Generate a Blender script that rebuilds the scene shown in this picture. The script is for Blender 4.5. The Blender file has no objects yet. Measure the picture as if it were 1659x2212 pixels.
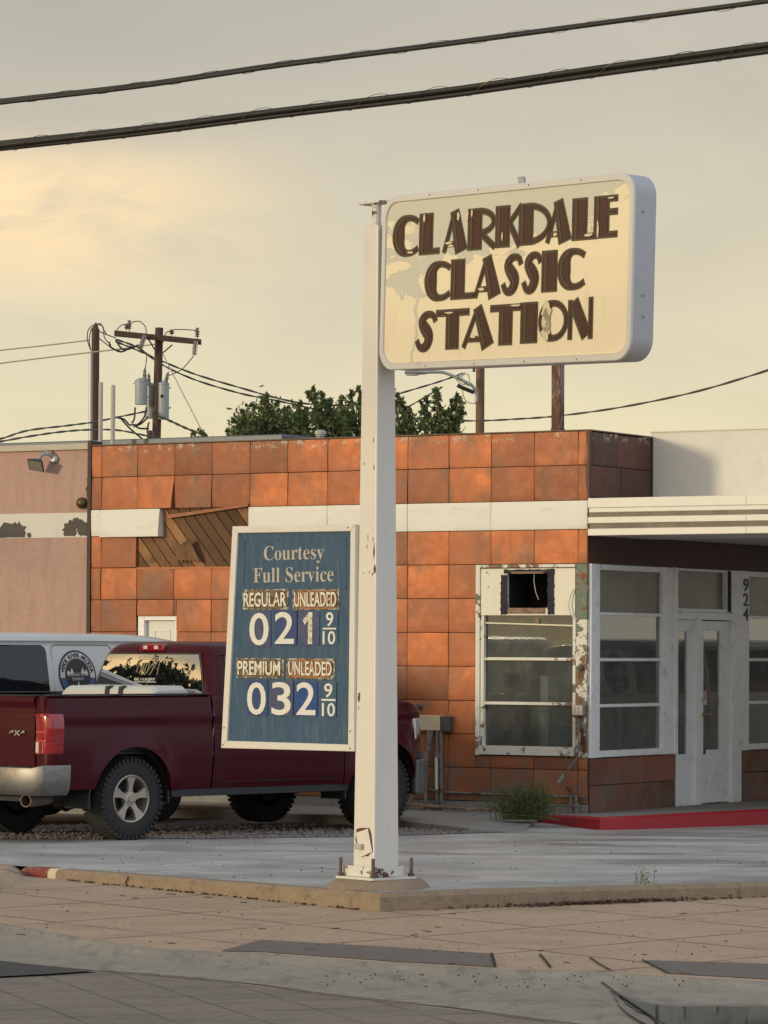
import bpy, bmesh, math, random
from math import sin, cos, tan, pi, radians, sqrt, atan, atan2, exp
from mathutils import Vector, Matrix
random.seed(7)
SC = bpy.context.scene
COL = SC.collection

# ------------------------------------------------------------------ camera, sky, sun, exposure
FPX = 7668.0                      # focal length in pixels of a 1659x2212 picture (120 mm class lens)
PITCH = atan(294 / FPX)
ROLL = 0.005
CAM_POS = Vector((0, 0, 1.8))
ROT = Matrix.Rotation(pi / 2 + PITCH, 3, 'X') @ Matrix.Rotation(ROLL, 3, 'Z')
cam = bpy.data.cameras.new('camera')
cam.sensor_fit = 'VERTICAL'; cam.sensor_height = 34.61; cam.lens = FPX / 2212 * 34.61
cam.clip_start = 0.1; cam.clip_end = 3000
camo = bpy.data.objects.new('camera', cam); COL.objects.link(camo)
camo.matrix_world = Matrix.Translation(CAM_POS) @ ROT.to_4x4()
SC.camera = camo
SC.view_settings.view_transform = 'Standard'
SC.view_settings.look = 'None'
SC.view_settings.exposure = 0.14
SC.view_settings.gamma = 1.0
SC.cycles.max_bounces = 8
SC.cycles.use_denoising = True

SUN_EL = radians(8.0)
SUN_DIR = Vector((-0.86, -0.50, 0)).normalized() * cos(SUN_EL) + Vector((0, 0, sin(SUN_EL)))
sun = bpy.data.lights.new('sun', 'SUN'); sun.energy = 1.6; sun.angle = radians(7); sun.color = (1.0, 0.87, 0.62)
suno = bpy.data.objects.new('sun', sun); COL.objects.link(suno)
suno.rotation_euler = (-SUN_DIR).to_track_quat('-Z', 'Y').to_euler()
suno.location = (-20, -10, 12)

class NT:
    """small helper around a node tree"""
    def __init__(s, tree): s.t = tree; s.n = tree.nodes; s.l = tree.links
    def node(s, typ, **kw):
        n = s.n.new(typ)
        for k, v in kw.items(): setattr(n, k, v)
        return n
    def put(s, sock, v):
        if isinstance(v, bpy.types.NodeSocket): s.l.new(v, sock)
        elif v is not None:
            if isinstance(v, (tuple, list)) and len(v) == 3 and sock.type == 'RGBA': v = (*v, 1)
            sock.default_value = v
    def math(s, op, a, b=0.0, c=0.0, clamp=False):
        n = s.node('ShaderNodeMath', operation=op, use_clamp=clamp)
        s.put(n.inputs[0], a); s.put(n.inputs[1], b); s.put(n.inputs[2], c)
        return n.outputs[0]
    def mix(s, f, a, b, blend='MIX'):
        n = s.node('ShaderNodeMix', data_type='RGBA', blend_type=blend)
        s.put(n.inputs[0], f); s.put(n.inputs[6], a); s.put(n.inputs[7], b)
        return n.outputs[2]
    def ramp(s, f, stops, interp='LINEAR'):
        n = s.node('ShaderNodeValToRGB'); cr = n.color_ramp; cr.interpolation = interp
        while len(cr.elements) < len(stops): cr.elements.new(0.5)
        for e, (p, c) in zip(cr.elements, stops):
            e.position = p
            if not isinstance(c, (tuple, list)): c = (c, c, c)
            e.color = (*c[:3], 1)
        s.put(n.inputs[0], f)
        return n.outputs[0]
    def smooth(s, f, lo, hi, a=0.0, b=1.0):
        n = s.node('ShaderNodeMapRange', interpolation_type='SMOOTHSTEP')
        s.put(n.inputs[0], f); n.inputs[1].default_value = lo; n.inputs[2].default_value = hi
        n.inputs[3].default_value = a; n.inputs[4].default_value = b
        return n.outputs[0]
    def mapping(s, v, scale=(1, 1, 1), rot=(0, 0, 0), loc=(0, 0, 0)):
        n = s.node('ShaderNodeMapping'); s.put(n.inputs[0], v)
        n.inputs[1].default_value = loc; n.inputs[2].default_value = rot; n.inputs[3].default_value = scale
        return n.outputs[0]
    def noise(s, v, scale=5, detail=4, rough=0.55, dist=0.0):
        n = s.node('ShaderNodeTexNoise'); s.put(n.inputs['Vector'], v)
        n.inputs['Scale'].default_value = scale; n.inputs['Detail'].default_value = detail
        n.inputs['Roughness'].default_value = rough; n.inputs['Distortion'].default_value = dist
        return n.outputs[0]
    def voro(s, v, scale=5, feature='F1', out=0, rnd=1.0):
        n = s.node('ShaderNodeTexVoronoi', feature=feature); s.put(n.inputs['Vector'], v)
        n.inputs['Scale'].default_value = scale; n.inputs['Randomness'].default_value = rnd
        return n.outputs[out]
    def sep(s, v):
        n = s.node('ShaderNodeSeparateXYZ'); s.put(n.inputs[0], v); return n.outputs
    def comb(s, x, y, z):
        n = s.node('ShaderNodeCombineXYZ')
        for i, q in enumerate((x, y, z)): s.put(n.inputs[i], q)
        return n.outputs[0]
    def bump(s, h, dist=0.01, strength=1.0, normal=None):
        n = s.node('ShaderNodeBump'); s.put(n.inputs['Height'], h)
        n.inputs['Distance'].default_value = dist; n.inputs['Strength'].default_value = strength
        if normal is not None: s.l.new(normal, n.inputs['Normal'])
        return n.outputs[0]

world = bpy.data.worlds.new('World'); SC.world = world; world.use_nodes = True
w = NT(world.node_tree); w.n.clear()
gen = w.node('ShaderNodeTexCoord').outputs['Generated']
wx, wy, wz = w.sep(gen)[:3]
sky = w.node('ShaderNodeTexSky', sky_type='NISHITA', sun_disc=False)
sky.sun_elevation = SUN_EL; sky.sun_rotation = atan2(SUN_DIR.x, SUN_DIR.y)
sky.air_density = 1.0; sky.dust_density = 3.0
# cloud deck: tone by height above the horizon, broken by long low bands of noise
wz_ = w.math('MAXIMUM', wz, 0.0)
base = w.ramp(wz_, [(0.0, (.86, .76, .48)), (.05, (.83, .735, .475)), (.09, (.74, .665, .475)), (.125, (.655, .595, .455)),
                    (.165, (.555, .515, .43)), (.20, (.50, .475, .415)), (.40, (.41, .44, .46)), (1.0, (.44, .52, .60))])
vb = w.mapping(gen, (6, 6, 20))
n1 = w.noise(vb, 1.6, 5, .55, .4)
n2 = w.noise(w.mapping(gen, (14, 10, 46), loc=(3.3, 0, .8)), 1.0, 5, .6, .6)
base = w.mix(1.0, base, w.ramp(n1, [(.25, (.93, .93, .95)), (.5, (1, 1, 1)), (.75, (1.06, 1.05, 1.02))]), 'MULTIPLY')
# golden break in the cloud towards the left
lx = w.math('DIVIDE', wx, w.math('MAXIMUM', w.math('ABSOLUTE', wy), .15))
leftm = w.smooth(lx, .0, -.115)
band = w.math('MULTIPLY', w.smooth(wz, .088, .118), w.smooth(wz, .150, .128))
gold = w.math('MULTIPLY', w.math('MULTIPLY', leftm, band), w.smooth(n2, .12, .60))
gold = w.math('MULTIPLY', gold, w.smooth(lx, -.6, -.3))
base = w.mix(w.math('MULTIPLY', gold, 1.0), base, (1.06, .80, .46))
grey = w.math('MULTIPLY', w.smooth(lx, .03, -.10), w.math('MULTIPLY', w.smooth(wz, .078, .10), w.smooth(n2, .62, .36)))
base = w.mix(w.math('MULTIPLY', grey, .18), base, (.44, .43, .37))
topl = w.math('MULTIPLY', w.smooth(lx, .08, -.10), w.smooth(wz, .13, .185))
base = w.mix(w.math('MULTIPLY', topl, w.smooth(n1, .3, .6, .15, .5)), base, (.40, .39, .335))
# sunset side of the sky
dot = w.node('ShaderNodeVectorMath', operation='DOT_PRODUCT'); w.put(dot.inputs[0], gen)
dot.inputs[1].default_value = Vector((-0.93, -0.36, 0.0)).normalized()
sd = w.smooth(dot.outputs['Value'], .15, .95)
low = w.ramp(wz_, [(0, (1.20, .95, .52)), (.225, (1.35, 1.0, .48)), (.262, (1.05, .74, .36)), (.30, (.52, .43, .30)), (.38, (.40, .40, .38)), (.55, (.40, .44, .47)), (1, (.44, .52, .60))])
sn = w.noise(w.mapping(gen, (4, 4, 22)), 1.3, 4, .6, .8)
low = w.mix(1.0, low, w.ramp(sn, [(.3, (.72, .72, .78)), (.6, (1.1, 1.06, 1.0))]), 'MULTIPLY')
base = w.mix(sd, base, low)
# clear cool sky on the side away from the sunset
dot2 = w.node('ShaderNodeVectorMath', operation='DOT_PRODUCT'); w.put(dot2.inputs[0], gen)
dot2.inputs[1].default_value = Vector((0.80, -0.60, 0.28)).normalized()
base = w.mix(w.smooth(dot2.outputs['Value'], .1, .9), base, (.80, .88, 1.0))
bg1 = w.node('ShaderNodeBackground'); w.put(bg1.inputs[0], sky.outputs[0]); bg1.inputs[1].default_value = 0.06
bg2 = w.node('ShaderNodeBackground'); w.put(bg2.inputs[0], base); bg2.inputs[1].default_value = 1.0
mx = w.node('ShaderNodeMixShader'); mx.inputs[0].default_value = 0.92
w.l.new(bg1.outputs[0], mx.inputs[1]); w.l.new(bg2.outputs[0], mx.inputs[2])
wo = w.node('ShaderNodeOutputWorld'); w.l.new(mx.outputs[0], wo.inputs[0])

# ------------------------------------------------------------------ measuring helpers: rays to real planes
def ray(px, py): return ROT @ Vector(((px - 829.5) / FPX, -(py - 1106) / FPX, -1))
def at(px, py, Y):
    d = ray(px, py); return CAM_POS + d * (Y / d.y)
def hit(px, py, p0, n):
    d = ray(px, py); n = Vector(n); return CAM_POS + d * ((Vector(p0) - CAM_POS).dot(n) / d.dot(n))
LOT_S, LOT_Y = -.0085, 27.0
def lot_z(y): return LOT_S * (y - LOT_Y)
def lot(px, py, dz=0): return hit(px, py, (0, LOT_Y, dz), (0, -LOT_S, 1))
def walk_z(y): return -.13 + .012 * (y - 26)
def side(px, py, dz=0): return hit(px, py, (0, 26, -.13 + dz), (0, -.012, 1))
def street(px, py, z=-.25): return hit(px, py, (0, 0, z), (0, 0, 1))

# ------------------------------------------------------------------ mesh builder
class MB:
    def __init__(s): s.v = []; s.f = []; s.m = []
    def add(s, vs, fs, mi=0, M=None):
        o = len(s.v)
        for p in vs:
            p = Vector(p)
            s.v.append(M @ p if M is not None else p)
        for f in fs: s.f.append([i + o for i in f]); s.m.append(mi)
        return s
    def box(s, x0, x1, y0, y1, z0, z1, mi=0, M=None):
        vs = [(x, y, z) for z in (z0, z1) for y in (y0, y1) for x in (x0, x1)]
        return s.add(vs, [(0, 2, 3, 1), (4, 5, 7, 6), (0, 1, 5, 4), (2, 6, 7, 3), (0, 4, 6, 2), (1, 3, 7, 5)], mi, M)
    def hexa(s, b, t, mi=0, M=None):           # bottom quad, top quad
        return s.add(list(b) + list(t), [(3, 2, 1, 0), (4, 5, 6, 7), (0, 1, 5, 4), (1, 2, 6, 5), (2, 3, 7, 6), (3, 0, 4, 7)], mi, M)
    def prism(s, poly, d0, d1, fn, mi=0, M=None):   # poly in 2D, fn(a, b, d) -> 3D
        n = len(poly)
        vs = [fn(a, b, d0) for a, b in poly] + [fn(a, b, d1) for a, b in poly]
        fs = [list(range(n))[::-1], list(range(n, 2 * n))] + [(i, (i + 1) % n, n + (i + 1) % n, n + i) for i in range(n)]
        return s.add(vs, fs, mi, M)
    def tube(s, pts, r, n=8, mi=0, M=None, cap=True):
        pts = [Vector(p) for p in pts]; k = len(pts)
        rs = r if isinstance(r, (list, tuple)) else [r] * k
        vs = []; prev = None
        for i, p in enumerate(pts):
            d = (pts[min(i + 1, k - 1)] - pts[max(i - 1, 0)]).normalized()
            if prev is None:
                a = Vector((0, 0, 1)) if abs(d.z) < .9 else Vector((1, 0, 0))
                e = d.cross(a).normalized()
            else:
                e = (prev - d * prev.dot(d)).normalized()
            prev = e; g = d.cross(e)
            for j in range(n):
                a = 2 * pi * j / n
                vs.append(p + (e * cos(a) + g * sin(a)) * rs[i])
        fs = [(i * n + j, i * n + (j + 1) % n, (i + 1) * n + (j + 1) % n, (i + 1) * n + j) for i in range(k - 1) for j in range(n)]
        if cap: fs += [list(range(n))[::-1], list(range((k - 1) * n, k * n))]
        return s.add(vs, fs, mi, M)
    def lathe(s, prof, n=24, mi=0, M=None, cap=True):     # profile [(r, z)] about z
        k = len(prof)
        vs = [(r * cos(2 * pi * j / n), r * sin(2 * pi * j / n), z) for r, z in prof for j in range(n)]
        fs = [(i * n + j, i * n + (j + 1) % n, (i + 1) * n + (j + 1) % n, (i + 1) * n + j) for i in range(k - 1) for j in range(n)]
        if cap and prof[0][0] > 1e-5: fs.append(list(range(n))[::-1])
        if cap and prof[-1][0] > 1e-5: fs.append(list(range((k - 1) * n, k * n)))
        return s.add(vs, fs, mi, M)
    def grid(s, fn, nu, nv, mi=0, M=None, closed=False):
        vs = [fn(i / nu, j / nv) for i in range(nu + 1) for j in range(nv + 1)]
        fs = [(i * (nv + 1) + j, (i + 1) * (nv + 1) + j, (i + 1) * (nv + 1) + j + 1, i * (nv + 1) + j + 1) for i in range(nu) for j in range(nv)]
        return s.add(vs, fs, mi, M)
    def rings(s, rings, mi=0, M=None, caps=True):
        n = len(rings[0]); k = len(rings)
        vs = [p for r in rings for p in r]
        fs = [(i * n + j, i * n + (j + 1) % n, (i + 1) * n + (j + 1) % n, (i + 1) * n + j) for i in range(k - 1) for j in range(n)]
        if caps: fs += [list(range(n))[::-1], list(range((k - 1) * n, k * n))]
        return s.add(vs, fs, mi, M)
    def build_split(s, name, mats, parent=None, **kw):
        par = list(range(len(s.v)))
        def find(i):
            while par[i] != i: par[i] = par[par[i]]; i = par[i]
            return i
        for f in s.f:
            for i in f[1:]: par[find(i)] = find(f[0])
        groups = {}
        for k, f in enumerate(s.f): groups.setdefault(find(f[0]), []).append(k)
        out = []
        for ks in groups.values():
            m = MB(); idx = {}
            for k in ks:
                nf = []
                for i in s.f[k]:
                    if i not in idx: idx[i] = len(m.v); m.v.append(s.v[i])
                    nf.append(idx[i])
                m.f.append(nf); m.m.append(s.m[k])
            out.append(m.build(name, mats, parent, **kw))
        return out
    def build(s, name, mats, parent=None, smooth=False, bevel=0, fix=True, label=None, weld=False, seg=2):
        me = bpy.data.meshes.new(name)
        me.from_pydata([tuple(p) for p in s.v], [], s.f)
        if not isinstance(mats, (list, tuple)): mats = [mats]
        for q in mats: me.materials.append(q)
        for p, i in zip(me.polygons, s.m): p.material_index = min(i, len(mats) - 1)
        if fix or weld:
            bm = bmesh.new(); bm.from_mesh(me)
            if weld: bmesh.ops.remove_doubles(bm, verts=bm.verts, dist=1e-4)
            if fix: bmesh.ops.recalc_face_normals(bm, faces=bm.faces)
            bm.to_mesh(me); bm.free()
        if smooth:
            for p in me.polygons: p.use_smooth = True
            if smooth == 'auto':
                try: me.set_sharp_from_angle(angle=radians(38))
                except Exception: pass
        me.update()
        o = bpy.data.objects.new(name, me); COL.objects.link(o)
        if parent is not None: o.parent = parent
        if bevel:
            b = o.modifiers.new('bevel', 'BEVEL'); b.width = bevel; b.segments = seg; b.limit_method = 'ANGLE'; b.angle_limit = radians(35)
        if label: o['label'] = label
        return o

def tag(o, label, cat, group=None):
    o['label'] = label; o['category'] = cat
    if group: o['group'] = group
    return o
def thing(name, label, cat, loc=(0, 0, 0), rotz=0, group=None):
    o = bpy.data.objects.new(name, None); COL.objects.link(o); o.empty_display_size = .2
    o.location = loc; o.rotation_euler = (0, 0, rotz)
    return tag(o, label, cat, group)
def kind(o, k): o['kind'] = k; return o
def copy_tree(o, parent=None):
    c = o.copy(); COL.objects.link(c)
    if parent is not None: c.parent = parent
    for ch in list(o.children): copy_tree(ch, c)
    return c
def rect_sub(rects, hole):
    out = []
    hx0, hx1, hz0, hz1 = hole
    for (x0, x1, z0, z1) in rects:
        a0, a1, b0, b1 = max(x0, hx0), min(x1, hx1), max(z0, hz0), min(z1, hz1)
        if a0 >= a1 - 1e-6 or b0 >= b1 - 1e-6: out.append((x0, x1, z0, z1)); continue
        if x0 < a0 - 1e-6: out.append((x0, a0, z0, z1))
        if a1 < x1 - 1e-6: out.append((a1, x1, z0, z1))
        if z0 < b0 - 1e-6: out.append((a0, a1, z0, b0))
        if b1 < z1 - 1e-6: out.append((a0, a1, b1, z1))
    return out
def inset(o, d): return (o[0] + d, o[1] - d, o[2] + d, o[3] - d)

def text_mesh(body, size=1.0, extrude=0.002, bold=0.0, align='CENTER', spacing=1.0, line=1.0):
    c = bpy.data.curves.new('txt', 'FONT'); c.body = body; c.size = size; c.extrude = extrude; c.offset = bold
    c.align_x = align; c.space_character = spacing; c.space_line = line; c.resolution_u = 4
    o = bpy.data.objects.new('txt', c); COL.objects.link(o)
    bpy.context.view_layer.update()
    me = bpy.data.meshes.new_from_object(o.evaluated_get(bpy.context.evaluated_depsgraph_get()))
    bpy.data.objects.remove(o); bpy.data.curves.remove(c)
    return me
def text_fit(name, body, x0, x1, z0, z1, mt, parent, M, extrude=.002, bold=0.0, fit=True, spacing=1.0, label=None):
    """text stretched into the rectangle x0..x1, z0..z1 of plane M (text x -> x, text y -> z)"""
    me = text_mesh(body, 1.0, extrude, bold, 'LEFT', spacing)
    xs = [v.co.x for v in me.vertices]; ys = [v.co.y for v in me.vertices]
    ax, bx, ay, by = min(xs), max(xs), min(ys), max(ys)
    for v in me.vertices:
        X = x0 + (v.co.x - ax) / (bx - ax) * (x1 - x0); Z = z0 + (v.co.y - ay) / (by - ay) * (z1 - z0)
        v.co = M @ Vector((X, -v.co.z, Z))
    me.materials.clear(); me.materials.append(mt)
    me.name = name
    o = bpy.data.objects.new(name, me); COL.objects.link(o)
    if parent is not None: o.parent = parent
    if label: o['label'] = label
    return o
def mathbold(s):
    out = ''
    for ch in s:
        if 'A' <= ch <= 'Z': out += chr(0x1D400 + ord(ch) - 65)
        elif 'a' <= ch <= 'z': out += chr(0x1D41A + ord(ch) - 97)
        else: out += ch
    return out
def sansbold(s):
    out = ''
    for ch in s:
        if 'A' <= ch <= 'Z': out += chr(0x1D5D4 + ord(ch) - 65)
        elif '0' <= ch <= '9': out += chr(0x1D7EC + ord(ch) - 48)
        else: out += ch
    return out
# ------------------------------------------------------------------ materials
def new_mat(name):
    m = bpy.data.materials.new(name); m.use_nodes = True
    t = NT(m.node_tree); b = t.n['Principled BSDF']
    return m, t, b
def coords(t, out='Object'): return t.node('ShaderNodeTexCoord').outputs[out]
def mat(name, col, rough=.6, metal=0.0, var=.12, scale=3.0, col2=None, lo=.45, hi=.65, spec=.5, bump=0.0, bscale=40, coat=0.0, streak=None, rvar=.1):
    """plain surface with cloudy tone variation, an optional second colour in noise patches, fine bump"""
    m, t, b = new_mat(name); v = coords(t)
    n = t.noise(v, scale, 5, .6)
    d = tuple(c * (1 - var) for c in col); u = tuple(min(1, c * (1 + var)) for c in col)
    c = t.mix(n, d, u)
    n2 = t.noise(v, scale * 6.3, 4, .65)
    c = t.mix(1.0, c, t.ramp(n2, [(.3, 1 - var * .7), (.7, 1 + var * .4)]), 'MULTIPLY')
    if col2 is not None:
        vv = t.mapping(v, streak) if streak else v
        k = t.smooth(t.noise(vv, scale * 1.7, 7, .68, .3), lo, hi)
        c = t.mix(k, c, col2)
    t.put(b.inputs['Base Color'], c)
    t.put(b.inputs['Roughness'], t.math('ADD', rough - rvar / 2, t.math('MULTIPLY', n2, rvar)))
    b.inputs['Metallic'].default_value = metal
    b.inputs['Specular IOR Level'].default_value = spec
    b.inputs['Coat Weight'].default_value = coat
    b.inputs['Coat Roughness'].default_value = .05
    if bump:
        t.put(b.inputs['Normal'], t.bump(t.noise(v, bscale, 5, .6), bump))
    return m

def mat_tiles(name, c0, c1, soot):
    """dished enamel-steel squares, each with its own tone, weathering and rain streaks"""
    m, t, b = new_mat(name); v = coords(t)
    geo = t.node('ShaderNodeNewGeometry')
    rnd = geo.outputs['Random Per Island']
    vv = t.node('ShaderNodeVectorMath', operation='ADD'); t.put(vv.inputs[0], v)
    t.put(vv.inputs[1], t.comb(t.math('MULTIPLY', rnd, 37.0), 0, t.math('MULTIPLY', rnd, 91.0)))
    vo = vv.outputs[0]
    c = t.mix(t.noise(vo, 2.6, 5, .6), c0, c1)
    c = t.mix(1.0, c, t.ramp(rnd, [(0, (.66, .68, .74)), (.5, (.95, .95, .95)), (1, (1.25, 1.18, 1.05))]), 'MULTIPLY')
    st = t.smooth(t.noise(t.mapping(vo, (1, 1, .55)), 2.6, 7, .66, .4), .47, .68)
    c = t.mix(t.math('MULTIPLY', st, .72), c, soot)
    st2 = t.smooth(t.noise(t.mapping(vo, (1, 1, .16)), 7.0, 5, .66), .50, .75)
    c = t.mix(t.math('MULTIPLY', st2, .35), c, tuple(q * .8 for q in soot))
    sp = t.smooth(t.noise(vo, 26, 4, .6), .62, .74)
    c = t.mix(t.math('MULTIPLY', sp, .3), c, (.55, .36, .22))
    # grey-brown patches towards the foot of the wall and pale flaking along its top
    z = t.sep(v)[2]
    foot = t.math('MULTIPLY', t.smooth(z, .85, .15), t.smooth(t.noise(v, 3.0, 6, .7), .36, .6))
    c = t.mix(t.math('MULTIPLY', foot, .75), c, (.17, .14, .115))
    topm = t.math('MULTIPLY', t.smooth(z, 4.06, 4.2), t.smooth(t.noise(v, 9, 6, .75), .54, .6))
    c = t.mix(topm, c, (.42, .36, .29))
    chip = t.math('MULTIPLY', t.smooth(z, 3.8, 4.15), t.smooth(t.noise(vo, 3.3, 7, .7), .685, .70))
    c = t.mix(chip, c, (.27, .235, .19))
    t.put(b.inputs['Base Color'], c)
    t.put(b.inputs['Roughness'], t.math('ADD', .40, t.math('MULTIPLY', t.noise(vo, 8, 5, .6), .30)))
    b.inputs['Specular IOR Level'].default_value = .3
    t.put(b.inputs['Metallic'], t.math('MULTIPLY', t.smooth(t.noise(vo, 1.1, 2, .5), .35, .7), .36))
    t.put(b.inputs['Normal'], t.bump(t.math('ADD', t.noise(vo, 2.2, 3, .5), t.math('MULTIPLY', t.noise(vo, 30, 4, .6), .05)), .035, .6))
    return m

def mat_flaked(name, paint, under, rust, thr=.62, scale=5.0, rough=.5):
    """old paint flaked down to primer and rust in sharp-edged spots"""
    m, t, b = new_mat(name); v = coords(t)
    n = t.noise(v, scale, 8, .72, .3)
    a = t.noise(t.mapping(v, loc=(4, 7, 1)), 1.1, 3, .5)
    f = t.smooth(t.math('ADD', t.math('MULTIPLY', n, .75), t.math('MULTIPLY', a, .25)), thr, thr + .012)
    c = t.mix(t.noise(v, 2.0, 5, .6), tuple(x * .93 for x in paint), paint)
    dirt = t.smooth(t.noise(t.mapping(v, (3, 3, .4)), 2.5, 6, .65), .5, .78)
    c = t.mix(t.math('MULTIPLY', dirt, .22), c, tuple(q * .55 for q in paint))
    u = t.mix(t.smooth(t.noise(v, 14, 4, .6), .45, .55), under, rust)
    c = t.mix(f, c, u)
    t.put(b.inputs['Base Color'], c)
    t.put(b.inputs['Roughness'], t.math('ADD', rough, t.math('MULTIPLY', f, .3)))
    h = t.math('ADD', t.math('MULTIPLY', f, -.5), t.math('MULTIPLY', t.noise(v, 60, 3, .5), .12))
    t.put(b.inputs['Normal'], t.bump(h, .004))
    return m

def mat_glass(name, tint=(.02, .025, .025), refl=1.0, transp=.0, rough=.02, dust_haze=.0):  # dust, plus grey haze coloured in for reflections and room light
    m, t, b = new_mat(name)
    v = coords(t)
    c = tint
    if dust_haze:
        n = t.math('MULTIPLY', t.smooth(t.noise(t.mapping(v, (5, 5, .8)), 3, 6, .7), .35, .8), dust_haze)
        c = t.mix(n, tint, (.42, .42, .38))
    t.put(b.inputs['Base Color'], c)
    b.inputs['Roughness'].default_value = rough
    b.inputs['IOR'].default_value = 1.52
    b.inputs['Specular IOR Level'].default_value = .5 * refl
    if transp:
        tr = t.node('ShaderNodeBsdfTransparent'); tr.inputs[0].default_value = (.80, .84, .80, 1)
        gl = t.node('ShaderNodeBsdfGlossy'); gl.inputs[1].default_value = .02
        fr = t.node('ShaderNodeFresnel'); fr.inputs[0].default_value = 1.5
        m1 = t.node('ShaderNodeMixShader'); t.put(m1.inputs[0], t.math('MULTIPLY', fr.outputs[0], 1.5 * refl, clamp=True))
        t.l.new(tr.outputs[0], m1.inputs[1]); t.l.new(gl.outputs[0], m1.inputs[2])
        m2 = t.node('ShaderNodeMixShader')
        dv = t.smooth(t.noise(t.mapping(v, (2.6, 2.6, 1.3)), 2.2, 6, .65), .30, .85)
        t.put(m2.inputs[0], t.math('ADD', t.math('MULTIPLY', dv, dust_haze), 1 - transp))
        t.l.new(m1.outputs[0], m2.inputs[1]); t.l.new(b.outputs[0], m2.inputs[2])
        out = [n for n in t.n if n.type == 'OUTPUT_MATERIAL'][0]
        t.l.new(m2.outputs[0], out.inputs[0])
    return m

M = {}
M['tile'] = mat_tiles('orange_enamel', (.49, .165, .064), (.32, .105, .044), (.205, .12, .075))
M['tile_dark'] = mat_tiles('brown_enamel', (.12, .052, .038), (.09, .042, .034), (.06, .042, .037))
M['tile_red'] = mat_tiles('red_enamel', (.30, .095, .055), (.23, .08, .05), (.16, .085, .06))
M['gap'] = mat('dark_joint', (.035, .02, .014), .9)
M['core'] = mat('wall_core', (.10, .07, .05), .9)
M['band'] = mat('white_band', (.74, .71, .62), .5, var=.05, scale=2, col2=(.52, .48, .38), lo=.52, hi=.85, streak=(.5, 1, 2.5), bump=.002)
M['stucco'] = mat('pink_stucco', (.50, .32, .255), .85, var=.10, scale=1.8, col2=(.38, .24, .19), lo=.46, hi=.8, streak=(2.0, 1, .35), bump=.006, bscale=70)
M['stucco_white'] = mat_flaked('white_stripe', (.70, .66, .58), (.16, .135, .11), (.11, .095, .08), .60, 2.2, .7)
M['dark_trim'] = mat('dark_trim', (.06, .038, .028), .7)
M['wood_board'] = None
M['white_old'] = mat_flaked('old_white_paint', (.74, .70, .60), (.30, .16, .11), (.14, .14, .10), .545, 5.5, .55)
M['white_peel'] = mat_flaked('peeling_post', (.72, .68, .58), (.17, .20, .14), (.26, .10, .06), .50, 5.0, .6)
M['green_peel'] = mat_flaked('green_rust_post', (.16, .20, .14), (.38, .35, .28), (.28, .10, .06), .50, 6.0, .7)
M['white_frame'] = mat('white_frame', (.85, .85, .83), .45, var=.08, col2=(.5, .46, .40), lo=.52, hi=.8, scale=4)
M['white_wall'] = mat('white_wall', (.72, .675, .59), .75, var=.05, scale=1.0, col2=(.55, .49, .41), lo=.52, hi=.8, streak=(1, 1, .3), bump=.006, bscale=30)
M['fascia'] = mat('canopy_white', (.74, .69, .59), .45, var=.06, col2=(.5, .43, .33), lo=.6, hi=.85, streak=(1, 1, 4))
M['gold_stripe'] = mat('brass_stripe', (.135, .105, .065), .5, metal=.1, var=.25, scale=3, col2=(.09, .07, .045), lo=.45, hi=.6, streak=(.6, 1, 1))
M['soffit'] = mat('soffit', (.55, .52, .47), .8)
M['header'] = mat('header_panel', (.075, .030, .021), .6, var=.2)
M['glass'] = mat_glass('hazed_window', (.25, .255, .24), 1.0, .84, dust_haze=.20)
M['glass_clean'] = mat_glass('shop_window', (.30, .30, .29), 1.7, .86, dust_haze=.22)
M['glass_film'] = mat('filmed_pane', (.20, .185, .145), .35, var=.15, scale=1.5, col2=(.13, .12, .10), lo=.4, hi=.7)
M['tar'] = mat('tar_paper', (.035, .033, .04), .95, var=.3, bump=.01, bscale=30)
M['black'] = mat('black', (.012, .012, .012), .6)
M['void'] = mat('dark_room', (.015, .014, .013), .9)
M['room'] = mat('interior_paint', (.62, .63, .60), .8)
M['room_dark'] = mat('interior_dark', (.26, .27, .27), .7)
M['cream'] = mat('cream_strip', (.75, .69, .50), .6)
M['brass'] = mat('brass', (.55, .36, .12), .3, metal=1)
M['sticker_pink'] = mat('sticker', (.75, .55, .52), .5)
M['sticker_grey'] = mat('sticker2', (.55, .57, .6), .5)
M['red_line'] = mat('red_line', (.5, .05, .05), .5)
M['num'] = mat('number_black', (.02, .014, .014), .5)
M['steel_grey'] = mat('grey_steel', (.27, .275, .28), .5, metal=.3, var=.1, col2=(.2, .18, .16), lo=.55, hi=.75)
M['duct'] = mat('roof_metal', (.11, .122, .138), .45, metal=.2, var=.08)
M['pipe'] = mat('pale_pipe', (.48, .45, .38), .7, var=.12, col2=(.25, .22, .17), lo=.55, hi=.7)
M['galv'] = mat('galvanised', (.38, .38, .37), .45, metal=.5, var=.15)
M['conduit'] = mat('conduit', (.22, .20, .18), .55, metal=.4, var=.2, col2=(.10, .06, .04), lo=.5, hi=.62, scale=6)
M['conduit_white'] = mat('conduit_pale', (.60, .57, .5), .6, var=.1)
M['box_cream'] = mat('cream_box', (.62, .50, .34), .5, var=.05)
M['box_dark'] = mat('dark_box', (.07, .065, .06), .6, col2=(.10, .06, .05), lo=.6, hi=.7)
M['post'] = mat_flaked('post_white', (.73, .69, .62), (.08, .045, .03), (.16, .06, .035), .705, 5.0, .42)
M['base'] = mat_flaked('post_base_white', (.70, .665, .59), (.07, .035, .025), (.13, .055, .035), .565, 9.0, .5)
M['rust'] = mat('rust', (.13, .05, .03), .85, var=.35, scale=14, bump=.004)
M['bolt'] = mat('bolt', (.14, .11, .09), .6, metal=.5, var=.3, scale=20)
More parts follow.
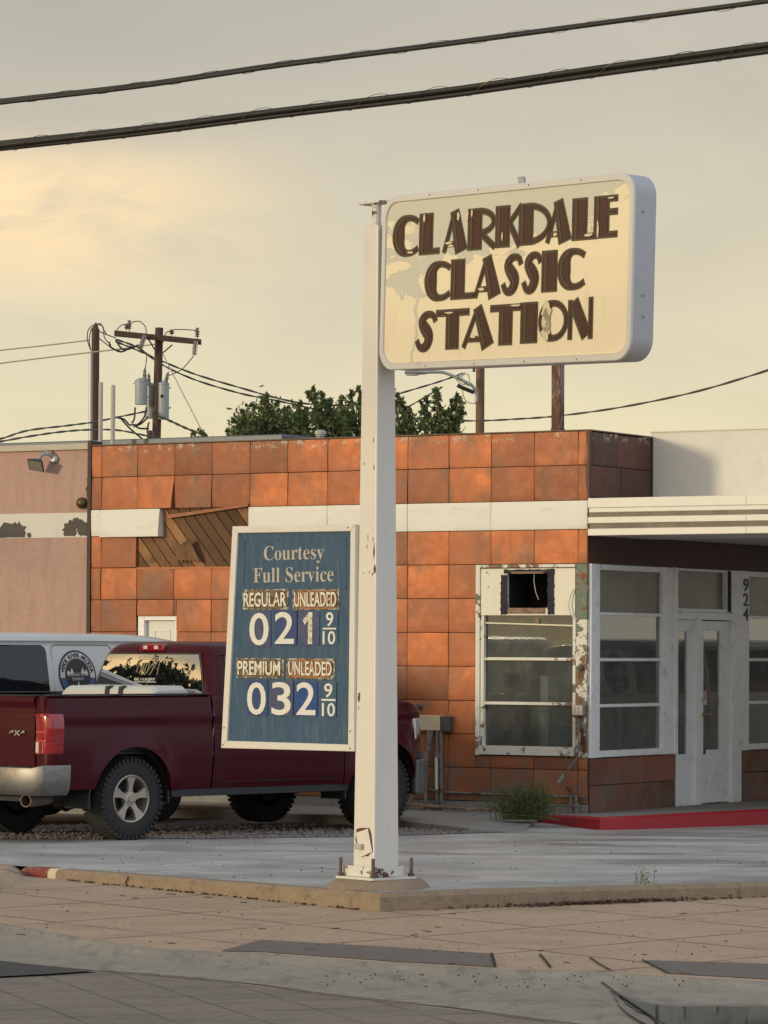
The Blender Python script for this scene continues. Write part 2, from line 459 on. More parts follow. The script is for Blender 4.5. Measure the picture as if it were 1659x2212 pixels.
M['alu'] = mat('painted_alu', (.62, .60, .56), .38, var=.04, scale=2, col2=(.45, .40, .33), lo=.62, hi=.8)
M['alu_side'] = mat('grey_alu', (.47, .475, .485), .42, var=.06, scale=2)
M['blue_board'] = mat('blue_board', (.028, .080, .155), .5, var=.18, scale=4, col2=(.075, .13, .17), lo=.46, hi=.74, streak=(3, 1, .5))
M['blue_plate'] = mat('blue_plate', (.030, .062, .185), .4, var=.2, scale=8)
M['blue_plate_bright'] = mat('bright_blue_plate', (.012, .06, .235), .4, var=.1)
M['blue_plate_pale'] = mat('faded_blue_plate', (.055, .075, .17), .45, var=.3, scale=14, col2=(.14, .13, .2), lo=.5, hi=.8)
M['digit'] = mat('digit_white', (.72, .71, .66), .45, var=.06)
M['digit_worn'] = mat('digit_worn', (.72, .70, .60), .35, var=.2, scale=20, col2=(.36, .34, .28), lo=.45, hi=.6)
M['letter_beige'] = mat('letter_beige', (.48, .43, .36), .5, var=.1, scale=20, col2=(.2, .2, .2), lo=.63, hi=.7)
M['card'] = mat('rusted_card', (.22, .16, .095), .6, var=.35, scale=12, col2=(.08, .045, .025), lo=.48, hi=.6)
M['card_orange'] = mat('orange_card', (.40, .17, .055), .55, var=.3, scale=14, col2=(.14, .07, .04), lo=.5, hi=.62)
M['card_edge'] = mat('torn_card', (.46, .44, .38), .6, var=.2, scale=16, col2=(.10, .08, .06), lo=.44, hi=.50)
M['card_letter'] = mat('card_letter', (.76, .72, .60), .5, var=.15, scale=16, col2=(.45, .27, .12), lo=.52, hi=.64)
M['sign_brown'] = mat('sign_brown', (.055, .013, .006), .5, var=.3, scale=9, col2=(.13, .036, .018), lo=.58, hi=.75)
M['sign_olive'] = mat('sign_olive', (.072, .057, .030), .45, var=.2, scale=12)
M['wood_pole'] = mat('pole_wood', (.085, .045, .03), .85, var=.35, scale=4, col2=(.15, .09, .06), lo=.5, hi=.7, streak=(6, 6, .25), bump=.01, bscale=18)
M['wood_pole_tan'] = mat('pole_wood_tan', (.19, .105, .06), .85, var=.35, scale=4, col2=(.09, .05, .035), lo=.5, hi=.7, streak=(6, 6, .25), bump=.01, bscale=18)
M['wire'] = mat('cable_black', (.018, .016, .013), .55, var=.2, scale=30)
M['wire_lash'] = mat('lashing_wire', (.12, .085, .05), .4, metal=.7)
M['wire_grey'] = mat('cable_grey', (.06, .058, .05), .6)
M['wire_pale'] = mat('cable_pale', (.36, .33, .25), .6)
M['xfmr'] = mat('transformer_grey', (.34, .36, .355), .4, var=.06, col2=(.28, .26, .2), lo=.6, hi=.8)
M['porcelain'] = mat('porcelain', (.20, .19, .17), .3)
M['truck'] = mat('burgundy_paint', (.056, .004, .008), .30, metal=.0, var=.06, scale=2, spec=.18, coat=.05, col2=(.05, .012, .013), lo=.6, hi=.9, streak=(1, 1, 2))
M['chrome'] = mat('worn_chrome', (.25, .24, .225), .48, metal=1.0, var=.2, scale=4, col2=(.19, .15, .11), lo=.48, hi=.72)
M['chrome_bright'] = mat('bright_chrome', (.7, .7, .68), .2, metal=1.0)
M['rubber'] = mat('rubber', (.022, .021, .02), .8, var=.3, scale=12, bump=.004, bscale=60)
M['plastic'] = mat('black_plastic', (.022, .022, .023), .55)
M['rim'] = mat('dusty_alloy', (.42, .37, .30), .42, metal=.75, var=.12, scale=6, col2=(.24, .19, .14), lo=.55, hi=.75)
M['glass_auto'] = mat_glass('auto_glass', (.008, .009, .011), 1.0)
def mirror_glass():
    m, t, b = new_mat('tinted_rear_glass')
    b.inputs['Base Color'].default_value = (.012, .013, .014, 1); b.inputs['Roughness'].default_value = .012
    b.inputs['Coat Weight'].default_value = 0; b.inputs['Metallic'].default_value = 0
    gl = t.node('ShaderNodeBsdfGlossy'); gl.inputs[0].default_value = (.95, .93, .90, 1); gl.inputs[1].default_value = .012
    mxn = t.node('ShaderNodeMixShader'); mxn.inputs[0].default_value = .72
    t.l.new(b.outputs[0], mxn.inputs[1]); t.l.new(gl.outputs[0], mxn.inputs[2])
    out = [n for n in t.n if n.type == 'OUTPUT_MATERIAL'][0]; t.l.new(mxn.outputs[0], out.inputs[0])
    return m
M['glass_rear'] = mirror_glass()
M['lamp_red'] = mat('lamp_red', (.30, .003, .007), .15, var=.25, scale=12, coat=1.0)
M['lamp_clear'] = mat('lamp_clear', (.62, .58, .56), .15, var=.15, scale=20, coat=1.0)
M['toolbox'] = mat('toolbox_white', (.60, .58, .52), .4, var=.05)
M['van'] = mat('van_white', (.62, .61, .57), .35, var=.04, coat=.5)
M['decal_black'] = mat('decal_black', (.02, .02, .022), .4)
M['decal_white'] = mat('decal_white', (.68, .66, .60), .4)
M['decal_blue'] = mat('decal_blue', (.05, .11, .23), .4)
M['decal_thin'] = mat('decal_pale', (.42, .34, .2), .5)
M['exhaust'] = mat('exhaust', (.17, .12, .08), .65, metal=.3, var=.3, scale=10)
M['kerb'] = mat('tan_kerb', (.285, .212, .142), .85, var=.22, scale=3.5, col2=(.14, .105, .07), lo=.50, hi=.78, streak=(1.3, 1.3, 1.6), bump=.008, bscale=50)
M['kerb_red'] = mat_flaked('red_kerb_paint', (.38, .012, .020), (.30, .09, .08), (.22, .08, .07), .63, 4.0, .5)
M['kerb_red_old'] = mat_flaked('old_red_kerb', (.24, .045, .04), (.30, .24, .18), (.24, .17, .12), .52, 7.0, .8)
M['kerb_cream'] = mat('cream_patch', (.60, .50, .35), .8)
M['slab'] = mat('walk_concrete', (.26, .245, .22), .85, var=.14, scale=2, col2=(.16, .145, .125), lo=.5, hi=.75, bump=.006)
M['wood_scrap'] = mat('scrap_wood', (.30, .19, .12), .85, var=.35, scale=8, col2=(.12, .08, .05), lo=.5, hi=.65)
M['rock'] = mat('gravel_stone', (.21, .18, .165), .9, var=.5, scale=6)
M['leaf_litter'] = mat('leaf_litter', (.075, .042, .024), .9, var=.4, scale=20)

def mat_planks():
    m, t, b = new_mat('sheathing_wood'); v = coords(t)
    rnd = t.node('ShaderNodeNewGeometry').outputs['Random Per Island']
    vv = t.node('ShaderNodeVectorMath', operation='ADD'); t.put(vv.inputs[0], v)
    t.put(vv.inputs[1], t.comb(t.math('MULTIPLY', rnd, 31.0), 0, t.math('MULTIPLY', rnd, 17.0)))
    g = t.noise(t.mapping(vv.outputs[0], (30, 1, 2.2), rot=(0, radians(-38), 0)), 1.2, 6, .65)
    c = t.mix(g, (.10, .045, .018), (.36, .185, .078))
    c = t.mix(1.0, c, t.ramp(rnd, [(0, .40), (.8, 1.15), (.86, 1.1), (1, 1.6)]), 'MULTIPLY')
    c = t.mix(t.smooth(t.noise(vv.outputs[0], 2.0, 5, .7), .5, .7), c, (.07, .042, .026))
    t.put(b.inputs['Base Color'], c); b.inputs['Roughness'].default_value = .85
    t.put(b.inputs['Normal'], t.bump(g, .006))
    return m
M['wood_board'] = mat_planks()

def mat_leaf(name, a, b_, tr=.25):
    m, t, b = new_mat(name)
    rnd = t.node('ShaderNodeNewGeometry').outputs['Random Per Island']
    t.put(b.inputs['Base Color'], t.mix(rnd, a, b_)); b.inputs['Roughness'].default_value = .6
    trn = t.node('ShaderNodeBsdfTranslucent'); t.put(trn.inputs[0], t.mix(rnd, tuple(x * 1.4 for x in a), tuple(x * 1.5 for x in b_)))
    mxn = t.node('ShaderNodeMixShader'); mxn.inputs[0].default_value = tr
    t.l.new(b.outputs[0], mxn.inputs[1]); t.l.new(trn.outputs[0], mxn.inputs[2])
    out = [n for n in t.n if n.type == 'OUTPUT_MATERIAL'][0]; t.l.new(mxn.outputs[0], out.inputs[0])
    return m
M['leaf'] = mat_leaf('tree_leaf', (.05, .078, .022), (.15, .18, .055))
M['leaf_dark'] = mat_leaf('dark_leaf', (.012, .018, .008), (.03, .04, .016), .1)
M['weed'] = mat_leaf('weed_leaf', (.065, .09, .028), (.155, .18, .062))
M['weed_pale'] = mat_leaf('weed_pale', (.085, .12, .035), (.16, .20, .07))
M['bark'] = mat('bark', (.10, .075, .055), .9, var=.3, scale=6, bump=.02, bscale=20)

def mat_lot():
    m, t, b = new_mat('lot_concrete'); v = coords(t)
    n = t.noise(v, .9, 7, .66)
    c = t.mix(t.smooth(n, .3, .7), (.28, .268, .25), (.50, .49, .47))
    c = t.mix(1.0, c, t.ramp(t.noise(v, 14, 5, .65), [(.3, .88), (.7, 1.08)]), 'MULTIPLY')
    vr = t.mapping(v, (.22, .95, 1), rot=(0, 0, radians(8)))
    wet = t.smooth(t.noise(vr, 1.6, 6, .62, .5), .50, .60)
    x = t.sep(v)[0]
    wet = t.math('MULTIPLY', wet, t.smooth(x, -2.5, 1.2, .35, 1.0))
    c = t.mix(t.math('MULTIPLY', wet, .50), c, (.14, .145, .155))
    pk = t.smooth(t.noise(t.mapping(v, (.4, .9, 1), loc=(5, 2, 0)), 1.1, 4, .6), .5, .7)
    c = t.mix(t.math('MULTIPLY', pk, .35), c, (.34, .265, .25))
    # saw-cut joints
    br = t.node('ShaderNodeTexBrick', offset=0.0); t.put(br.inputs['Vector'], t.mapping(v, rot=(0, 0, radians(31.5)), loc=(.4, .3, 0)))
    br.inputs['Scale'].default_value = 1; br.inputs['Mortar Size'].default_value = .012; br.inputs['Brick Width'].default_value = 4.2; br.inputs['Row Height'].default_value = 3.6
    c = t.mix(t.math('MULTIPLY', br.outputs['Fac'], .45), c, (.10, .095, .085))
    spots = t.smooth(t.voro(v, 5.5), .045, .03)
    c = t.mix(t.math('MULTIPLY', spots, .6), c, (.07, .06, .05))
    t.put(b.inputs['Base Color'], c)
    t.put(b.inputs['Roughness'], t.math('SUBTRACT', .62, t.math('MULTIPLY', wet, .30)))
    t.put(b.inputs['Normal'], t.bump(t.noise(v, 45, 5, .6), .004))
    return m
M['lot'] = mat_lot()

def mat_walk(name, ca, cb, dirt, size=1.2, rot=0.0, loc=(0, 0, 0), groove=.012, gcol=(.085, .06, .042), line=.8):
    m, t, b = new_mat(name); v = coords(t)
    c = t.mix(t.noise(v, 1.1, 6, .6), ca, cb)
    c = t.mix(1.0, c, t.ramp(t.noise(v, 26, 5, .75), [(.3, .74), (.7, 1.2)]), 'MULTIPLY')
    c = t.mix(t.math('MULTIPLY', t.smooth(t.noise(t.mapping(v, (.7, 1.4, 1)), 1.7, 7, .68), .46, .70), .6), c, dirt)
    c = t.mix(t.math('MULTIPLY', t.smooth(t.noise(t.mapping(v, (1.6, 1.6, 1)), 3.7, 8, .75), .56, .64), .35), c, tuple(q * .5 for q in dirt))
    c = t.mix(t.math('MULTIPLY', t.smooth(t.voro(v, 75), .22, .10), .30), c, tuple(min(1, q * 1.7) for q in ca))
    vm = t.mapping(v, (1 / size, 1 / size, 1), rot=(0, 0, rot), loc=loc)
    wob = t.math('MULTIPLY', t.math('SUBTRACT', t.noise(v, 2.0, 3, .5), .5), .03)
    gs = []
    for k in (0, 1):
        q = t.math('ADD', t.sep(vm)[k], wob)
        d = t.math('ABSOLUTE', t.math('SUBTRACT', t.math('FRACT', q), .5))
        gs.append(t.smooth(d, .5 - groove * 1.3 / size, .5 - groove * .45 / size))
    g = t.math('MAXIMUM', gs[0], gs[1])
    brk = t.smooth(t.noise(v, 1.3, 4, .6), .32, .55, .35, 1.0)
    c = t.mix(t.math('MULTIPLY', t.math('MULTIPLY', g, line), brk), c, gcol)
    sp = t.smooth(t.voro(v, 9), .05, .035)
    c = t.mix(t.math('MULTIPLY', sp, .5), c, (.06, .045, .035))
    t.put(b.inputs['Base Color'], c)
    t.put(b.inputs['Roughness'], t.math('ADD', .62, t.math('MULTIPLY', t.noise(v, 6, 4, .6), .25)))
    h = t.math('ADD', t.math('MULTIPLY', g, -1.0), t.math('MULTIPLY', t.noise(v, 50, 4, .6), .35))
    t.put(b.inputs['Normal'], t.bump(h, .006))
    return m
M['sidewalk'] = mat_walk('tan_sidewalk', (.39, .265, .175), (.50, .355, .24), (.30, .205, .138), 1.2, radians(-41.8), (.48, .14, 0), .019, (.085, .058, .04), .85)
M['street_stamped'] = mat_walk('stamped_street', (.17, .135, .108), (.255, .205, .165), (.11, .088, .072), .48, radians(-20), (.3, .1, 0), .009, (.06, .05, .042))
M['gutter'] = mat('gutter_concrete', (.285, .25, .205), .75, var=.24, scale=2.2, col2=(.15, .135, .115), lo=.48, hi=.75, streak=(1.6, .6, 1), bump=.006, bscale=60)
M['patch'] = mat('grey_patch', (.155, .128, .112), .8, var=.26, scale=5, bump=.006, bscale=60)
M['asphalt'] = mat('asphalt', (.07, .066, .062), .9, var=.5, scale=30, bump=.02, bscale=45)
M['crack'] = mat('crack', (.022, .018, .015), .95)
M['gravel_bed'] = mat('gravel_bed', (.13, .105, .088), .95, var=.45, scale=12, col2=(.05, .045, .03), lo=.5, hi=.7, bump=.03, bscale=30)
M['ground'] = mat('far_ground', (.2, .17, .13), .9)
def mat_water():
    m, t, b = new_mat('puddle_water')
    b.inputs['Base Color'].default_value = (.05, .045, .04, 1); b.inputs['Roughness'].default_value = .03; b.inputs['IOR'].default_value = 1.33
    b.inputs['Specular IOR Level'].default_value = .9
    return m
M['water'] = mat_water()
M['wet'] = mat('wet_concrete', (.14, .128, .112), .3, var=.2, scale=3, spec=.7)

def mat_signface():
    """cream acrylic face broken by ragged pale grey zones (left, upper left, upper right corner)"""
    m, t, b = new_mat('sign_face'); v = coords(t)      # object x along the face 0..2.9, z up 0..1.3
    x, y, z = t.sep(v)[:3]
    n = t.noise(t.mapping(v, (1.5, 1, 2.4)), 2.0, 7, .62, .9)
    cream = t.mix(t.noise(v, 1.4, 4, .6), (.86, .74, .52), (.82, .71, .52))
    cream = t.mix(t.math('MULTIPLY', t.smooth(t.noise(t.mapping(v, (9, 1, .7)), 2.2, 5, .6), .5, .8), .4), cream, (.66, .53, .34))
    pale = t.mix(t.noise(v, 2.0, 4, .6), (.50, .50, .44), (.57, .565, .50))
    e = t.math('ADD', z, t.math('MULTIPLY', t.math('SUBTRACT', n, .5), .75))
    edge = t.math('ADD', e, t.math('MULTIPLY', x, -.10))
    up = t.smooth(edge, .70, .712)                                      # pale zone along the top, coming down at the left
    leftz = t.math('MULTIPLY', t.smooth(x, .62, .60), t.math('MULTIPLY', t.smooth(e, .62, .635), t.smooth(e, .80, .785)))
    f = t.math('MAXIMUM', up, leftz)
    keep = t.math('MULTIPLY', t.smooth(x, 2.42, 2.47), t.smooth(t.math('ADD', e, t.math('MULTIPLY', x, -.35)), .34, .30))
    n3 = t.noise(t.mapping(v, (1.2, 1, 3), loc=(2, 0, 5)), 2.4, 6, .6, .6)
    isl = t.math('MULTIPLY', t.smooth(x, .55, .25), t.smooth(n3, .52, .535))
    f = t.math('MULTIPLY', f, t.math('SUBTRACT', 1.0, t.math('MAXIMUM', keep, isl), clamp=True))
    f = t.math('MAXIMUM', f, t.smooth(t.math('ABSOLUTE', t.math('ADD', t.math('SUBTRACT', x, .40), t.math('MULTIPLY', t.math('SUBTRACT', t.noise(v, 3, 4, .5), .5), .3))), .018, .012))
    c = t.mix(t.math('MULTIPLY', f, .85), cream, pale)
    drip = t.math('MULTIPLY', t.smooth(z, .055, .03), t.smooth(t.noise(t.mapping(v, (2, 1, 6)), 4, 5, .6), .42, .6))
    c = t.mix(drip, c, (.16, .09, .035))
    t.put(b.inputs['Base Color'], c)
    t.put(b.inputs['Roughness'], t.math('SUBTRACT', .34, t.math('MULTIPLY', f, .12)))
    b.inputs['Specular IOR Level'].default_value = .5
    t.put(b.inputs['Normal'], t.bump(t.math('ADD', t.math('MULTIPLY', f, -.3), t.noise(t.mapping(v, (1, 1, .5), rot=(0, radians(30), 0)), 3, 3, .5)), .006))
    return m
M['sign_face'] = mat_signface()
# ------------------------------------------------------------------ ground, kerbs, paving
def sheet(name, pts, mt, k='structure', sub=None):
    mb = MB(); mb.add(pts, [list(range(len(pts)))])
    o = mb.build(name, mt, fix=True)
    if o.data.polygons[0].normal.z < 0: o.data.flip_normals()
    return kind(o, k)
sheet('ground', [(-1500, -1500, -.7), (1500, -1500, -.7), (1500, 1500, -.7), (-1500, 1500, -.7)], M['ground'])
sheet('street', [(-60, -40, -.25), (60, -40, -.25), (60, 27.5, -.25), (-60, 27.5, -.25)], M['street_stamped'])

A0 = side(40, 1891); A1 = side(820, 1970); A2 = side(1659, 1938)
d1 = (A1 - A0).to_2d().normalized(); d2 = (A2 - A1).to_2d().normalized()
n1_ = Vector((-d1.y, d1.x)); n2_ = Vector((-d2.y, d2.x))
A2e = Vector((A1.x + d2.x * 16, A1.y + d2.y * 16, 0)); ALe = Vector((A0.x - d1.x * 20, A0.y - d1.y * 20, 0))
def mitre(o):
    b = (n1_ + n2_).normalized(); return A1.to_2d() + b * (o / b.dot(n1_))
def kerb_ring(p, n, top, back=.17):
    fx, fy = p.x, p.y
    bx, by = p.x + n.x * back, p.y + n.y * back
    return [(fx, fy, -.32), (fx + n.x * .012, fy + n.y * .012, top - .03), (fx + n.x * .04, fy + n.y * .04, top), (bx, by, top), (bx, by, -.32)]
def corner_ring(top, back=.17):
    f = [mitre(o) for o in (0, .012, .04, back, back)]
    return [(q.x, q.y, z) for q, z in zip(f, (-.32, top - .03, top, top, -.32))]
def lp(t): return Vector((A0.x + (A1.x - A0.x) * t, A0.y + (A1.y - A0.y) * t))
TOPL, TOPC = lot_z(A0.y) + .004, .006
L1 = (A1 - A0).length
def topl(t): return TOPL + (TOPC - TOPL) * t
tr, tc = .085, .112
mb = MB(); mb.rings([kerb_ring(lp(tc + (1 - tc) * i / 11), n1_, topl(tc + (1 - tc) * i / 11) + random.uniform(-.001, .001)) for i in range(11)] + [corner_ring(TOPC)] +
                    [kerb_ring(A1.to_2d() + d2 * (16 * i / 22), n2_, lot_z(A1.y + d2.y * 16 * i / 22) + .004 + random.uniform(-.001, .001)) for i in range(1, 23)])
kind(mb.build('kerb', M['kerb']), 'structure')
mb = MB(); mb.rings([kerb_ring(lp(0), n1_, topl(0) - .02), kerb_ring(lp(.012), n1_, topl(0) - .002), kerb_ring(lp(tr), n1_, topl(tr))])
kind(mb.build('painted_kerb', M['kerb_red_old']), 'structure')
mb = MB(); mb.rings([kerb_ring(lp(tr + .001), n1_, topl(tr)), kerb_ring(lp(tc - .001), n1_, topl(tc))])
kind(mb.build('patched_kerb', M['kerb_cream']), 'structure')
# hairline crack through the left kerb
mb = MB(); q = lp(.325)
mb.tube([(q.x - n1_.x * .004 + d1.x * x, q.y - n1_.y * .004 + d1.y * x, z) for x, z in ((0, -.14), (.01, -.10), (-.008, -.07), (.015, -.045), (.03, -.02))], .006, 5)
kind(mb.build('kerb_crack', M['crack']), 'structure')

# lot slab
q0 = ALe.to_2d(); lotpts = [q0 + n1_ * .10, mitre(.10), A2e.to_2d() + n2_ * .10, Vector((60, 60)), Vector((-60, 75)), Vector((-60, 45))]
mb = MB()
def lotgrid(poly):
    mb.add([(p.x, p.y, lot_z(p.y)) for p in poly], [list(range(len(poly)))])
lotgrid(lotpts)
o = mb.build('parking_lot', M['lot'])
if o.data.polygons[0].normal.z < 0: o.data.flip_normals()
kind(o, 'structure')
# sidewalk: outer edge follows the photographed curve
EDGE = [(-160, 1985), (0, 1995), (125, 2018), (230, 2037), (365, 2053), (565, 2061), (829, 2081.5), (1080, 2095), (1270, 2101), (1659, 2122.5), (1950, 2143)]
edge = [side(*p) for p in EDGE]
edge = [Vector((-40, edge[0].y + 17, 0))] + edge + [Vector((12, edge[-1].y - 6, 0))]
for p in edge: p.z = walk_z(p.y)
inner = [A2e.to_2d() + n2_ * .1, mitre(.1), A0.to_2d() + n1_ * .1, Vector((A0.x - d1.x * 40, A0.y - d1.y * 40)) + n1_ * .1]
pts = [tuple(p) for p in edge[1:]] + [(p.x, p.y, walk_z(p.y)) for p in inner[:3]]
mb = MB(); mb.add(pts, [list(range(len(pts)))])
A0i = A0.to_2d() + n1_ * .1; A0l = A0i - d1 * .22; ALi = ALe.to_2d() + n1_ * .1
mb.add([tuple(edge[1]), (A0i.x, A0i.y, walk_z(A0i.y)), (A0l.x, A0l.y, lot_z(A0l.y) + .004), (ALi.x, ALi.y, lot_z(ALi.y) + .004), tuple(edge[0])], [(0, 1, 2), (0, 2, 3), (0, 3, 4)])
o = mb.build('sidewalk', M['sidewalk'], fix=False)
for p in o.data.polygons:
    if p.normal.z < 0: p.flip()
kind(o, 'structure')
# gutter: rolled edge down to the street
GUT = [(-160, 2060), (0, 2078), (100, 2085), (215, 2096), (425, 2113), (690, 2145), (829, 2162), (1110, 2195), (1230, 2211), (1500, 2250), (1950, 2320)]
gut = [street(x, y, -.247) for x, y in GUT]
gut = [Vector((-40, gut[0].y + 17, -.247))] + gut + [Vector((12, gut[-1].y - 6, -.247))]
mb = MB(); rows = []
for e, g in zip(edge, gut):
    d = (g - e); d.z = 0
    e0 = e + Vector((0, 0, .004))
    r1 = e + d.normalized() * .05 + Vector((0, 0, -.012)); r2 = e + d.normalized() * .22 + Vector((0, 0, -.045))
    r2.z = min(r2.z, -.18); g2 = g + d.normalized() * 3.0 if False else g
    rows.append([e0 - d.normalized() * .03, e0, r1, r2, e.lerp(g, .6).to_2d().to_3d() + Vector((0, 0, -.238)), Vector((g2.x, g2.y, -.247)), Vector((g2.x, g2.y, -.262))])
mb.grid(lambda u, v: rows[round(u * (len(rows) - 1))][round(v * 6)], len(rows) - 1, 6)
kind(mb.build('gutter', M['gutter'], smooth='auto'), 'structure')
# grey replaced panels along the sidewalk edge, seams, cracks
def sd(px, py, dz): p = side(px, py); p.z += dz; return tuple(p)
sheet('sidewalk_patch', [sd(x, y, .004) for x, y in ((477, 2055), (565, 2031), (829, 2046), (1061, 2061), (1069, 2090), (829, 2076), (568, 2057))], M['patch'])
sheet('sidewalk_patch', [sd(x, y, .004) for x, y in ((1387, 2075), (1659, 2083), (1900, 2092), (1930, 2136), (1659, 2116), (1444, 2104))], M['patch'])
mb = MB()
def crack(pts, w, fn, dz):
    P = [fn(*p) for p in pts]
    for i in range(len(P) - 1):
        a, b = P[i], P[i + 1]; d = (b - a); d.z = 0; n = Vector((-d.y, d.x, 0)).normalized() * w / 2
        up = Vector((0, 0, dz))
        mb.add([a - n + up, b - n + up, b + n + up, a + n + up], [(0, 1, 2, 3)])
crack([(1062, 2061), (1070, 2090)], .02, side, .009)
crack([(1166, 2063), (1180, 2079), (1190, 2092)], .018, side, .008)
crack([(1274, 2070), (1296, 2085), (1318, 2097)], .016, side, .008)
crack([(1387, 2075), (1444, 2104)], .012, side, .009)
kind(mb.build('sidewalk_seams', M['crack']), 'structure')
mb = MB()
crack([(215, 2097), (300, 2103), (425, 2114), (560, 2128), (690, 2146), (829, 2162), (980, 2178), (1110, 2196), (1240, 2212), (1300, 2222)], .022, lambda x, y: street(x, y, -.2465), .004)
crack([(829, 2161), (1010, 2157), (1334, 2158)], .010, lambda x, y: street(x, y, -.226), .004)
crack([(1271, 2103), (1300, 2123), (1334, 2148), (1370, 2172), (1412, 2200), (1430, 2225)], .015, lambda x, y: street(x, y, -.222), .006)
o = kind(mb.build('gutter_cracks', M['crack']), 'structure')
sheet('asphalt_patch', [tuple(street(x, y, -.2385)) for x, y in ((-200, 2062), (0, 2075), (100, 2086), (213, 2096.5), (100, 2104), (0, 2109), (-200, 2120))], M['asphalt'])
def jag(pts, k=5, amp=1.6):
    out = []
    for i in range(len(pts)):
        a, b = pts[i], pts[(i + 1) % len(pts)]
        for s_ in range(k): out.append((a[0] + (b[0] - a[0]) * s_ / k + random.uniform(-4, 4) * amp / 2, a[1] + (b[1] - a[1]) * s_ / k + random.uniform(-1, 1) * amp / 2))
    return out
# puddle in the gutter, wet rim round it
sheet('wet_rim', [tuple(street(x, y, -.226)) for x, y in jag(((1322, 2140), (1362, 2152), (1408, 2166), (1480, 2169), (1660, 2168), (1900, 2180), (1900, 2290), (1560, 2270), (1430, 2232), (1366, 2196), (1336, 2168)))], M['wet'])
sheet('puddle', [tuple(street(x, y, -.221)) for x, y in jag(((1334, 2148), (1370, 2160), (1414, 2170.5), (1480, 2174), (1560, 2173), (1660, 2173), (1900, 2188), (1900, 2270), (1560, 2250), (1470, 2228), (1412, 2200), (1378, 2184), (1350, 2166)))], M['water'])
# gravel bed with loose stones
gfront = [lot(x, y) for x, y in ((-400, 1816), (0, 1813), (400, 1812), (760, 1808), (867, 1805), (1000, 1801), (1128, 1797.5))]
gpoly = [(p.x, p.y, lot_z(p.y) + .004) for p in gfront] + [(p[0], p[1], lot_z(p[1]) + .004) for p in ((1.2, 37.6), (.3, 40.5), (-12, 46), (-14, 38))]
sheet('gravel_bed', gpoly, M['gravel_bed'])
mb = MB()
def ynear(x):
    for a, b in zip(gfront, gfront[1:]):
        if a.x <= x <= b.x: return a.y + (b.y - a.y) * (x - a.x) / (b.x - a.x)
    return 99
octv = [(1, 0, 0), (-1, 0, 0), (0, 1, 0), (0, -1, 0), (0, 0, 1), (0, 0, -1)]
octf = [(0, 2, 4), (2, 1, 4), (1, 3, 4), (3, 0, 4), (2, 0, 5), (1, 2, 5), (3, 1, 5), (0, 3, 5)]
def rock(x, y, z, r):
    a = random.uniform(0, 6.28); ca, sa = cos(a), sin(a); sx, sy, sz = r * random.uniform(.6, 1.2), r * random.uniform(.6, 1.1), r * random.uniform(.4, .8)
    mb.add([(x + (vx * sx * ca - vy * sy * sa), y + (vx * sx * sa + vy * sy * ca), z + vz * sz) for vx, vy, vz in octv], octf)
for i in range(5200):
    x = random.uniform(-5.2, 1.1); y0 = ynear(x); y = y0 + .02 + 3.2 * random.random() ** 1.6
    if random.random() < .12: y = y0 + random.uniform(-.05, .10)
    rock(x, y, lot_z(y) + .008, random.uniform(.012, .034))
kind(mb.build('gravel', M['rock'], fix=False), 'stuff')
# twigs, crumbs and leaf bits on the paving
mb = MB()
for i in range(190):
    px, py = random.uniform(0, 1659), random.uniform(1900, 2110)
    p = side(px, py)
    e = ynear
    # keep to the walk
    rel = Vector((p.x - A1.x, p.y - A1.y))
    if (rel.dot(n1_) > -.03 and rel.dot(d1) < 0) or (rel.dot(n2_) > -.03 and rel.dot(d2) > 0): continue
    if random.random() < .35:
        a = random.uniform(0, pi); l = random.uniform(.02, .08)
        mb.tube([p + Vector((0, 0, .004)), p + Vector((cos(a) * l, sin(a) * l, .006))], .003, 4)
    else: rock(p.x, p.y, p.z + .004, random.uniform(.004, .009))
for i in range(90):
    p = lot(random.uniform(0, 1659), random.uniform(1815, 1905))
    rel = Vector((p.x - A1.x, p.y - A1.y))
    if rel.dot(n1_) > .25 and rel.dot(n2_) > .25: rock(p.x, p.y, p.z + .004, random.uniform(.005, .012))
for i in range(60):
    p = street(random.uniform(700, 1500), random.uniform(2105, 2135), -.19); rock(p.x, p.y, -.185, random.uniform(.006, .012))
for i in range(520):                                   # drift of dead leaves along the right kerb and left kerb joint
    if i < 330: t = max(0, random.gauss(1.75, .42)); q = A1.to_2d() + d2 * t - n2_ * abs(random.gauss(0, .05))
    elif i < 430: t = random.uniform(2, 6); q = A1.to_2d() + d2 * t - n2_ * abs(random.gauss(0, .02))
    else: q = lp(random.uniform(.15, .95)) - n1_ * abs(random.gauss(0, .015))
    rock(q.x, q.y, walk_z(q.y) + .006 + (random.random() * .02 if i < 330 else 0), random.uniform(.008, .02))
kind(mb.build('leaf_litter', M['leaf_litter'], fix=False), 'stuff')

# ------------------------------------------------------------------ station building (local x right along the front, y into it)
TH = radians(31.5)
C0 = at(1270, 1752, 39.0); BLOC = Vector((C0.x, C0.y, 0))
EX = Vector((cos(TH), -sin(TH), 0)); EY = Vector((sin(TH), cos(TH), 0))
def BW(x, y, z): return BLOC + EX * x + EY * y + Vector((0, 0, z))
def FW(px, py, off=0):
    q = hit(px, py, BLOC + EY * off, EY) - BLOC; return q.dot(EX), q.z
def SW(px, py, off=0):
    q = hit(px, py, BLOC + EX * off, EX) - BLOC; return q.dot(EY), q.z
def fx(px, py=1430, off=0): return FW(px, py, off)[0]
def fz(py, px=1255, off=0): return FW(px, py, off)[1]
def sy(px, py=1430): return SW(px, py)[0]
def sz(px, py): return SW(px, py)[1]
B = thing('station_building', 'old gas station clad in orange metal panels with a torn patch and white canopy', 'building', BLOC, -TH)
RZ = [4.20, 3.825, 3.436, 3.118, 2.74, 2.36, 1.979, 1.60, 1.218, .846, .472, .10]
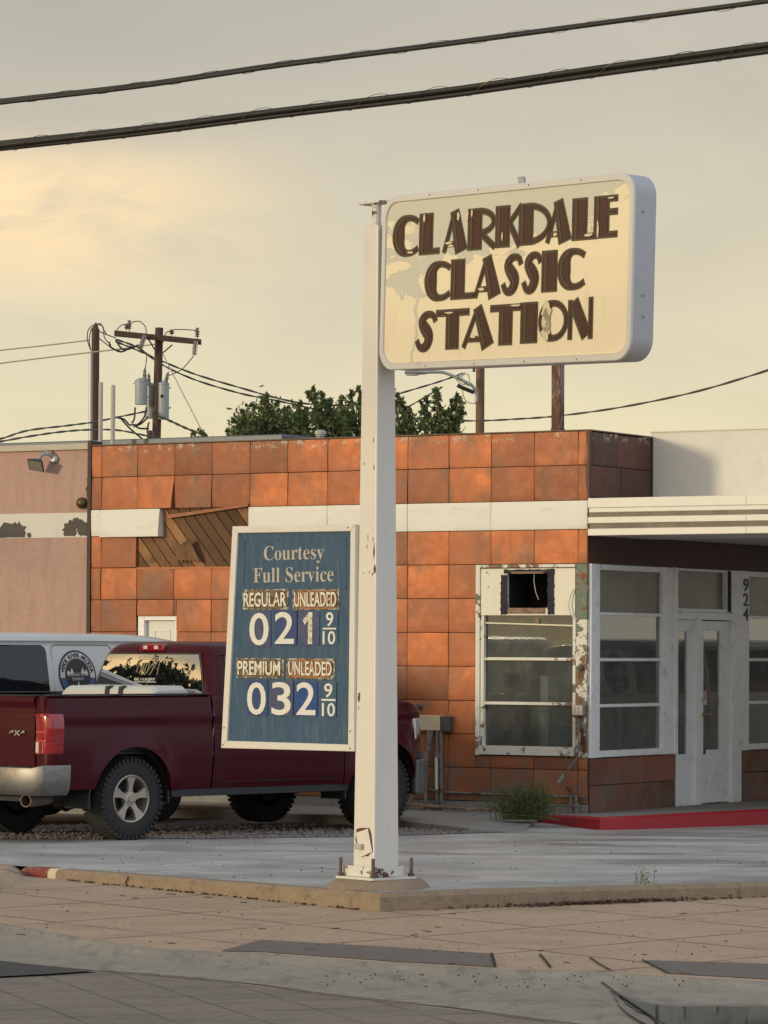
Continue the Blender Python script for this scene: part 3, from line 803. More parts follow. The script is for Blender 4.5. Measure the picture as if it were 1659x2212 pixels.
CX = [-6.735, -6.588, -6.065, -5.529, -4.994, -4.459, -3.931, -3.385, -2.85, -2.31, -1.768, -1.221, -.671, -.117, 0.0]
WX0, WX1, WZ0, WZ1 = fx(1031), fx(1274), .612, 2.735
DX0, DX1, DZ1 = fx(298, 1350), fx(383, 1350), 2.165
MISS = [(-6.065, -4.459, 2.74, 3.118)]
BMISS = (-5.70, -4.475)
def hypot2(a, b): return sqrt(a * a + b * b)
def tile(mb, x0, x1, z0, z1, tilt=None, d=.028, g=.0042, plane='F'):
    j = [random.uniform(-.006, .004) for _ in range(4)]
    if tilt: j = [a + b for a, b in zip(j, tilt)]
    s = [random.uniform(-.002, .002) for _ in range(4)]
    c = [(x0 + g + s[0], z0 + g), (x1 - g + s[1], z0 + g), (x1 - g + s[2], z1 - g), (x0 + g + s[3], z1 - g)]
    if plane == 'F':
        W_, H_ = x1 - x0, z1 - z0; nx, nz = max(3, round(W_ / .05)), max(3, round(H_ / .05)); cols = []
        bow = random.uniform(-.004, .007)
        def P(u, v):
            a = (c[0][0] * (1 - u) + c[1][0] * u) * (1 - v) + (c[3][0] * (1 - u) + c[2][0] * u) * v
            b = (c[0][1] * (1 - u) + c[1][1] * u) * (1 - v) + (c[3][1] * (1 - u) + c[2][1] * u) * v
            q = (j[0] * (1 - u) + j[1] * u) * (1 - v) + (j[3] * (1 - u) + j[2] * u) * v
            dd = min(hypot2(u * W_, v * H_), hypot2((1 - u) * W_, v * H_), hypot2(u * W_, (1 - v) * H_), hypot2((1 - u) * W_, (1 - v) * H_))
            e = min(u * W_, (1 - u) * W_, v * H_, (1 - v) * H_)
            return (a, -d + q + .0075 * exp(-dd / .045) + .0026 * exp(-e / .016) - bow * (1 - (2 * u - 1) ** 2) * (1 - (2 * v - 1) ** 2), b)
        us = [0, .018 / W_] + [.018 / W_ + (1 - .036 / W_) * i / nx for i in range(1, nx)] + [1 - .018 / W_, 1]
        vs_ = [0, .018 / H_] + [.018 / H_ + (1 - .036 / H_) * i / nz for i in range(1, nz)] + [1 - .018 / H_, 1]
        o = len(mb.v); m = len(vs_)
        V = [P(u, v) for u in us for v in vs_]
        F = [(i * m + k, (i + 1) * m + k, (i + 1) * m + k + 1, i * m + k + 1) for i in range(len(us) - 1) for k in range(m - 1)]
        ring = [i * m for i in range(len(us))] + [(len(us) - 1) * m + k for k in range(1, m)] + [i * m + m - 1 for i in range(len(us) - 2, -1, -1)] + [k for k in range(m - 2, 0, -1)]
        nb = len(V); V += [(V[r][0], .0, V[r][2]) for r in ring]
        F += [(ring[i], ring[(i + 1) % len(ring)], nb + (i + 1) % len(ring), nb + i) for i in range(len(ring))]
        mb.add(V, F)
    else:
        mb.hexa([(0, a, b) for a, b in c], [(d - q, a, b) for (a, b), q in zip(c, j)])
mb = MB(); band = MB()
for r in range(len(RZ) - 1):
    z1, z0 = RZ[r], RZ[r + 1]
    if r == 2: mb.build('upper_cladding', M['tile'], B, smooth='auto'); mb = MB()
    for k in range(len(CX) - 1):
        x0, x1 = CX[k], CX[k + 1]
        if r == 2:                                     # the white band is made of longer sheets
            continue
        rects = [(x0, x1, z0, z1)]
        rects = rect_sub(rects, (WX0, WX1 + .05, WZ0, WZ1)); rects = rect_sub(rects, (DX0, DX1, -1, DZ1))
        for h in MISS: rects = rect_sub(rects, h)
        for q in rects:
            if q[1] - q[0] < .02 or q[3] - q[2] < .02: continue
            tilt = None
            if r == 1 and abs(x0 + 6.065) < .01: tilt = (-.02, -.075, -.0, .0)
            if r == 1 and abs(x0 + 5.529) < .01: tilt = (-.01, -.02, 0, 0)
            if r == 3 and abs(x0 + 6.588) < .01: tilt = (0, -.02, -.01, 0)
            if random.random() < .22: t_ = random.uniform(.006, .016); tilt = tilt or random.choice([(-t_, 0, 0, 0), (0, -t_, 0, 0), (0, 0, -t_, 0), (-t_, -t_, 0, 0)])
            tile(mb, *q, tilt=tilt)
mb.build('lower_cladding', M['tile'], B, smooth='auto')
bx = [(-6.735, -6.600), (-6.600, -5.70), (BMISS[1], -3.385), (-3.385, -2.31), (-2.31, -1.221), (-1.221, .004)]
for i, (x0, x1) in enumerate(bx):
    tilt = (-.03, -.085, -.05, -.01) if i == 1 else None
    tile(band, x0, x1, RZ[3] + (0 if i != 1 else -.015), RZ[2], tilt=tilt, d=.036, g=.003)
band.build_split('white_band', M['band'], B, smooth='auto')
# solid wall behind the panels
core = MB()
rects = [(-6.735, 0, -.3, 4.185)]
for h in ((WX0, WX1, WZ0, WZ1), (DX0, DX1, -1, DZ1)): rects = rect_sub(rects, h)
for q in rects: core.box(q[0], q[1] - (.0 if q[1] < -.01 else .004), .012, .24, q[2], q[3])
core.box(-6.735, -.3, .26, 9, 3.85, 3.95)                            # roof deck
core.box(-6.735, -6.55, .25, 9, -.3, 4.15); core.box(-6.5, -.02, 8.8, 9, -.3, 3.8)
core.build('wall', M['core'], B)
pl = MB(); pl.box(-6.735, -.002, -.02, .01, -.3, .096)
pl.build('plinth', M['slab'], B)
# diagonal sheathing boards laid bare where panels fell off
def clip(poly, rect):
    x0, x1, z0, z1 = rect
    for ax, lim, sg in ((0, x0, 1), (0, x1, -1), (1, z0, 1), (1, z1, -1)):
        out = []
        for i in range(len(poly)):
            a, b = poly[i], poly[(i + 1) % len(poly)]
            ia, ib = (a[ax] - lim) * sg >= 0, (b[ax] - lim) * sg >= 0
            if ia: out.append(a)
            if ia != ib:
                t = (lim - a[ax]) / (b[ax] - a[ax]); out.append((a[0] + (b[0] - a[0]) * t, a[1] + (b[1] - a[1]) * t))
        poly = out
        if not poly: return []
    return poly
mb = MB(); dirv = Vector((cos(radians(-50)), sin(radians(-50)))); nv = Vector((dirv.y, -dirv.x)) * -1
for i in range(-16, 17):
    c = Vector((-5.3, 3.1)) + nv * (i * .125); h = .0565
    poly = [c - dirv * 3 - nv * h, c + dirv * 3 - nv * h, c + dirv * 3 + nv * h, c - dirv * 3 + nv * h]
    poly = clip([tuple(p) for p in poly], (-6.12, -4.42, 2.70, 3.47))
    if len(poly) >= 3: mb.prism(poly, .010, -.004 + random.uniform(-.003, .003), lambda a, b, d: (a, d, b))
mb.build('sheathing_boards', M['wood_board'], B)
mb = MB(); mb.hexa([(-5.62, -.055, 3.36), (-5.60, -.055, 3.315), (-4.47, -.05, 3.44), (-4.47, -.05, 3.47)], [(-5.62, -.035, 3.36), (-5.60, -.035, 3.315), (-4.47, -.03, 3.44), (-4.47, -.03, 3.47)])
mb.box(-6.065, -4.46, -.03, -.006, 2.715, 2.745)
mb.build('nailer_strip', M['tile'], B, bevel=.003)
mb = MB()
P_ = [FW(*p) for p in ((388, 1209), (392, 1183), (420, 1165), (440, 1213))]
mb.prism(P_, -.09, -.10, lambda a, b, d: (a, d + (2.95 - b) * .12, b))
mb.build('hanging_panel_scrap', M['wood_board'], B)
mb = MB(); mb.tube([(*[FW(388, 1190)[0], -.04], FW(388, 1190)[1]), (FW(396, 1200)[0], -.05, FW(396, 1200)[1]), (FW(402, 1216)[0], -.05, FW(402, 1216)[1])], .012, 6)
mb.build('torn_lath', M['dark_trim'], B)

# corner: parapet return towards the storefront side
PY = 1.475
mb = MB()
for (y0, y1, z0, z1) in ((.03, .62, 3.825, 4.195), (.62, PY - .03, 3.825, 4.19), (.03, .72, 3.47, 3.825), (.72, PY - .03, 3.47, 3.825)):
    tile(mb, y0, y1, z0, z1, plane='S', d=.02)
mb.box(-.02, .028, -.034, .022, 3.44, 4.205)
mb.build('parapet_return', M['tile_dark'], B, bevel=.005)
mb = MB(); mb.box(-.24, -.003, .24, PY, 3.3, 4.19)
mb.build('parapet_core', M['core'], B)
mb = MB(); mb.box(-6.735, .03, -.035, .25, 4.203, 4.216)
mb.box(-.24, .03, .253, PY, 4.203, 4.216)
mb.build('parapet_cap', mat('cap_mortar', (.19, .13, .09), .9, var=.4, scale=9), B)
mb = MB(); mb.box(-.05, .035, PY - .028, PY + .001, 3.46, 4.20)
mb.build('parapet_edge', M['dark_trim'], B)
# canopy
cz = [fz(y, 1290, -.06) for y in (1076, 1097, 1107, 1117, 1130.5, 1142, 1157)]
mb = MB(); cw = 9.0
cl = fx(1269.5, 1115, -.085)
mb.box(cl, cw, -.085, PY - .002, cz[1], cz[0]); mb.box(cl + .01, cw, -.075, PY - .004, cz[2], cz[1])
mb.box(cl, cw, -.085, PY - .004, cz[4], cz[3]); mb.box(cl, cw, -.085, PY - .004, cz[6], cz[5])
mb.build('canopy_fascia', M['fascia'], B, bevel=.006)
mb = MB(); mb.box(cl + .012, cw, -.070, PY - .006, cz[3], cz[2]); mb.box(cl + .012, cw, -.070, PY - .006, cz[5], cz[4])
mb.build('canopy_stripe', M['gold_stripe'], B)
mb = MB()
for xs_ in (1.95, 4.4, 6.9):
    for a_, b_ in ((cz[1], cz[0]), (cz[4], cz[3]), (cz[6], cz[5])): mb.box(xs_ - .003, xs_ + .003, -.0865, -.084, a_ + .004, b_ - .004)
mb.build_split('fascia_seam', M['steel_grey'], B)
mb = MB(); mb.box(.03, cw, PY + .003, 9, cz[6] + .01, cz[6] + .06); mb.box(0.03, cw, -.06, PY - .01, cz[6] + .006, cz[6] + .05)
mb.build('canopy_ceiling', M['soffit'], B)
mb = MB(); mb.box(.004, cw, PY + .004, 8.9, cz[0] - .2, fz(935, 1405, PY))
mb.build('upper_wall', M['white_wall'], B)
mb = MB(); mb.box(-.004, cw + .02, PY - .012, 8.92, fz(935, 1405, PY) + .002, fz(935, 1405, PY) + .018)
mb.build('upper_wall_cap', M['white_wall'], B)
mb = MB(); mb.box(cw - .35, cw - .1, .1, .35, -.3, cz[6]); mb.box(cw - .3, cw, 7.5, 8.9, -.3, cz[6])
mb.build_split('canopy_pier', M['white_frame'], B)

# front window with the boarded top and the hole of a lost air conditioner
def win_pane(mb, mbg, x0, x1, z0, z1): pass
wl, wr = fx(1048), fx(1239.5)
zt, zb = fz(1330), fz(1614.5)
W = MB()
W.box(WX0, WX0 + .055, -.045, .07, WZ0, WZ1)                       # left trim
W.box(WX0 + .055, wl, -.03, .07, WZ0 + .02, fz(1329))
W.box(wr, fx(1246), -.03, .07, zb, fz(1329))
W.box(WX0 + .055, fx(1246), -.05, .07, WZ1 - .035, WZ1)            # head
for a, b in ((1421, 1427.5), (1518, 1524.6)): W.box(wl, wr, -.02, .055, fz(b), fz(a))
W.box(WX0 + .055, fx(1244), -.065, .07, fz(1634), zb)              # sill
win = W.build('window', M['white_old'], B, bevel=.004, label='front window with flaking white frame and a boarded top')
hz1, hz0 = fz(1227), fz(1329); hx0, hx1 = WX0 + .056, fx(1244.5)
hole = (fx(1098), fx(1186), fz(1313), fz(1236))
H = MB()
for q in rect_sub([(hx0, hx1, hz0, hz1)], hole): H.box(q[0], q[1], -.028, .01, q[2], q[3])
H.build('header_board', mat_flaked('header_paint', (.76, .70, .56), (.28, .2, .12), (.2, .13, .08), .63, 4.5, .5), win)
H = MB()
tarr = (fx(1084), fx(1200), fz(1329), fz(1229))
def ragged(x0, x1, z0, z1, mb, n=18, amp=.007, y=-.034):
    pts = []
    for i in range(n): pts.append((x0 + (x1 - x0) * i / n, z0 + random.uniform(-amp, amp)))
    for i in range(n): pts.append((x1 + random.uniform(-amp, amp), z0 + (z1 - z0) * i / n))
    for i in range(n): pts.append((x1 - (x1 - x0) * i / n, z1 + random.uniform(-amp, amp)))
    for i in range(n): pts.append((x0 + random.uniform(-amp, amp), z1 - (z1 - z0) * i / n))
    mb.prism(pts, y, y + .004, lambda a, b, d: (a, d, b))
ragged(tarr[0], hole[0] + .004, tarr[2] + .01, fz(1241), H)
ragged(hole[1] - .004, tarr[1], tarr[2] + .01, tarr[3], H, y=-.036)
ragged(hole[0] - .04, hole[1] + .03, hole[3] - .006, fz(1229.5), H, amp=.006, y=-.0385)
H.build_split('tar_paper', M['tar'], win)
H = MB(); H.box(hole[0] + .01, hole[1] - .03, -.03, .05, fz(1326), hole[2]); H.box(hole[0] + .05, hole[1] - .05, -.04, .03, hole[3] - .012, hole[3] + .01)
H.build_split('bare_wood_sill', M['wood_scrap'], win)
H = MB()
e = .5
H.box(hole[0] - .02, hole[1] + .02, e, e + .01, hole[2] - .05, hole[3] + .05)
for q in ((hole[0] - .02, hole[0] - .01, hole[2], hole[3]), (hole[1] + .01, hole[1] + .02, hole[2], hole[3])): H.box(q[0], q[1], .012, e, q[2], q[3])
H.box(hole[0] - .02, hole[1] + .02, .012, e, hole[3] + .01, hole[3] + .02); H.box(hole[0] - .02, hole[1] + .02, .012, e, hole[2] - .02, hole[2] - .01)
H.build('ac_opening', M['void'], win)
H = MB(); cx = fx(1152)
H.tube([(cx, .02, hole[3]), (cx + .005, .0, hole[3] - .10), (cx + .04, -.02, hole[3] - .22), (cx + .07, -.01, hole[3] - .30)], .005, 6)
H.build('hanging_wire', M['pipe'], win)
H = MB(); xx = fx(1246)
H.tube([(fx(1244), -.05, fz(1272)), (fx(1238), -.06, fz(1285)), (fx(1234), -.07, fz(1308)), (fx(1238), -.07, fz(1325)), (fx(1245), -.06, fz(1336)), (fx(1252), -.05, fz(1338))], .007, 6)
H.build('loose_cable', M['conduit_white'], win)
for (a, b) in ((1330, 1421), (1427.5, 1518), (1524.6, 1614.5)):
    P = MB(); P.box(wl - .005, wr + .005, .018, .024, fz(b) - .005, fz(a) + .005); P.build('pane', M['glass'], win)
P = MB(); P.hexa([(wl + .01, -.012, fz(1347)), (wr - .01, -.012, fz(1353)), (wr - .01, .006, fz(1353)), (wl + .01, .006, fz(1347))],
                 [(wl + .01, -.012, fz(1344)), (wr - .01, -.012, fz(1350)), (wr - .01, .006, fz(1350)), (wl + .01, .006, fz(1344))])
P.build('glazing_bar', M['cream'], win)
P = MB(); P.lathe([(.0, 0), (.028, .004), (.03, .012), (.0, .018)], 12, M=Matrix.Translation((fx(1160), .014, fz(1342))) @ Matrix.Rotation(pi / 2, 4, 'X'))
P.build('mud_nest', M['wood_scrap'], win)
# corner post between the front window and the storefront
mb = MB(); mb.box(fx(1246.5), -.003, -.032, .10, WZ0, fz(1338)); post_ = mb.build('corner_post', M['white_peel'], B, bevel=.004)
mb = MB(); mb.box(fx(1246.5), -.003, -.032, .10, fz(1338) + .002, WZ1 + .004); mb.build('corner_post_bare', M['green_peel'], B, bevel=.004)
mb = MB()
for p in ((1262, 1590), (1266, 1606)):
    x, z = FW(*p); ragged(x - .025, x + .012, z - .10, z + .08, mb, 5, .008, y=-.037)
mb.build('rotted_corner', M['rust'], B)

# storefront wall on the x = 0 side
heads = 2.73
S0 = SW(1277, 1430)[0]
wa0, wa1 = sy(1291), sy(1426.5)
wframe1 = sy(1456)
dl, dr = sy(1457), sy(1596.5)
wb0, wb1 = sy(1613.5), 7.3
zsill, zbot = .605, .68
mb = MB()
mb.box(-.24, -.004, .24, 8.8, heads + .03, 3.46)
for (y0, y1) in ((.10, dl), (dr, 8.8)): mb.box(-.24, -.004, y0, y1, -.3, zsill)
mb.build('storefront_core', M['core'], B)
mb = MB(); mb.box(-.003, .022, .03, 8.8, heads + .012, cz[6] + .004)
mb.build('header_panel', M['header'], B)
mb = MB()
for (y0, y1, z0, z1) in ((.012, .40, .30, .60), (.40, 1.28, .30, .60), (1.28, dl - .004, .30, .60), (.012, .40, -.25, .30), (.40, 1.28, -.25, .30), (1.28, dl - .004, -.25, .30)):
    tile(mb, y0, y1, z0, z1, plane='S', d=.022)
mb.build('sill_panels', M['tile_red'], B, bevel=.005); mb = MB()
y = dr + .004
while y < 8.7:
    tile(mb, y, y + .9, .34, .60, plane='S', d=.022); tile(mb, y, y + .9, -.25, .34, plane='S', d=.022); y += .9
mb.build('sill_panels', M['tile_red'], B, bevel=.005)

def shop_window(y0, y1, g0, g1, mull, film_top, label):
    W = MB()
    W.box(-.10, .03, y0, g0, zsill, heads + .01); W.box(-.10, .03, g1, y1 - .075, zsill, heads + .01)
    W.box(-.12, .045, y1 - .07, y1, zsill - .003, heads + .012)
    zt0 = 2.675
    W.box(-.10, .028, g0, g1, zt0, heads + .008); W.box(-.10, .04, g0, g1, zsill + .004, zbot)
    for z in mull: W.box(-.03, .012, g0, g1, z - .018, z + .018)
    o = W.build('window', M['white_frame'], B, bevel=.005, label=label)
    zs = [zbot] + [z for z in mull] + [zt0]
    for i in range(len(zs) - 1):
        P = MB(); P.box(-.020, -.014, g0 - .004, g1 + .004, zs[i] + (.018 if i else 0), zs[i + 1] - (.018 if i < len(mull) else 0))
        P.build('pane', M['glass_film'] if (i == len(zs) - 2 and film_top) else M['glass_clean'], o)
    return o
mu = [sz(1350, 1617 - 0) * 0 + z for z in (SW(1350, 1523.5)[1], SW(1350, 1425)[1], SW(1350, 1327)[1])]
sw1 = shop_window(.012, wframe1, wa0, wa1, mu, True, 'storefront window left of the door with brown film in its top pane')
mu2 = [SW(1630, 1517.5)[1], SW(1630, 1425)[1], SW(1630, 1333)[1]]
sw2 = shop_window(dr + .002, wb1, wb0, wb1 - .25, mu2, True, 'storefront window right of the door cut by the photo edge')
mb = MB()                                                           # neon tube sign inside the right window
yy, zz = SW(1642, 1375)
circ = [(-.06, yy + .20 + .16 * cos(a), zz + .19 * sin(a)) for a in [i * 2 * pi / 20 for i in range(21)]]
mb.tube(circ, .008, 6)
for k in (-.09, 0.02, .11): mb.tube([(-.06, yy - .22, zz + k), (-.06, yy - .02, zz + k - .01)], .007, 6)
mb.build('neon_tube_sign', M['sticker_grey'], sw2)
# door bay
D = MB()
D.box(-.12, .035, dl, sy(1459.5), -.2, heads + .01); 
D.box(-.12, .035, sy(1576.5), dr, -.2, heads + .01)
zr0, zr1 = SW(1515, 1339)[1], SW(1515, 1323.5)[1]
D.box(-.10, .05, dl + .01, sy(1576.5), zr0, zr1)
D.box(-.08, .02, sy(1459.5), sy(1576.5), SW(1515, 1235)[1], heads + .008)
D.box(-.08, .02, sy(1567), sy(1576.5), zr1, SW(1515, 1235)[1])
D.box(-.08, .02, sy(1459.5), sy(1576.5), zr1, SW(1515, 1315)[1])
D.box(-.10, .028, sy(1499), sy(1512), -.2, zr0)                    # mullion
fr = D.build('door_frame', M['white_frame'], B, bevel=.005)
P = MB(); P.box(-.045, -.039, sy(1459), sy(1567), SW(1515, 1315)[1], SW(1515, 1235)[1]); P.build('transom_pane', M['glass_film'], fr)
P = MB(); P.box(.0205, .024, sy(1568), sy(1575), 2.25, 2.73); ragged_ = None
P.build('torn_strip', M['tar'], fr)
def leaf(y0, y1, g0, g1, gz0, gz1, z0, z1, name, kick):
    L = MB()
    for q in rect_sub([(y0, y1, z0, z1)], (g0, g1, gz0, gz1)): L.box(-.06, -.018, q[0], q[1], q[2], q[3])
    if kick: L.box(-.017, -.013, sy(1527), sy(1560), z0 + .25, z0 + .62)
    o = L.build(name, M['white_frame'], B, bevel=.003)
    P = MB(); P.box(-.045, -.04, g0, g1, gz0, gz1); P.build('pane', M['glass_clean'], o)
    return o
gz0, gz1 = SW(1470, 1630)[1], SW(1470, 1364)[1]
leaf(sy(1459.5) + .002, sy(1499) - .002, sy(1460.5), sy(1488.5), gz0, gz1, -.16, zr0 - .004, 'sidelight', False)
door = leaf(sy(1512) + .004, sy(1576.5) - .004, sy(1522.5), sy(1559), SW(1540, 1629)[1], SW(1540, 1363)[1], .012, zr0 - .012, 'door', True)
yk, zk = SW(1518.5, 1543)
mb = MB(); Rx_ = Matrix.Rotation(pi / 2, 4, 'Y')
mb.lathe([(.033, -.02), (.033, .004), (.02, .010), (0, .012)], 14, M=Matrix.Translation((-.012, yk, zk)) @ Rx_)
mb.tube([(-.01, yk, zk), (.035, yk, zk), (.04, yk + .03, zk - .004), (.038, yk + .12, zk + .004), (.03, yk + .13, zk + .012)], .009, 8)
mb.build('handle', M['brass'], door, smooth='auto'); mb = MB()
mb.lathe([(.027, -.02), (.027, .006), (.012, .012), (0, .013)], 14, M=Matrix.Translation((-.012, yk, SW(1518, 1512)[1])) @ Rx_)
mb.build('deadbolt', M['brass'], door, smooth='auto')
mb = MB(); y0, y1 = sy(1523), sy(1533); mb.box(-.0385, -.036, y0, y1, SW(1528, 1508.5)[1], SW(1528, 1492.5)[1]); st = mb.build('no_smoking_sticker', M['sticker_pink'], door)
mb = MB(); cy, czz = (y0 + y1) / 2, SW(1528, 1500)[1]
ring = [(-.0345, cy + .043 * cos(a), czz + .043 * sin(a)) for a in [i * 2 * pi / 18 for i in range(19)]]
mb.tube(ring, .005, 5); mb.tube([(-.0345, cy - .03, czz + .03), (-.0345, cy + .03, czz - .03)], .005, 5); mb.build('prohibition_mark', M['red_line'], st)
mb = MB(); mb.box(-.0385, -.036, y0, y1, SW(1528, 1523)[1], SW(1528, 1510)[1]); mb.build('notice_sticker', M['sticker_grey'], door)
# house number, one digit under the other
ny0, ny1 = sy(1600), sy(1611.5)
Mn = Matrix(((0, 0, 0, .034), (1, 0, 0, 0), (0, 0, 1, 0), (0, 0, 0, 1))) @ Matrix(((1, 0, 0, 0), (0, 0, 0, 0), (0, 0, 1, 0), (0, 0, 0, 1)))
Mn = Matrix(((0, -1, 0, .034), (1, 0, 0, 0), (0, 0, 1, 0), (0, 0, 0, 1)))
for ch, a, b in (('9', 1250, 1277), ('2', 1281.5, 1309), ('4', 1313.5, 1340)):
    text_fit('house_number', ch, ny0, ny1, SW(1605, b)[1], SW(1605, a)[1], M['num'], B, Mn, .003, .012)
# plain white side door far left in the front
SD = MB()
for q in rect_sub([(DX0, DX1, -.2, DZ1)], (DX0 + .09, DX1 - .03, -.3, DZ1 - .05)): SD.box(q[0], q[1], .0, .12, q[2], q[3])
sdf = SD.build('side_door_frame', M['stucco_white'] if False else M['white_frame'], B, bevel=.004)
SD = MB(); SD.box(DX0 + .092, DX1 - .032, .06, .10, -.15, DZ1 - .052)
for z0, z1 in ((1.15, 2.0), (.1, .95)):
    for q in rect_sub([(DX0 + .2, DX1 - .14, z0, z1)], (DX0 + .215, DX1 - .155, z0 + .015, z1 - .015)): SD.box(q[0], q[1], .052, .06, q[2], q[3])
SD.build('side_door', mat('door_white', (.72, .70, .64), .5, var=.03), B)

# dim room behind the glass
R_ = MB()
R_.box(-6.4, -.26, .26, 8.7, -.02, .0)
R_.box(-6.4, -.26, 3.4, 3.5, .0, 3.0); R_.box(-6.4, -.26, .26, 8.7, 3.0, 3.1); R_.box(-4.6, -4.5, .26, 8.7, 0, 3.0)
for k in range(6): R_.box(-3.9 + k * .62, -3.88 + k * .62, 3.385, 3.398, .9, 2.9)
R_.build('interior', M['room'], B)
R_ = MB()
R_.box(-3.2, -.9, 2.7, 3.2, 0, 1.02); R_.box(-3.25, -.85, 2.64, 3.25, 1.02, 1.06); R_.box(-2.4, -.5, 1.0, 1.4, 0, .75); R_.box(-1.9, -1.2, 3.32, 3.39, 1.5, 1.95)
R_.box(-1.5, -.6, 4.5, 5.2, 0, 1.3); R_.box(-2.8, -.5, 6.6, 6.7, 0, 2.2)
R_.build('counter', M['room_dark'], B)
R_ = MB()
R_.box(-1.0, -.8, .55, 1.25, 0, 1.15); R_.box(-.95, -.85, .62, .9, 1.16, 1.5); R_.box(-.55, -.53, 3.05, 3.22, .4, 1.9); R_.box(-1.6, -1.55, 1.9, 2.6, .9, 1.9)
R_.box(-.62, -.6, 2.15, 2.24, .5, 2.0); R_.box(-.9, -.7, 4.3, 4.7, 0, 1.4); R_.build('pale_blocks', M['room'], B)  # pale blocks added inside to vary the brightness of the panes
R_ = MB(); xh, zh = fx(1060), fz(1500)
R_.tube([(xh - .05 + .55 * sin(a) * .62, .5, .62 + 1.0 * cos(a)) for a in [i * .12 - .35 for i in range(17)]], .022, 8)
R_.build('hose', M['black'], B, smooth=True)
R_ = MB(); R_.box(-.075, -.06, wa1 - .20, wa1 - .02, zbot, mu[2]); R_.build('inner_strip', M['cream'], sw1)  # cream colour stands in for the lit inner side of the frame
R_ = MB(); R_.box(-.075, -.06, wb0 + .25, wb0 + .42, zbot, mu2[2]); R_.build('inner_strip', M['cream'], sw2)

# walk with the red kerb, and the concrete slab left of it
kp = [lot(x, y) for x, y in ((1147, 1774), (1180, 1778.5), (1214, 1783), (1245, 1787.5), (1270, 1791), (1295, 1793), (1331, 1793), (1390, 1791.3), (1450, 1789), (1560, 1784.8), (1659, 1781), (1900, 1772))]
kt = [-.03, -.01, .01, .028, .038, .044, .046, .05, .054, .06, .063, .065]
cen = BW(2.0, 6.0, 0)
mb = MB(); ringsk = []
for i, p in enumerate(kp):
    a, b = kp[max(i - 1, 0)], kp[min(i + 1, len(kp) - 1)]
    n = Vector((-(b - a).y, (b - a).x, 0)).normalized()
    if n.y < 0: n = -n
    ringsk.append((p, n, kt[i]))
mb.rings([[(p.x, p.y, -.3), (p.x + n.x * .01, p.y + n.y * .01, t - .02), (p.x + n.x * .03, p.y + n.y * .03, t), (p.x + n.x * .15, p.y + n.y * .15, t), (p.x + n.x * .15, p.y + n.y * .15, -.3)] for p, n, t in ringsk])
kind(mb.build('red_kerb', M['kerb_red'], smooth='auto'), 'structure')
mb = MB()
back = []
for (p, n, t) in ringsk: back.append(p + n * .15)
tgt = [BW(x, y, 0) for x, y in ((-.9, -.01), (-.55, -.01), (-.25, -.01), (0, -.01), (0, .05), (0, .3), (0, .9), (0, 1.5), (0, 2.4), (0, 3.4), (0, 4.6), (0, 7))]
mb.grid(lambda u, v: (lambda i, j: Vector((back[i].x + (tgt[i].x - back[i].x) * j / 3, back[i].y + (tgt[i].y - back[i].y) * j / 3, kt[i] - .002 + ((.004 if i > 3 else min(kt[i], 0.0)) - kt[i]) * j / 3)))(round(u * 11), round(v * 3)), 11, 3)
kind(mb.build('walkway', M['slab']), 'structure')
F_ = [lot(1130, 1798), lot(1014, 1799), lot(866, 1786, .015), lot(605, 1769, .035), BW(-6.5, -1.5, 0)]
zt_ = [-.076, -.03, -.005, .0, -.01]
Bk = [BW(-.6, -.02, 0), BW(-1.0, -.02, 0), BW(-1.8, -.02, 0), BW(-3.4, -.02, 0), BW(-6.7, -.02, 0)]
mb = MB(); mb.rings([[(f.x, f.y, -.3), (f.x, f.y, z), (k.x, k.y, -.01), (k.x, k.y, -.3)] for f, k, z in zip(F_, Bk, zt_)])
kind(mb.build('concrete_slab', M['slab'], bevel=.01), 'structure')

# ------------------------------------------------------------------ pink stucco neighbour
PB = thing('stucco_building', 'flat pink stucco building with a peeling white stripe at the far left', 'building', BW(-6.80, 0, 0), -TH)
zs0, zs1 = fz(1160, 215) - .0, fz(1107, 190)
ptop = fz(971, 190)
mb = MB(); mb.box(-8, 0, .02, .25, -.3, zs0); mb.box(-8, 0, .02, .25, zs1, ptop); mb.box(-8, 0, .25, 8, 3.8, 3.9); mb.box(-8, -7.8, .25, 8, -.3, 4.0)
mb.build('wall', M['stucco'], PB)
mb = MB(); mb.box(-8, -.02, .012, .25, zs0, zs1); mb.build('white_stripe', M['stucco_white'], PB)
mb = MB(); mb.box(-8, .0, -.02, .27, ptop + .002, ptop + .075); mb.build('coping', mat('pale_coping', (.50, .43, .34), .6, var=.1), PB, bevel=.005)
mb = MB(); mb.box(.004, .055, -.03, .2, -.3, ptop + .1); mb.build('gap_strip', M['dark_trim'], PB)  # dark strip filling the gap between the two buildings
# ragged bare spots in the stripe where the white coat fell away
mb = MB()
def blob(px, py, rx, rz, y, n=26, rag=.22, floor=None):
    x, z = FW(px, py); x += 6.80
    pts = []
    for i in range(n):
        a = 2 * pi * i / n; r = 1 + random.uniform(-rag, rag)
        zz_ = z + rz * r * sin(a)
        if floor is not None: zz_ = max(zz_, floor + random.uniform(0, .01))
        pts.append((x + rx * r * cos(a), zz_))
    mb.prism(pts, y, y + .003, lambda a, b, d: (a, d, b))
blob(20, 1150, .22, .12, .007, floor=zs0 + .005); blob(38, 1147, .12, .10, .0062, floor=zs0 + .005); blob(62, 1156, .03, .03, .0066)
blob(150, 1144, .10, .10, .007, floor=zs0 + .01); blob(165, 1131, .10, .07, .0062); blob(178, 1142, .08, .09, .0054, floor=zs0 + .01); blob(188, 1150, .06, .05, .0046, floor=zs0 + .01)
mb.build_split('bare_spot', mat('bare_grey', (.105, .092, .08), .9, var=.2), PB)
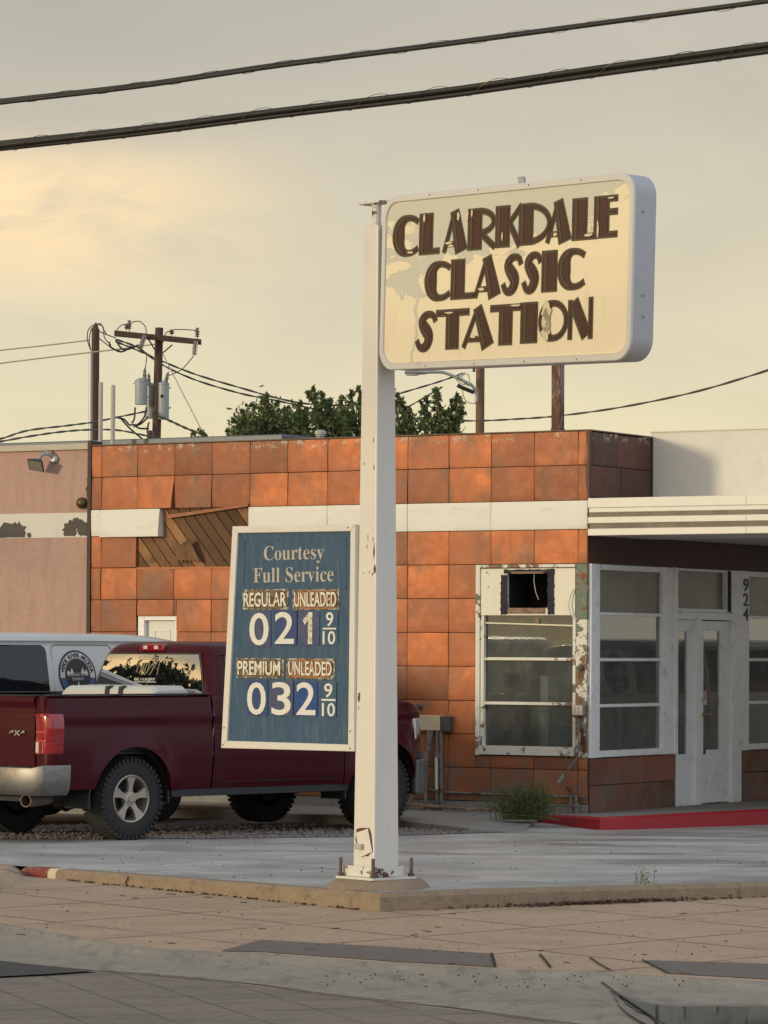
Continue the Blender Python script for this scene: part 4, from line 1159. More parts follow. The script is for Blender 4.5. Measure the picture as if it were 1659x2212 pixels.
mb = MB(); x, z = FW(188, 1055); x += 6.8; ragged(x - .02, x + .03, z - .09, z + .12, mb, 5, .02, y=.014); mb.build('torn_spot', M['dark_trim'], PB)

# floodlight, bell
x, z = FW(117, 992)
FL = thing('floodlight', 'grey floodlight tilted down on an arm high on the pink wall', 'light', BW(x, .02, z), -TH)
mb = MB(); mb.lathe([(.055, 0), (.055, .03), (.03, .05)], 12, M=Matrix.Rotation(pi / 2, 4, 'X')); mb.tube([(0, -.03, 0), (-.03, -.09, .06), (-.09, -.14, .05), (-.13, -.17, -.01)], .018, 8)
mb.tube([(-.02, -.06, .05), (-.09, -.10, .10)], .022, 8)
mb.build('bracket', M['galv'], FL, smooth='auto')
T_ = Matrix.Translation((-.13, -.17, -.05)) @ Matrix.Scale(.74, 4) @ Matrix.Rotation(radians(36), 4, 'X') @ Matrix.Rotation(radians(12), 4, 'Y')
mb = MB(); mb.hexa([(-.06, .05, -.05), (.06, .05, -.05), (.06, .05, .05), (-.06, .05, .05)][::1], [(-.15, -.08, -.11), (.15, -.08, -.11), (.15, -.08, .11), (-.15, -.08, .11)], M=T_)
mb.build('housing', M['plastic'], FL, bevel=.01)
mb = MB(); mb.box(-.125, .125, -.084, -.0815, -.09, .09, M=T_); mb.build('lens', mat('flood_lens', (.55, .50, .40), .15, metal=.6), FL)
x, z = FW(178, 1087)
bell = MB(); bell.lathe([(.0, .075), (.03, .072), (.055, .055), (.07, .02), (.07, 0), (.02, 0), (.02, -.02)], 18, M=Matrix.Rotation(pi / 2, 4, 'X') @ Matrix.Translation((0, 0, 0)))
o = bell.build('alarm_bell', mat('bell_bronze', (.13, .085, .04), .4, metal=.6), smooth='auto'); o.location = BW(x, .0, z); o.rotation_euler = (0, 0, -TH)
tag(o, 'round bronze alarm bell on the pink wall just above the white stripe', 'bell')

# electrical box and conduits by the window
x0, z0 = FW(918, 1577); x1, z1 = FW(962, 1545)
EB = thing('utility_box', 'cream and dark grey electrical box on conduits low on the orange wall', 'utility box', BW((x0 + x1) / 2, -.03, z0), -TH)
w_ = (x1 - x0) / 2; h_ = z1 - z0
mb = MB(); mb.box(-w_, w_, -.10, 0, 0, h_); mb.build('cream_cover', M['box_cream'], EB, bevel=.006)
mb = MB(); mb.box(w_ + .002, w_ + .125, -.09, 0, -.01, h_ - .01); mb.build('dark_cover', M['box_dark'], EB, bevel=.006)
zg = -z0 - .05
for pts, r, mt in (([(-.02, -.08, 0), (-.03, -.08, -.18), (-.04, -.09, -.3), (-.05, -.1, zg)], .022, M['conduit']),
                   ([(.02, -.07, 0), (-.02, -.08, -.2), (-.07, -.12, -.42)], .022, M['conduit']), ([(-.07, -.12, -.42), (-.13, -.16, -.68)], .021, M['conduit_white']),
                   ([(-.13, -.16, -.68), (-.26, -.2, zg + .02)], .02, M['conduit']),
                   ([(.08, -.06, 0), (.085, -.06, zg)], .02, M['conduit']), ([(.13, -.06, 0), (.14, -.06, zg)], .02, M['conduit']),
                   ([(.085, -.085, -.3), (.09, -.085, -.66)], .018, M['conduit_white'])):
    mb = MB(); mb.tube(pts, r, 8)
    for p in pts[1:-1]: mb.tube([Vector(p) + Vector((0, 0, .03)), Vector(p) - Vector((0, 0, .03))], r * 1.5, 8)
    mb.build('conduit', mt, EB, smooth='auto')
mb = MB(); mb.tube([(.085, -.06, -.235), (.085, -.06, -.315)], .042, 8); mb.build('coupling', M['conduit'], EB); mb = MB(); mb.tube([(-.05, -.11, -.24), (-.045, -.10, -.34)], .038, 8); mb.build('coupling', M['conduit'], EB)
x, z = FW(912, 1526)
mb = MB(); mb.tube([(0, .0, .0), (-.02, -.08, -.0), (-.06, -.10, -.01), (-.12, -.11, -.07), (-.15, -.11, -.16), (-.16, -.11, -.5), (-.16, -.11, -1.25)], .026, 10); mb.lathe([(.035, -.02), (.035, .02)], 10, M=Matrix.Rotation(pi / 2, 4, 'X'))
o = mb.build('vent_elbow', M['conduit'], smooth='auto'); o.location = BW(x, -.03, z); o.rotation_euler = (0, 0, -TH)
tag(o, 'bent grey pipe coming out of the orange wall behind the pickup nose', 'pipe')
# low horizontal pipe with a valve
x0, z0 = FW(955, 1715); x1, z1 = FW(1268, 1721)
mb = MB(); mb.tube([(x0, -.06, .19), ((x0 + x1) / 2, -.06, .185), (x1, -.06, .18)], .014, 8); mb.tube([(x0, -.06, .19), (x0 - .15, -.06, .22), (x0 - .22, -.07, .34)], .012, 8)
o = mb.build('gas_pipe', M['conduit'], smooth='auto'); o.location = BLOC; o.rotation_euler = (0, 0, -TH); tag(o, 'thin grey pipe running low along the foot of the orange wall', 'pipe')
x, z = FW(1247, 1740)
V_ = thing('pipe_valve', 'rusty upright valve fitting at the foot of the wall beside the red kerb', 'valve', BW(x, -.10, .0), -TH)
mb = MB(); mb.tube([(-.025, 0, -.05), (-.025, 0, .2)], .02, 8); mb.tube([(.04, 0, -.05), (.04, 0, .19)], .02, 8); mb.tube([(-.06, 0, .09), (.07, 0, .09)], .018, 8); mb.tube([(.04, 0, .07), (.04, 0, .11)], .032, 8)
mb.build('body', M['conduit'], V_, smooth='auto')
mb = MB(); mb.tube([(-.05, 0, .26), (-.01, 0, .20)], .015, 6); mb.tube([(-.07, -.01, .28), (-.03, -.01, .26)], .02, 6); mb.build('handle', M['rust'], V_)
# outlet box with its conduit whip
x0, z0 = FW(1245, 1545); x1, z1 = FW(1263, 1523)
OB = thing('outlet_box', 'weathered grey double outlet box on the peeling corner post', 'outlet', BW((x0 + x1) / 2, -.035, z0), -TH)
w_ = (x1 - x0) / 2
mb = MB(); mb.box(-w_, w_ + .03, -.07, 0, 0, z1 - z0); mb.build('box', M['galv'], OB, bevel=.006)
for s in (-1, 1): mb = MB(); mb.box(-.003 + s * .024 - .016, -.003 + s * .024 + .016, -.078, -.071, .025, z1 - z0 - .02); mb.build('cover_plate', M['box_cream'], OB, bevel=.003)
mb = MB(); pts = [FW(*p) for p in ((1256, 1546), (1258, 1600), (1258, 1632), (1250, 1650), (1240, 1664), (1230, 1680))]
cx_ = (x0 + x1) / 2; mb.tube([(px - cx_, -.03 - .02 * i, pz - z0) for i, (px, pz) in enumerate(pts)], .010, 7); mb.build('whip', M['conduit'], OB, smooth=True)
mb = MB(); a, b = FW(1233, 1674), FW(1222, 1690); mb.tube([(a[0] - cx_, -.12, a[1] - z0), (b[0] - cx_, -.13, b[1] - z0)], .022, 8); mb.build('plug', M['galv'], OB)
x, z = FW(1258.5, 1443)
K = MB(); K.lathe([(.034, 0), (.034, .02), (.018, .03), (0, .03)], 12, M=Matrix.Rotation(pi / 2, 4, 'X')); K.tube([(0, -.02, 0), (.004, -.04, -.05), (-.004, -.03, -.1)], .007, 6)
o = K.build('old_fitting', M['box_dark'], smooth='auto'); o.location = BW(x, -.034, z); o.rotation_euler = (0, 0, -TH); tag(o, 'small dark round fitting with a wire stub on the peeling corner post', 'fitting')
# scraps of wood lying at the wall foot
scr = [(937, 1735, .20, .07, .05, 55, 35, 'short pale block leaning upright at the wall foot'), (985, 1740, .42, .06, .04, -22, 3, 'splintered tan board lying at the wall foot beside the weed'),
       (1020, 1741, .75, .09, .03, -35, 2, 'long brown board lying flat against the wall foot'), (905, 1733, .16, .12, .05, 20, 20, 'pale wedge of wood behind the pickup tyre'),
       (1055, 1746, .5, .05, .025, -30, 0, 'thin dark lath half under the weed')]
for (px, py, l, ww, hh, ang, tilt, lab) in scr:
    p = hit(px, py, (0, 0, .02), (0, 0, 1)); q = p - BLOC; x = q.dot(EX)
    p = BW(x, -.28, .0)
    mb = MB(); mb.box(-l / 2, l / 2, -ww / 2, ww / 2, 0, hh)
    for i in range(len(mb.v)): mb.v[i] += Vector((random.uniform(-.03, .03) * l, random.uniform(-.01, .01), random.uniform(-.006, .006)))
    o = mb.build('wood_scrap', M['wood_scrap'], bevel=.004); o.location = p + Vector((0, 0, .005 + abs(sin(radians(tilt))) * l / 2)); o.rotation_euler = (0, radians(tilt), radians(ang))
    tag(o, lab, 'wood scrap', 'wood scraps at the wall foot')
# roof things
def roofthing(px, off, z=3.95): return BW(fx(px, 950, off), off, z)
x0, x1 = fx(-300, 950, 1.0), fx(610, 950, 1.0)
DU = thing('roof_duct', 'long grey sheet-metal housing lying on the roof behind the parapet', 'roof unit', BW(x1, 1.0, 3.95), -TH)
zt_ = fz(937.5, 610, 1.0) - 3.95
mb = MB(); mb.box(x0 - x1, 0, 0, 2.4, 0, zt_ + 0.0); mb.build('housing', M['duct'], DU, bevel=.012)
mb = MB(); mb.box(.002, .012, .03, 1.5, .1, zt_ - .04); ep = mb.build('end_panel', M['box_dark'], DU)
text_fit('lettering', 'SUN', .35, 1.0, zt_ - .16, zt_ - .06, M['steel_grey'], ep, Matrix(((0, -1, 0, .016), (1, 0, 0, 0), (0, 0, 1, 0), (0, 0, 0, 1))), .002, .01)
for px, ytop, off, lab in ((217, 826, .6, 'taller pale vent pipe on the roof, nearest the dark wooden pole'), (243.5, 832, .6, 'shorter pale vent pipe on the roof with dark scuffs')):
    p = roofthing(px, off); zt_ = fz(ytop, px, off)
    mb = MB(); mb.lathe([(.027, 0), (.027, zt_ - 3.95), (.021, zt_ - 3.95), (.021, zt_ - 4.1)], 14); o = mb.build('vent_pipe', M['pipe'], smooth='auto'); o.location = p
    tag(o, lab, 'pipe', 'pale vent pipes on the roof')
p = roofthing(692, .9); zt_ = fz(929, 692, .9) - 3.95
VC = thing('roof_vent', 'small pale round roof vent with a slotted collar behind the parapet', 'vent', p, 0)
mb = MB(); mb.lathe([(.055, 0), (.055, zt_ * .88), (.068, zt_ * .88), (.068, zt_ * .97), (.04, zt_), (0, zt_)], 18); mb.build('cap', M['pipe'], VC, smooth='auto')
mb = MB()
for i in range(12):
    a = 2 * pi * i / 12
    for zz_ in (.74, .8): mb.box(.0545, .058, -.008, .008, zt_ * zz_, zt_ * zz_ + .012, M=Matrix.Rotation(a, 4, 'Z'))
mb.build('slots', M['black'], VC)
# ------------------------------------------------------------------ sign post
TS = radians(49.5)
PP = at(812, 1897, 26.75)
PBASE = Vector((PP.x, PP.y, PP.z))
PR = Matrix.Rotation(-TS, 3, 'Z')
SP = thing('sign_post', 'tall white tapering square steel sign post, rust-chipped and bolted to a tan pad', 'post', PBASE, -TS)
ztop = at(800, 488, 26.75).z - PBASE.z
def ph(z): return (.2475 + (.163 - .2475) * z / ztop) / 2
mb = MB()
zs = [.02 + (ztop - .02) * i / 8 for i in range(9)]
mb.rings([[(-ph(z), -ph(z), z), (ph(z), -ph(z), z), (ph(z), ph(z), z), (-ph(z), ph(z), z)] for z in zs])
mb.build('shaft', M['post'], SP, bevel=.012)
mb = MB(); mb.tube([(.001 + ph(.1), .02, .1), (.001 + ph(ztop * .72), .012, ztop * .72)], .0025, 5); mb.build('weld_seam', M['white_frame'], SP)
mb = MB(); mb.box(-.215, .215, -.215, .215, -.002, .016); mb.build('base_plate', M['base'], SP, bevel=.003)
mb = MB()
h0, h1 = .145, .205
for s in (-1, 1):
    mb.box(-h1, h0, s * .150 - .008, s * .150 + .008, .017, .095); mb.box(s * .150 - .0075, s * .150 + .0075, -h0 + .01, h0 - .01, .018, .093)
mb.build('collar', M['base'], SP, bevel=.003)
for sx in (-1, 1):
    for s2 in (-1, 1):
        mb = MB(); x, y = sx * .188, s2 * .188
        mb.lathe([(.014, 0), (.014, .135 + random.uniform(-.015, .01)), (.010, .14)], 10, M=Matrix.Translation((x, y, .016))); mb.lathe([(.024, 0), (.024, .024)], 6, M=Matrix.Translation((x, y, .017)))
        mb.build('anchor_bolt', M['bolt'], SP)
mb = MB(); mb.lathe([(.036, 0), (.036, .16), (.045, .17)], 14, M=Matrix.Translation((-.03, 0, ztop)))
mb.box(-.19, .10, -.05, .09, ztop + .172, ztop + .186)
mb.build('top_plate', M['base'], SP, bevel=.003)
# torn access cover
hc = [((x), (y)) for x, y in ((772, 1794), (800, 1791), (806, 1842), (782, 1852))]
def PL(px, py, off):                                 # post left face plane, local
    n = PR @ Vector((0, 1, 0)); o0 = PBASE + PR @ Vector((0, -off, 0))
    q = PR.transposed() @ (hit(px, py, o0, n) - PBASE); return q.x, q.z
off = ph(.3)
mb = MB(); pts = [PL(x, y, off) for x, y in ((770, 1800), (772, 1790), (784, 1788), (798, 1789), (802, 1800), (806, 1838), (795, 1850), (780, 1846), (774, 1830), (769, 1815))]
mb.prism(pts, -off - .0015, -off - .006, lambda a, b, d: (a, d, b)); mb.build('rusted_opening', M['rust'], SP)
mb = MB(); pts = [PL(x, y, off) for x, y in ((772, 1799), (796.5, 1790), (806, 1840), (781.5, 1852))]
mb.hexa([(a, -off - .007 - .008 * (i in (0, 3)), b) for i, (a, b) in enumerate(pts)], [(a, -off - .010 - .008 * (i in (0, 3)), b) for i, (a, b) in enumerate(pts)])
cv = mb.build('access_cover', M['post'], SP, bevel=.002)
x0, z0 = PL(774, 1834, off); x1, z1 = PL(789, 1823, off)
mb = MB(); mb.box(x0, x1, -off - .045, -off - .008, z0, z1); mb.build('cover_knob', M['pipe'], cv, bevel=.006)
# paint chips that read at this distance
mb = MB()
def chip(px, py, rx, ry, face='L'):
    z_ = 0
    if face == 'L':
        for _ in range(3):
            o_ = ph(max(.1, z_)); x, z_ = PL(px, py, o_)
        pts = [(x + rx * (1 + random.uniform(-.4, .4)) * cos(a), z_ + ry * (1 + random.uniform(-.4, .4)) * sin(a)) for a in [i * 2 * pi / 9 for i in range(9)]]
        y = -ph(z_) + .0003
        mb.prism(pts, y, y - .0022, lambda a, b, d: (a, d - (b - z_) * .0, b))
for c in ((776, 1505, .014, .035), (808, 1190, .008, .05), (809, 1230, .010, .04), (798, 1236, .006, .008), (805, 1240, .007, .01), (785, 1238, .004, .006), (793, 1180, .003, .02), (806, 1165, .003, .02), (808, 1010, .004, .02), (807, 950, .003, .02), (787, 1002, .003, .01),
          (800, 1890, .02, .012), (786, 1893, .03, .008), (770, 1893, .02, .008), (795, 1160, .002, .03), (775, 1530, .004, .01)): chip(*c)
mb.build_split('rust_chip', M['rust'], SP)

# concrete pad the post stands on
mb = MB()
cx, cy = PBASE.x, PBASE.y
def padring(w, z, jit=.0): return [(cx + .02 + w * cos(a) * (1 + .25 * abs(cos(2 * a - 1.2))) , cy + w * sin(a) * (1 + .1 * abs(sin(2 * a))), z) for a in [i * 2 * pi / 20 + .1 for i in range(20)]]
zb_ = lot_z(cy)
mb.rings([padring(.345, zb_ - .1), padring(.342, zb_ + .008), padring(.30, PBASE.z - .016), padring(.27, PBASE.z - .0025)])
kind(mb.build('post_footing', M['kerb'], smooth='auto'), 'structure')

# ------------------------------------------------------------------ big sign cabinet
SG0 = at(819.5, 801, 26.62)
SGM = Matrix.Rotation(-radians(51), 4, 'Z') @ Matrix.Rotation(radians(1.8), 4, 'Y')
SGI = SGM.to_3x3().transposed(); SGN = SGM.to_3x3() @ Vector((0, 1, 0))
def SGL(px, py, off=0):
    q = SGI @ (hit(px, py, SG0 + SGN * off, SGN) - SG0); return q.x, q.z
SG = thing('station_sign', 'big white rounded sign box lettered Clarkdale Classic Station in brown deco letters', 'sign', SG0)
SG.rotation_euler = (0, radians(1.8), -radians(51))
SWD = SGL(1369, 575)[0]; SHT = (SGL(819.5, 427)[1] + SGL(1369, 370)[1]) / 2
def rrect(x0, x1, z0, z1, r, n=7):
    pts = []
    for cx, cz, a0 in ((x1 - r, z0 + r, -pi / 2), (x1 - r, z1 - r, 0), (x0 + r, z1 - r, pi / 2), (x0 + r, z0 + r, pi)):
        for i in range(n + 1):
            a = a0 + pi / 2 * i / n; pts.append((cx + r * cos(a), cz + r * sin(a)))
    return pts
RR = .155
mb = MB(); o_ = rrect(0.004, SWD - .004, .004, SHT - .004, RR)
mb.rings([[(x, y, z) for x, z in o_] for y in (.012, .10, .205)])
mb.build('cabinet', M['alu_side'], SG, smooth='auto', bevel=.004)
mb = MB(); fw = .052
outer = rrect(0, SWD, 0, SHT, RR); inner = rrect(fw, SWD - fw, fw, SHT - fw, RR - fw * .6)
n = len(outer)
R4 = [[(x, .010, z) for x, z in outer], [(x, -.006, z) for x, z in rrect(.002, SWD - .002, .002, SHT - .002, RR)], [(x, -.012, z) for x, z in rrect(.008, SWD - .008, .008, SHT - .008, RR - .004)],
      [(x, -.012, z) for x, z in rrect(fw - .006, SWD - fw + .006, fw - .006, SHT - fw + .006, RR - fw * .6)], [(x, .004, z) for x, z in inner]]
mb.rings(R4, caps=False)
mb.build('retainer_frame', M['alu'], SG, smooth='auto')
mb = MB(); mb.prism(inner, .0, .004, lambda a, b, d: (a, d, b))
face = mb.build('face_panel', M['sign_face'], SG)
mb = MB()
for px, py in ((1390, 456), (1390, 683)):
    o0 = SG0 + SGM.to_3x3() @ Vector((SWD, 0, 0)); q = SGI @ (hit(px, py, o0, SGM.to_3x3() @ Vector((1, 0, 0))) - SG0)
    mb.lathe([(.014, -.003), (.012, .005), (0, .008)], 10, M=Matrix.Translation((SWD - .004, q.y, q.z)) @ Matrix.Rotation(pi / 2, 4, 'Y'))
q = SGI @ (hit(1390, 638, o0, SGM.to_3x3() @ Vector((1, 0, 0))) - SG0)
for d in (-.012, .012): mb.lathe([(.010, -.003), (.009, .004), (0, .005)], 8, M=Matrix.Translation((SWD - .004, q.y + d, q.z)) @ Matrix.Rotation(pi / 2, 4, 'Y'))
mb.build_split('rivet', M['galv'], SG, smooth='auto')
mb = MB()
for k in range(1, 5):
    for z in (.022, SHT - .022): mb.lathe([(.006, 0), (.005, .003), (0, .004)], 8, M=Matrix.Translation((SWD * k / 5, -.012, z)) @ Matrix.Rotation(pi / 2, 4, 'X'))
mb.build_split('frame_screw', M['rust'], SG)
mb = MB(); x_ = SGL(1107, 395)[0]; mb.box(x_ - .03, x_ + .03, .08, .10, SHT - .005, SHT + .05); mb.box(x_ - .045, x_ + .02, .08, .10, SHT + .05, SHT + .06); mb.build('lifting_lug', M['galv'], SG)
mb = MB(); mb.box(-.06, .05, .05, .16, .12, .22); mb.box(-.06, .05, .05, .16, SHT - .25, SHT - .15); mb.build('mounting_bracket', M['alu_side'], SG)

# deco letters: strokes of varying width, olive outline, brown fill, thin olive inline
DEP = [0]
def stroke(pts, ws, ext=0.0, grow=0.0):
    pts = [Vector(p) for p in pts]; k = len(pts)
    if ext:
        pts[0] = pts[0] + (pts[0] - pts[1]).normalized() * ext; pts[-1] = pts[-1] + (pts[-1] - pts[-2]).normalized() * ext
    L_, R2 = [], []
    for i, p in enumerate(pts):
        d = (pts[min(i + 1, k - 1)] - pts[max(i - 1, 0)]).normalized(); nn = Vector((-d.y, d.x)); hw = ws[i] / 2 + grow
        L_.append(p + nn * hw); R2.append(p - nn * hw)
    return L_, R2
def arc(cx, cy, rx, ry, a0, a1, wf, n=22):
    pts, ws = [], []
    for i in range(n + 1):
        a = radians(a0 + (a1 - a0) * i / n); pts.append((cx + rx * cos(a), cy + ry * sin(a))); ws.append(wf(a))
    return pts, ws
def letter(ch, W, H, K, t):
    """strokes (points, widths) in a box W x H; K thick stem, t thin; and inline strokes"""
    S = []; I = []
    def bar(x0, x1, y0=0, y1=H): S.append(([((x0 + x1) / 2, y0), ((x0 + x1) / 2, y1)], [x1 - x0] * 2))
    def thin(a, b, w=None): S.append(([a, b], [w or t] * 2))
    def inl(x): I.append(([(x, .0), (x, H)], [.020] * 2))
    h = t / 2
    if ch == 'I': bar(0, W); inl(W * .26)
    elif ch == 'L': bar(0, K); thin((K * .8, h), (W, h)); inl(K * .26)
    elif ch == 'E':
        bar(0, K); inl(K * .26)
        thin((K * .8, h), (W, h)); thin((K * .8, H - h), (W, H - h)); thin((K * .8, H * .62), (W, H * .62))
    elif ch == 'T': thin((0, H - h * 1.3), (W, H - h * 1.3), t * 1.3); bar(W * .5 - K * .46, W * .5 + K * .46, 0, H - t); I.append(([(W * .5 - K * .22, 0), (W * .5 - K * .22, H - t)], [.020] * 2))
    elif ch == 'A':
        ap = W * .50
        S.append(([(W - K * .52, 0), (ap - K * .08, H)], [K, K * .62])); thin((h * .9, 0), (ap - K * .18, H * .93), t * .85); thin((W * .22, H * .17), (W * .6, H * .17), t * .7)
        I.append(([(W - K * .80, 0), (ap - K * .18, H * .92)], [.018] * 2))
    elif ch == 'R':
        bar(0, K); inl(K * .24)
        p, w_ = arc(K * .86, H * .68, W - K * .86 - h, H * .32 - h, 92, -92, lambda a: t); S.append((p, w_))
        thin((K * .95, H * .40), (W - h * .4, .02 * H), t * 1.25)
    elif ch == 'K':
        bar(0, K); inl(K * .24)
        thin((K * .9, H * .50), (W * .98, H * .985), t * 1.05); S.append(([(K * 1.02, H * .62), (W - t * .8, 0)], [t * 1.2, t * 1.7]))
    elif ch == 'D':
        bar(0, K); inl(K * .24)
        p, w_ = arc(K * .75, H * .5, W - K * .75 - h, H * .5 - h, 90, -90, lambda a: t * 1.05); S.append((p, w_))
    elif ch in 'C':
        rx, ry = W * .62, H * .5
        p, w_ = arc(rx, H * .5, rx - t * .6, ry - h, 52, 308, lambda a: t + (K * .86 - t) * max(0, -cos(a)) ** 1.5)
        # keep the outer edge on the ellipse by pulling the centreline in where the stroke is thick
        p = [(x + (ww - t) * .5 * .9, y) for (x, y), ww in zip(p, w_)]
        p = [(x + (W - rx * 1.62) * max(0, (x - rx) / rx), y) for x, y in p]
        S.append((p, w_)); q = p[5:-5]; I.append(([(x - ww * .22, y) for (x, y), ww in zip(q, w_[5:-5])], [.018] * len(q)))
    elif ch == 'O':
        p, w_ = arc(W * .5, H * .5, W * .5 - h, H * .5 - h, 0, 360, lambda a: t + (K * .72 - t) * max(0, -cos(a)) ** 1.5, 32)
        p = [(x + (ww - t) * .5, y) for (x, y), ww in zip(p, w_)]; S.append((p, w_))
    elif ch == 'S':
        cp = [(.95, .80), (.86, .92), (.66, .965), (.44, .93), (.30, .82), (.29, .71), (.40, .60), (.54, .48), (.63, .36), (.60, .20), (.46, .08), (.28, .045), (.13, .10), (.04, .22)]
        ws = [.10, .11, .12, .17, .24, .30, .36, .39, .36, .30, .24, .16, .11, .10]
        P, Wt = [], []
        for i in range(len(cp) - 1):
            p0, p1, p2, p3 = cp[max(i - 1, 0)], cp[i], cp[i + 1], cp[min(i + 2, len(cp) - 1)]
            for s in range(3):
                u = s / 3
                P.append(tuple((.5 * (2 * p1[a] + (p2[a] - p0[a]) * u + (2 * p0[a] - 5 * p1[a] + 4 * p2[a] - p3[a]) * u * u + (3 * p1[a] - p0[a] - 3 * p2[a] + p3[a]) * u ** 3)) * (W if a == 0 else H) for a in (0, 1)))
                Wt.append((ws[i] + (ws[i + 1] - ws[i]) * u) * K * 1.55)
        P.append((cp[-1][0] * W, cp[-1][1] * H)); Wt.append(ws[-1] * K * 1.55)
        S.append((P, Wt)); q = P[8:30]; I.append(([(x - .05 * K, y - .10 * K) for x, y in q], [.016] * len(q)))
    elif ch == 'N':
        thin((h, 0), (h, H * .95), t); thin((W - h, 0), (W - h, H), t); S.append(([(W * .20, H * .92), (W - K * .42, K * .15)], [K * .62, K * .62]))
        I.append(([(W * .12, H * .80), (W - K * .70, 0.0)], [.018] * 2))
    return S, I
def cell(px0, px1, pyt, pyb):                        # from the crop's own pixels to the face
    c = lambda x, y: SGL((1530 + x / 1.728) / 1.823, (740 + y / 1.728) / 1.823)
    xm, ym = (px0 + px1) / 2, (pyt + pyb) / 2
    return c(px0, ym)[0], c(px1, ym)[0], c(xm, pyb)[1], c(xm, pyt)[1]
ROWS = [('CLARKDALE', [(30, 210), (210, 352), (370, 542), (540, 732), (728, 912), (886, 1112), (1072, 1252), (1250, 1426), (1398, 1562)], (30, 194, 1562, 42), (120, 470, 1562, 335)),
        ('CLASSIC', [(247, 426), (424, 592), (582, 770), (770, 915), (910, 1047), (1042, 1150), (1150, 1342)], (310, 500, 1260, 408), (310, 775, 1260, 697)),
        ('STATION', [(185, 332), (322, 550), (503, 722), (690, 907), (898, 1016), (1020, 1226), (1221, 1393)], (250, 840, 1390, 737), (250, 1115, 1390, 1026))]
E_ = .0155
KABS = (lambda q: q[1] - q[0] - 2 * E_)(cell(1042, 1150, 425, 718))
for word, cells, tl, bl in ROWS:
    for ch, (a, b_) in zip(word, cells):
        xm = (a + b_) / 2
        yt = tl[1] + (tl[3] - tl[1]) * (xm - tl[0]) / (tl[2] - tl[0]); yb = bl[1] + (bl[3] - bl[1]) * (xm - bl[0]) / (bl[2] - bl[0])
        x0, x1, z0, z1 = cell(a, b_, yt, yb)
        x0 += E_; x1 -= E_; z0 += E_; z1 -= E_
        Wc, Hc = x1 - x0, z1 - z0
        S, I = letter(ch, Wc, Hc, min(KABS * (.82 if ch == 'A' else .95), Wc * .74) if ch != 'I' else Wc, .019)
        mo, mf = MB(), MB()
        def slab(mbx, P, y, th):
            n = len(P[0]); vs = []
            for (l, r) in zip(*P): vs += [(x0 + l.x, y, z0 + l.y), (x0 + r.x, y, z0 + r.y), (x0 + l.x, y + th, z0 + l.y), (x0 + r.x, y + th, z0 + r.y)]
            fs = []
            for i in range(n - 1):
                o = 4 * i; fs += [(o, o + 1, o + 5, o + 4), (o + 2, o + 6, o + 7, o + 3), (o, o + 4, o + 6, o + 2), (o + 1, o + 3, o + 7, o + 5)]
            o = 4 * (n - 1); fs += [(0, 2, 3, 1), (o, o + 1, o + 3, o + 2)]
            mbx.add(vs, fs)
        for k, (p, w_) in enumerate(S):
            slab(mo, stroke(p, w_, 0 if ch == 'O' else E_, E_), -.0030 - .0004 * k, .002)
            slab(mf, stroke(p, w_), -.0062 - .0004 * k, .002)
        lt = mo.build('letter', M['sign_olive'], SG)
        mf.build('letter_fill', M['sign_brown'], lt)
        if I:
            mi = MB()
            for p, w_ in I: slab(mi, stroke(p, w_), -.0090, .0018)
            mi.build('letter_inline', M['sign_olive'], lt)
# bare places where the letters have flaked away
mb = MB()
def flake(px, py, rx, rz, n=14, y=-.0112):
    c = SGL((1530 + px / 1.728) / 1.823, (740 + py / 1.728) / 1.823)
    mb.prism([(c[0] + rx * (1 + random.uniform(-.35, .35)) * cos(a), c[1] + rz * (1 + random.uniform(-.3, .3)) * sin(a)) for a in [i * 2 * pi / n for i in range(n)]], y, y + .0015, lambda a, b, d: (a, d, b))
for f in ((1078, 835, .055, .06), (1078, 900, .040, .075), (1074, 985, .042, .055), (1090, 930, .02, .06), (1430, 290, .010, .06), (1365, 322, .05, .010), (418, 375, .04, .010), (430, 395, .03, .008), (638, 690, .035, .010), (582, 1012, .03, .012),
          (780, 330, .008, .03), (1140, 318, .02, .012), (155, 440, .035, .008), (250, 205, .012, .03), (482, 195, .014, .03), (545, 190, .008, .04), (575, 175, .008, .03), (870, 800, .05, .007), (420, 850, .05, .006), (1520, 68, .03, .006)): flake(*f)
mb.build_split('flaked_spot', mat('flaked_cream', (.70, .60, .40), .5, var=.1), SG)

# ------------------------------------------------------------------ fuel price board
PS_N = PR @ Vector((0, 1, 0)); PS_0 = PBASE + PR @ Vector((-ph(1.2), -ph(1.2) + .005, 0))
def PSL(x, y, off=0, raw=False):
    px, py = (x, y) if raw else (471.8 + x / 3.98, 1124.5 + y / 3.98)
    q = PR.transposed() @ (hit(px, py, PS_0 + PS_N * off, PS_N) - PSB); return q.x, q.z
PSB = PS_0.copy(); PSB.z = hit(764, 1624, PS_0, PS_N).z
PS = thing('price_sign', 'blue full-service fuel price board in a white frame beside the sign post', 'price board', PSB, -TS)
OC = [PSL(*p) for p in ((45, 1955), (1188, 1985), (1198, 35), (143, 50))]; IC = [PSL(*p) for p in ((95, 1893), (1137, 1925), (1158, 92), (188, 108))]
mb = MB()
for i in range(4):
    j = (i + 1) % 4
    y0, y1 = (-.03, .05) if i % 2 == 0 else (-.028, .052)
    mb.hexa([(OC[i][0], y0, OC[i][1]), (OC[j][0], y0, OC[j][1]), (IC[j][0], y0, IC[j][1]), (IC[i][0], y0, IC[i][1])], [(OC[i][0], y1, OC[i][1]), (OC[j][0], y1, OC[j][1]), (IC[j][0], y1, IC[j][1]), (IC[i][0], y1, IC[i][1])])
mb.build('frame', M['white_frame'] if False else mat('price_frame', (.70, .665, .60), .5, var=.06, scale=5, col2=(.45, .40, .34), lo=.62, hi=.75), PS, bevel=.005)
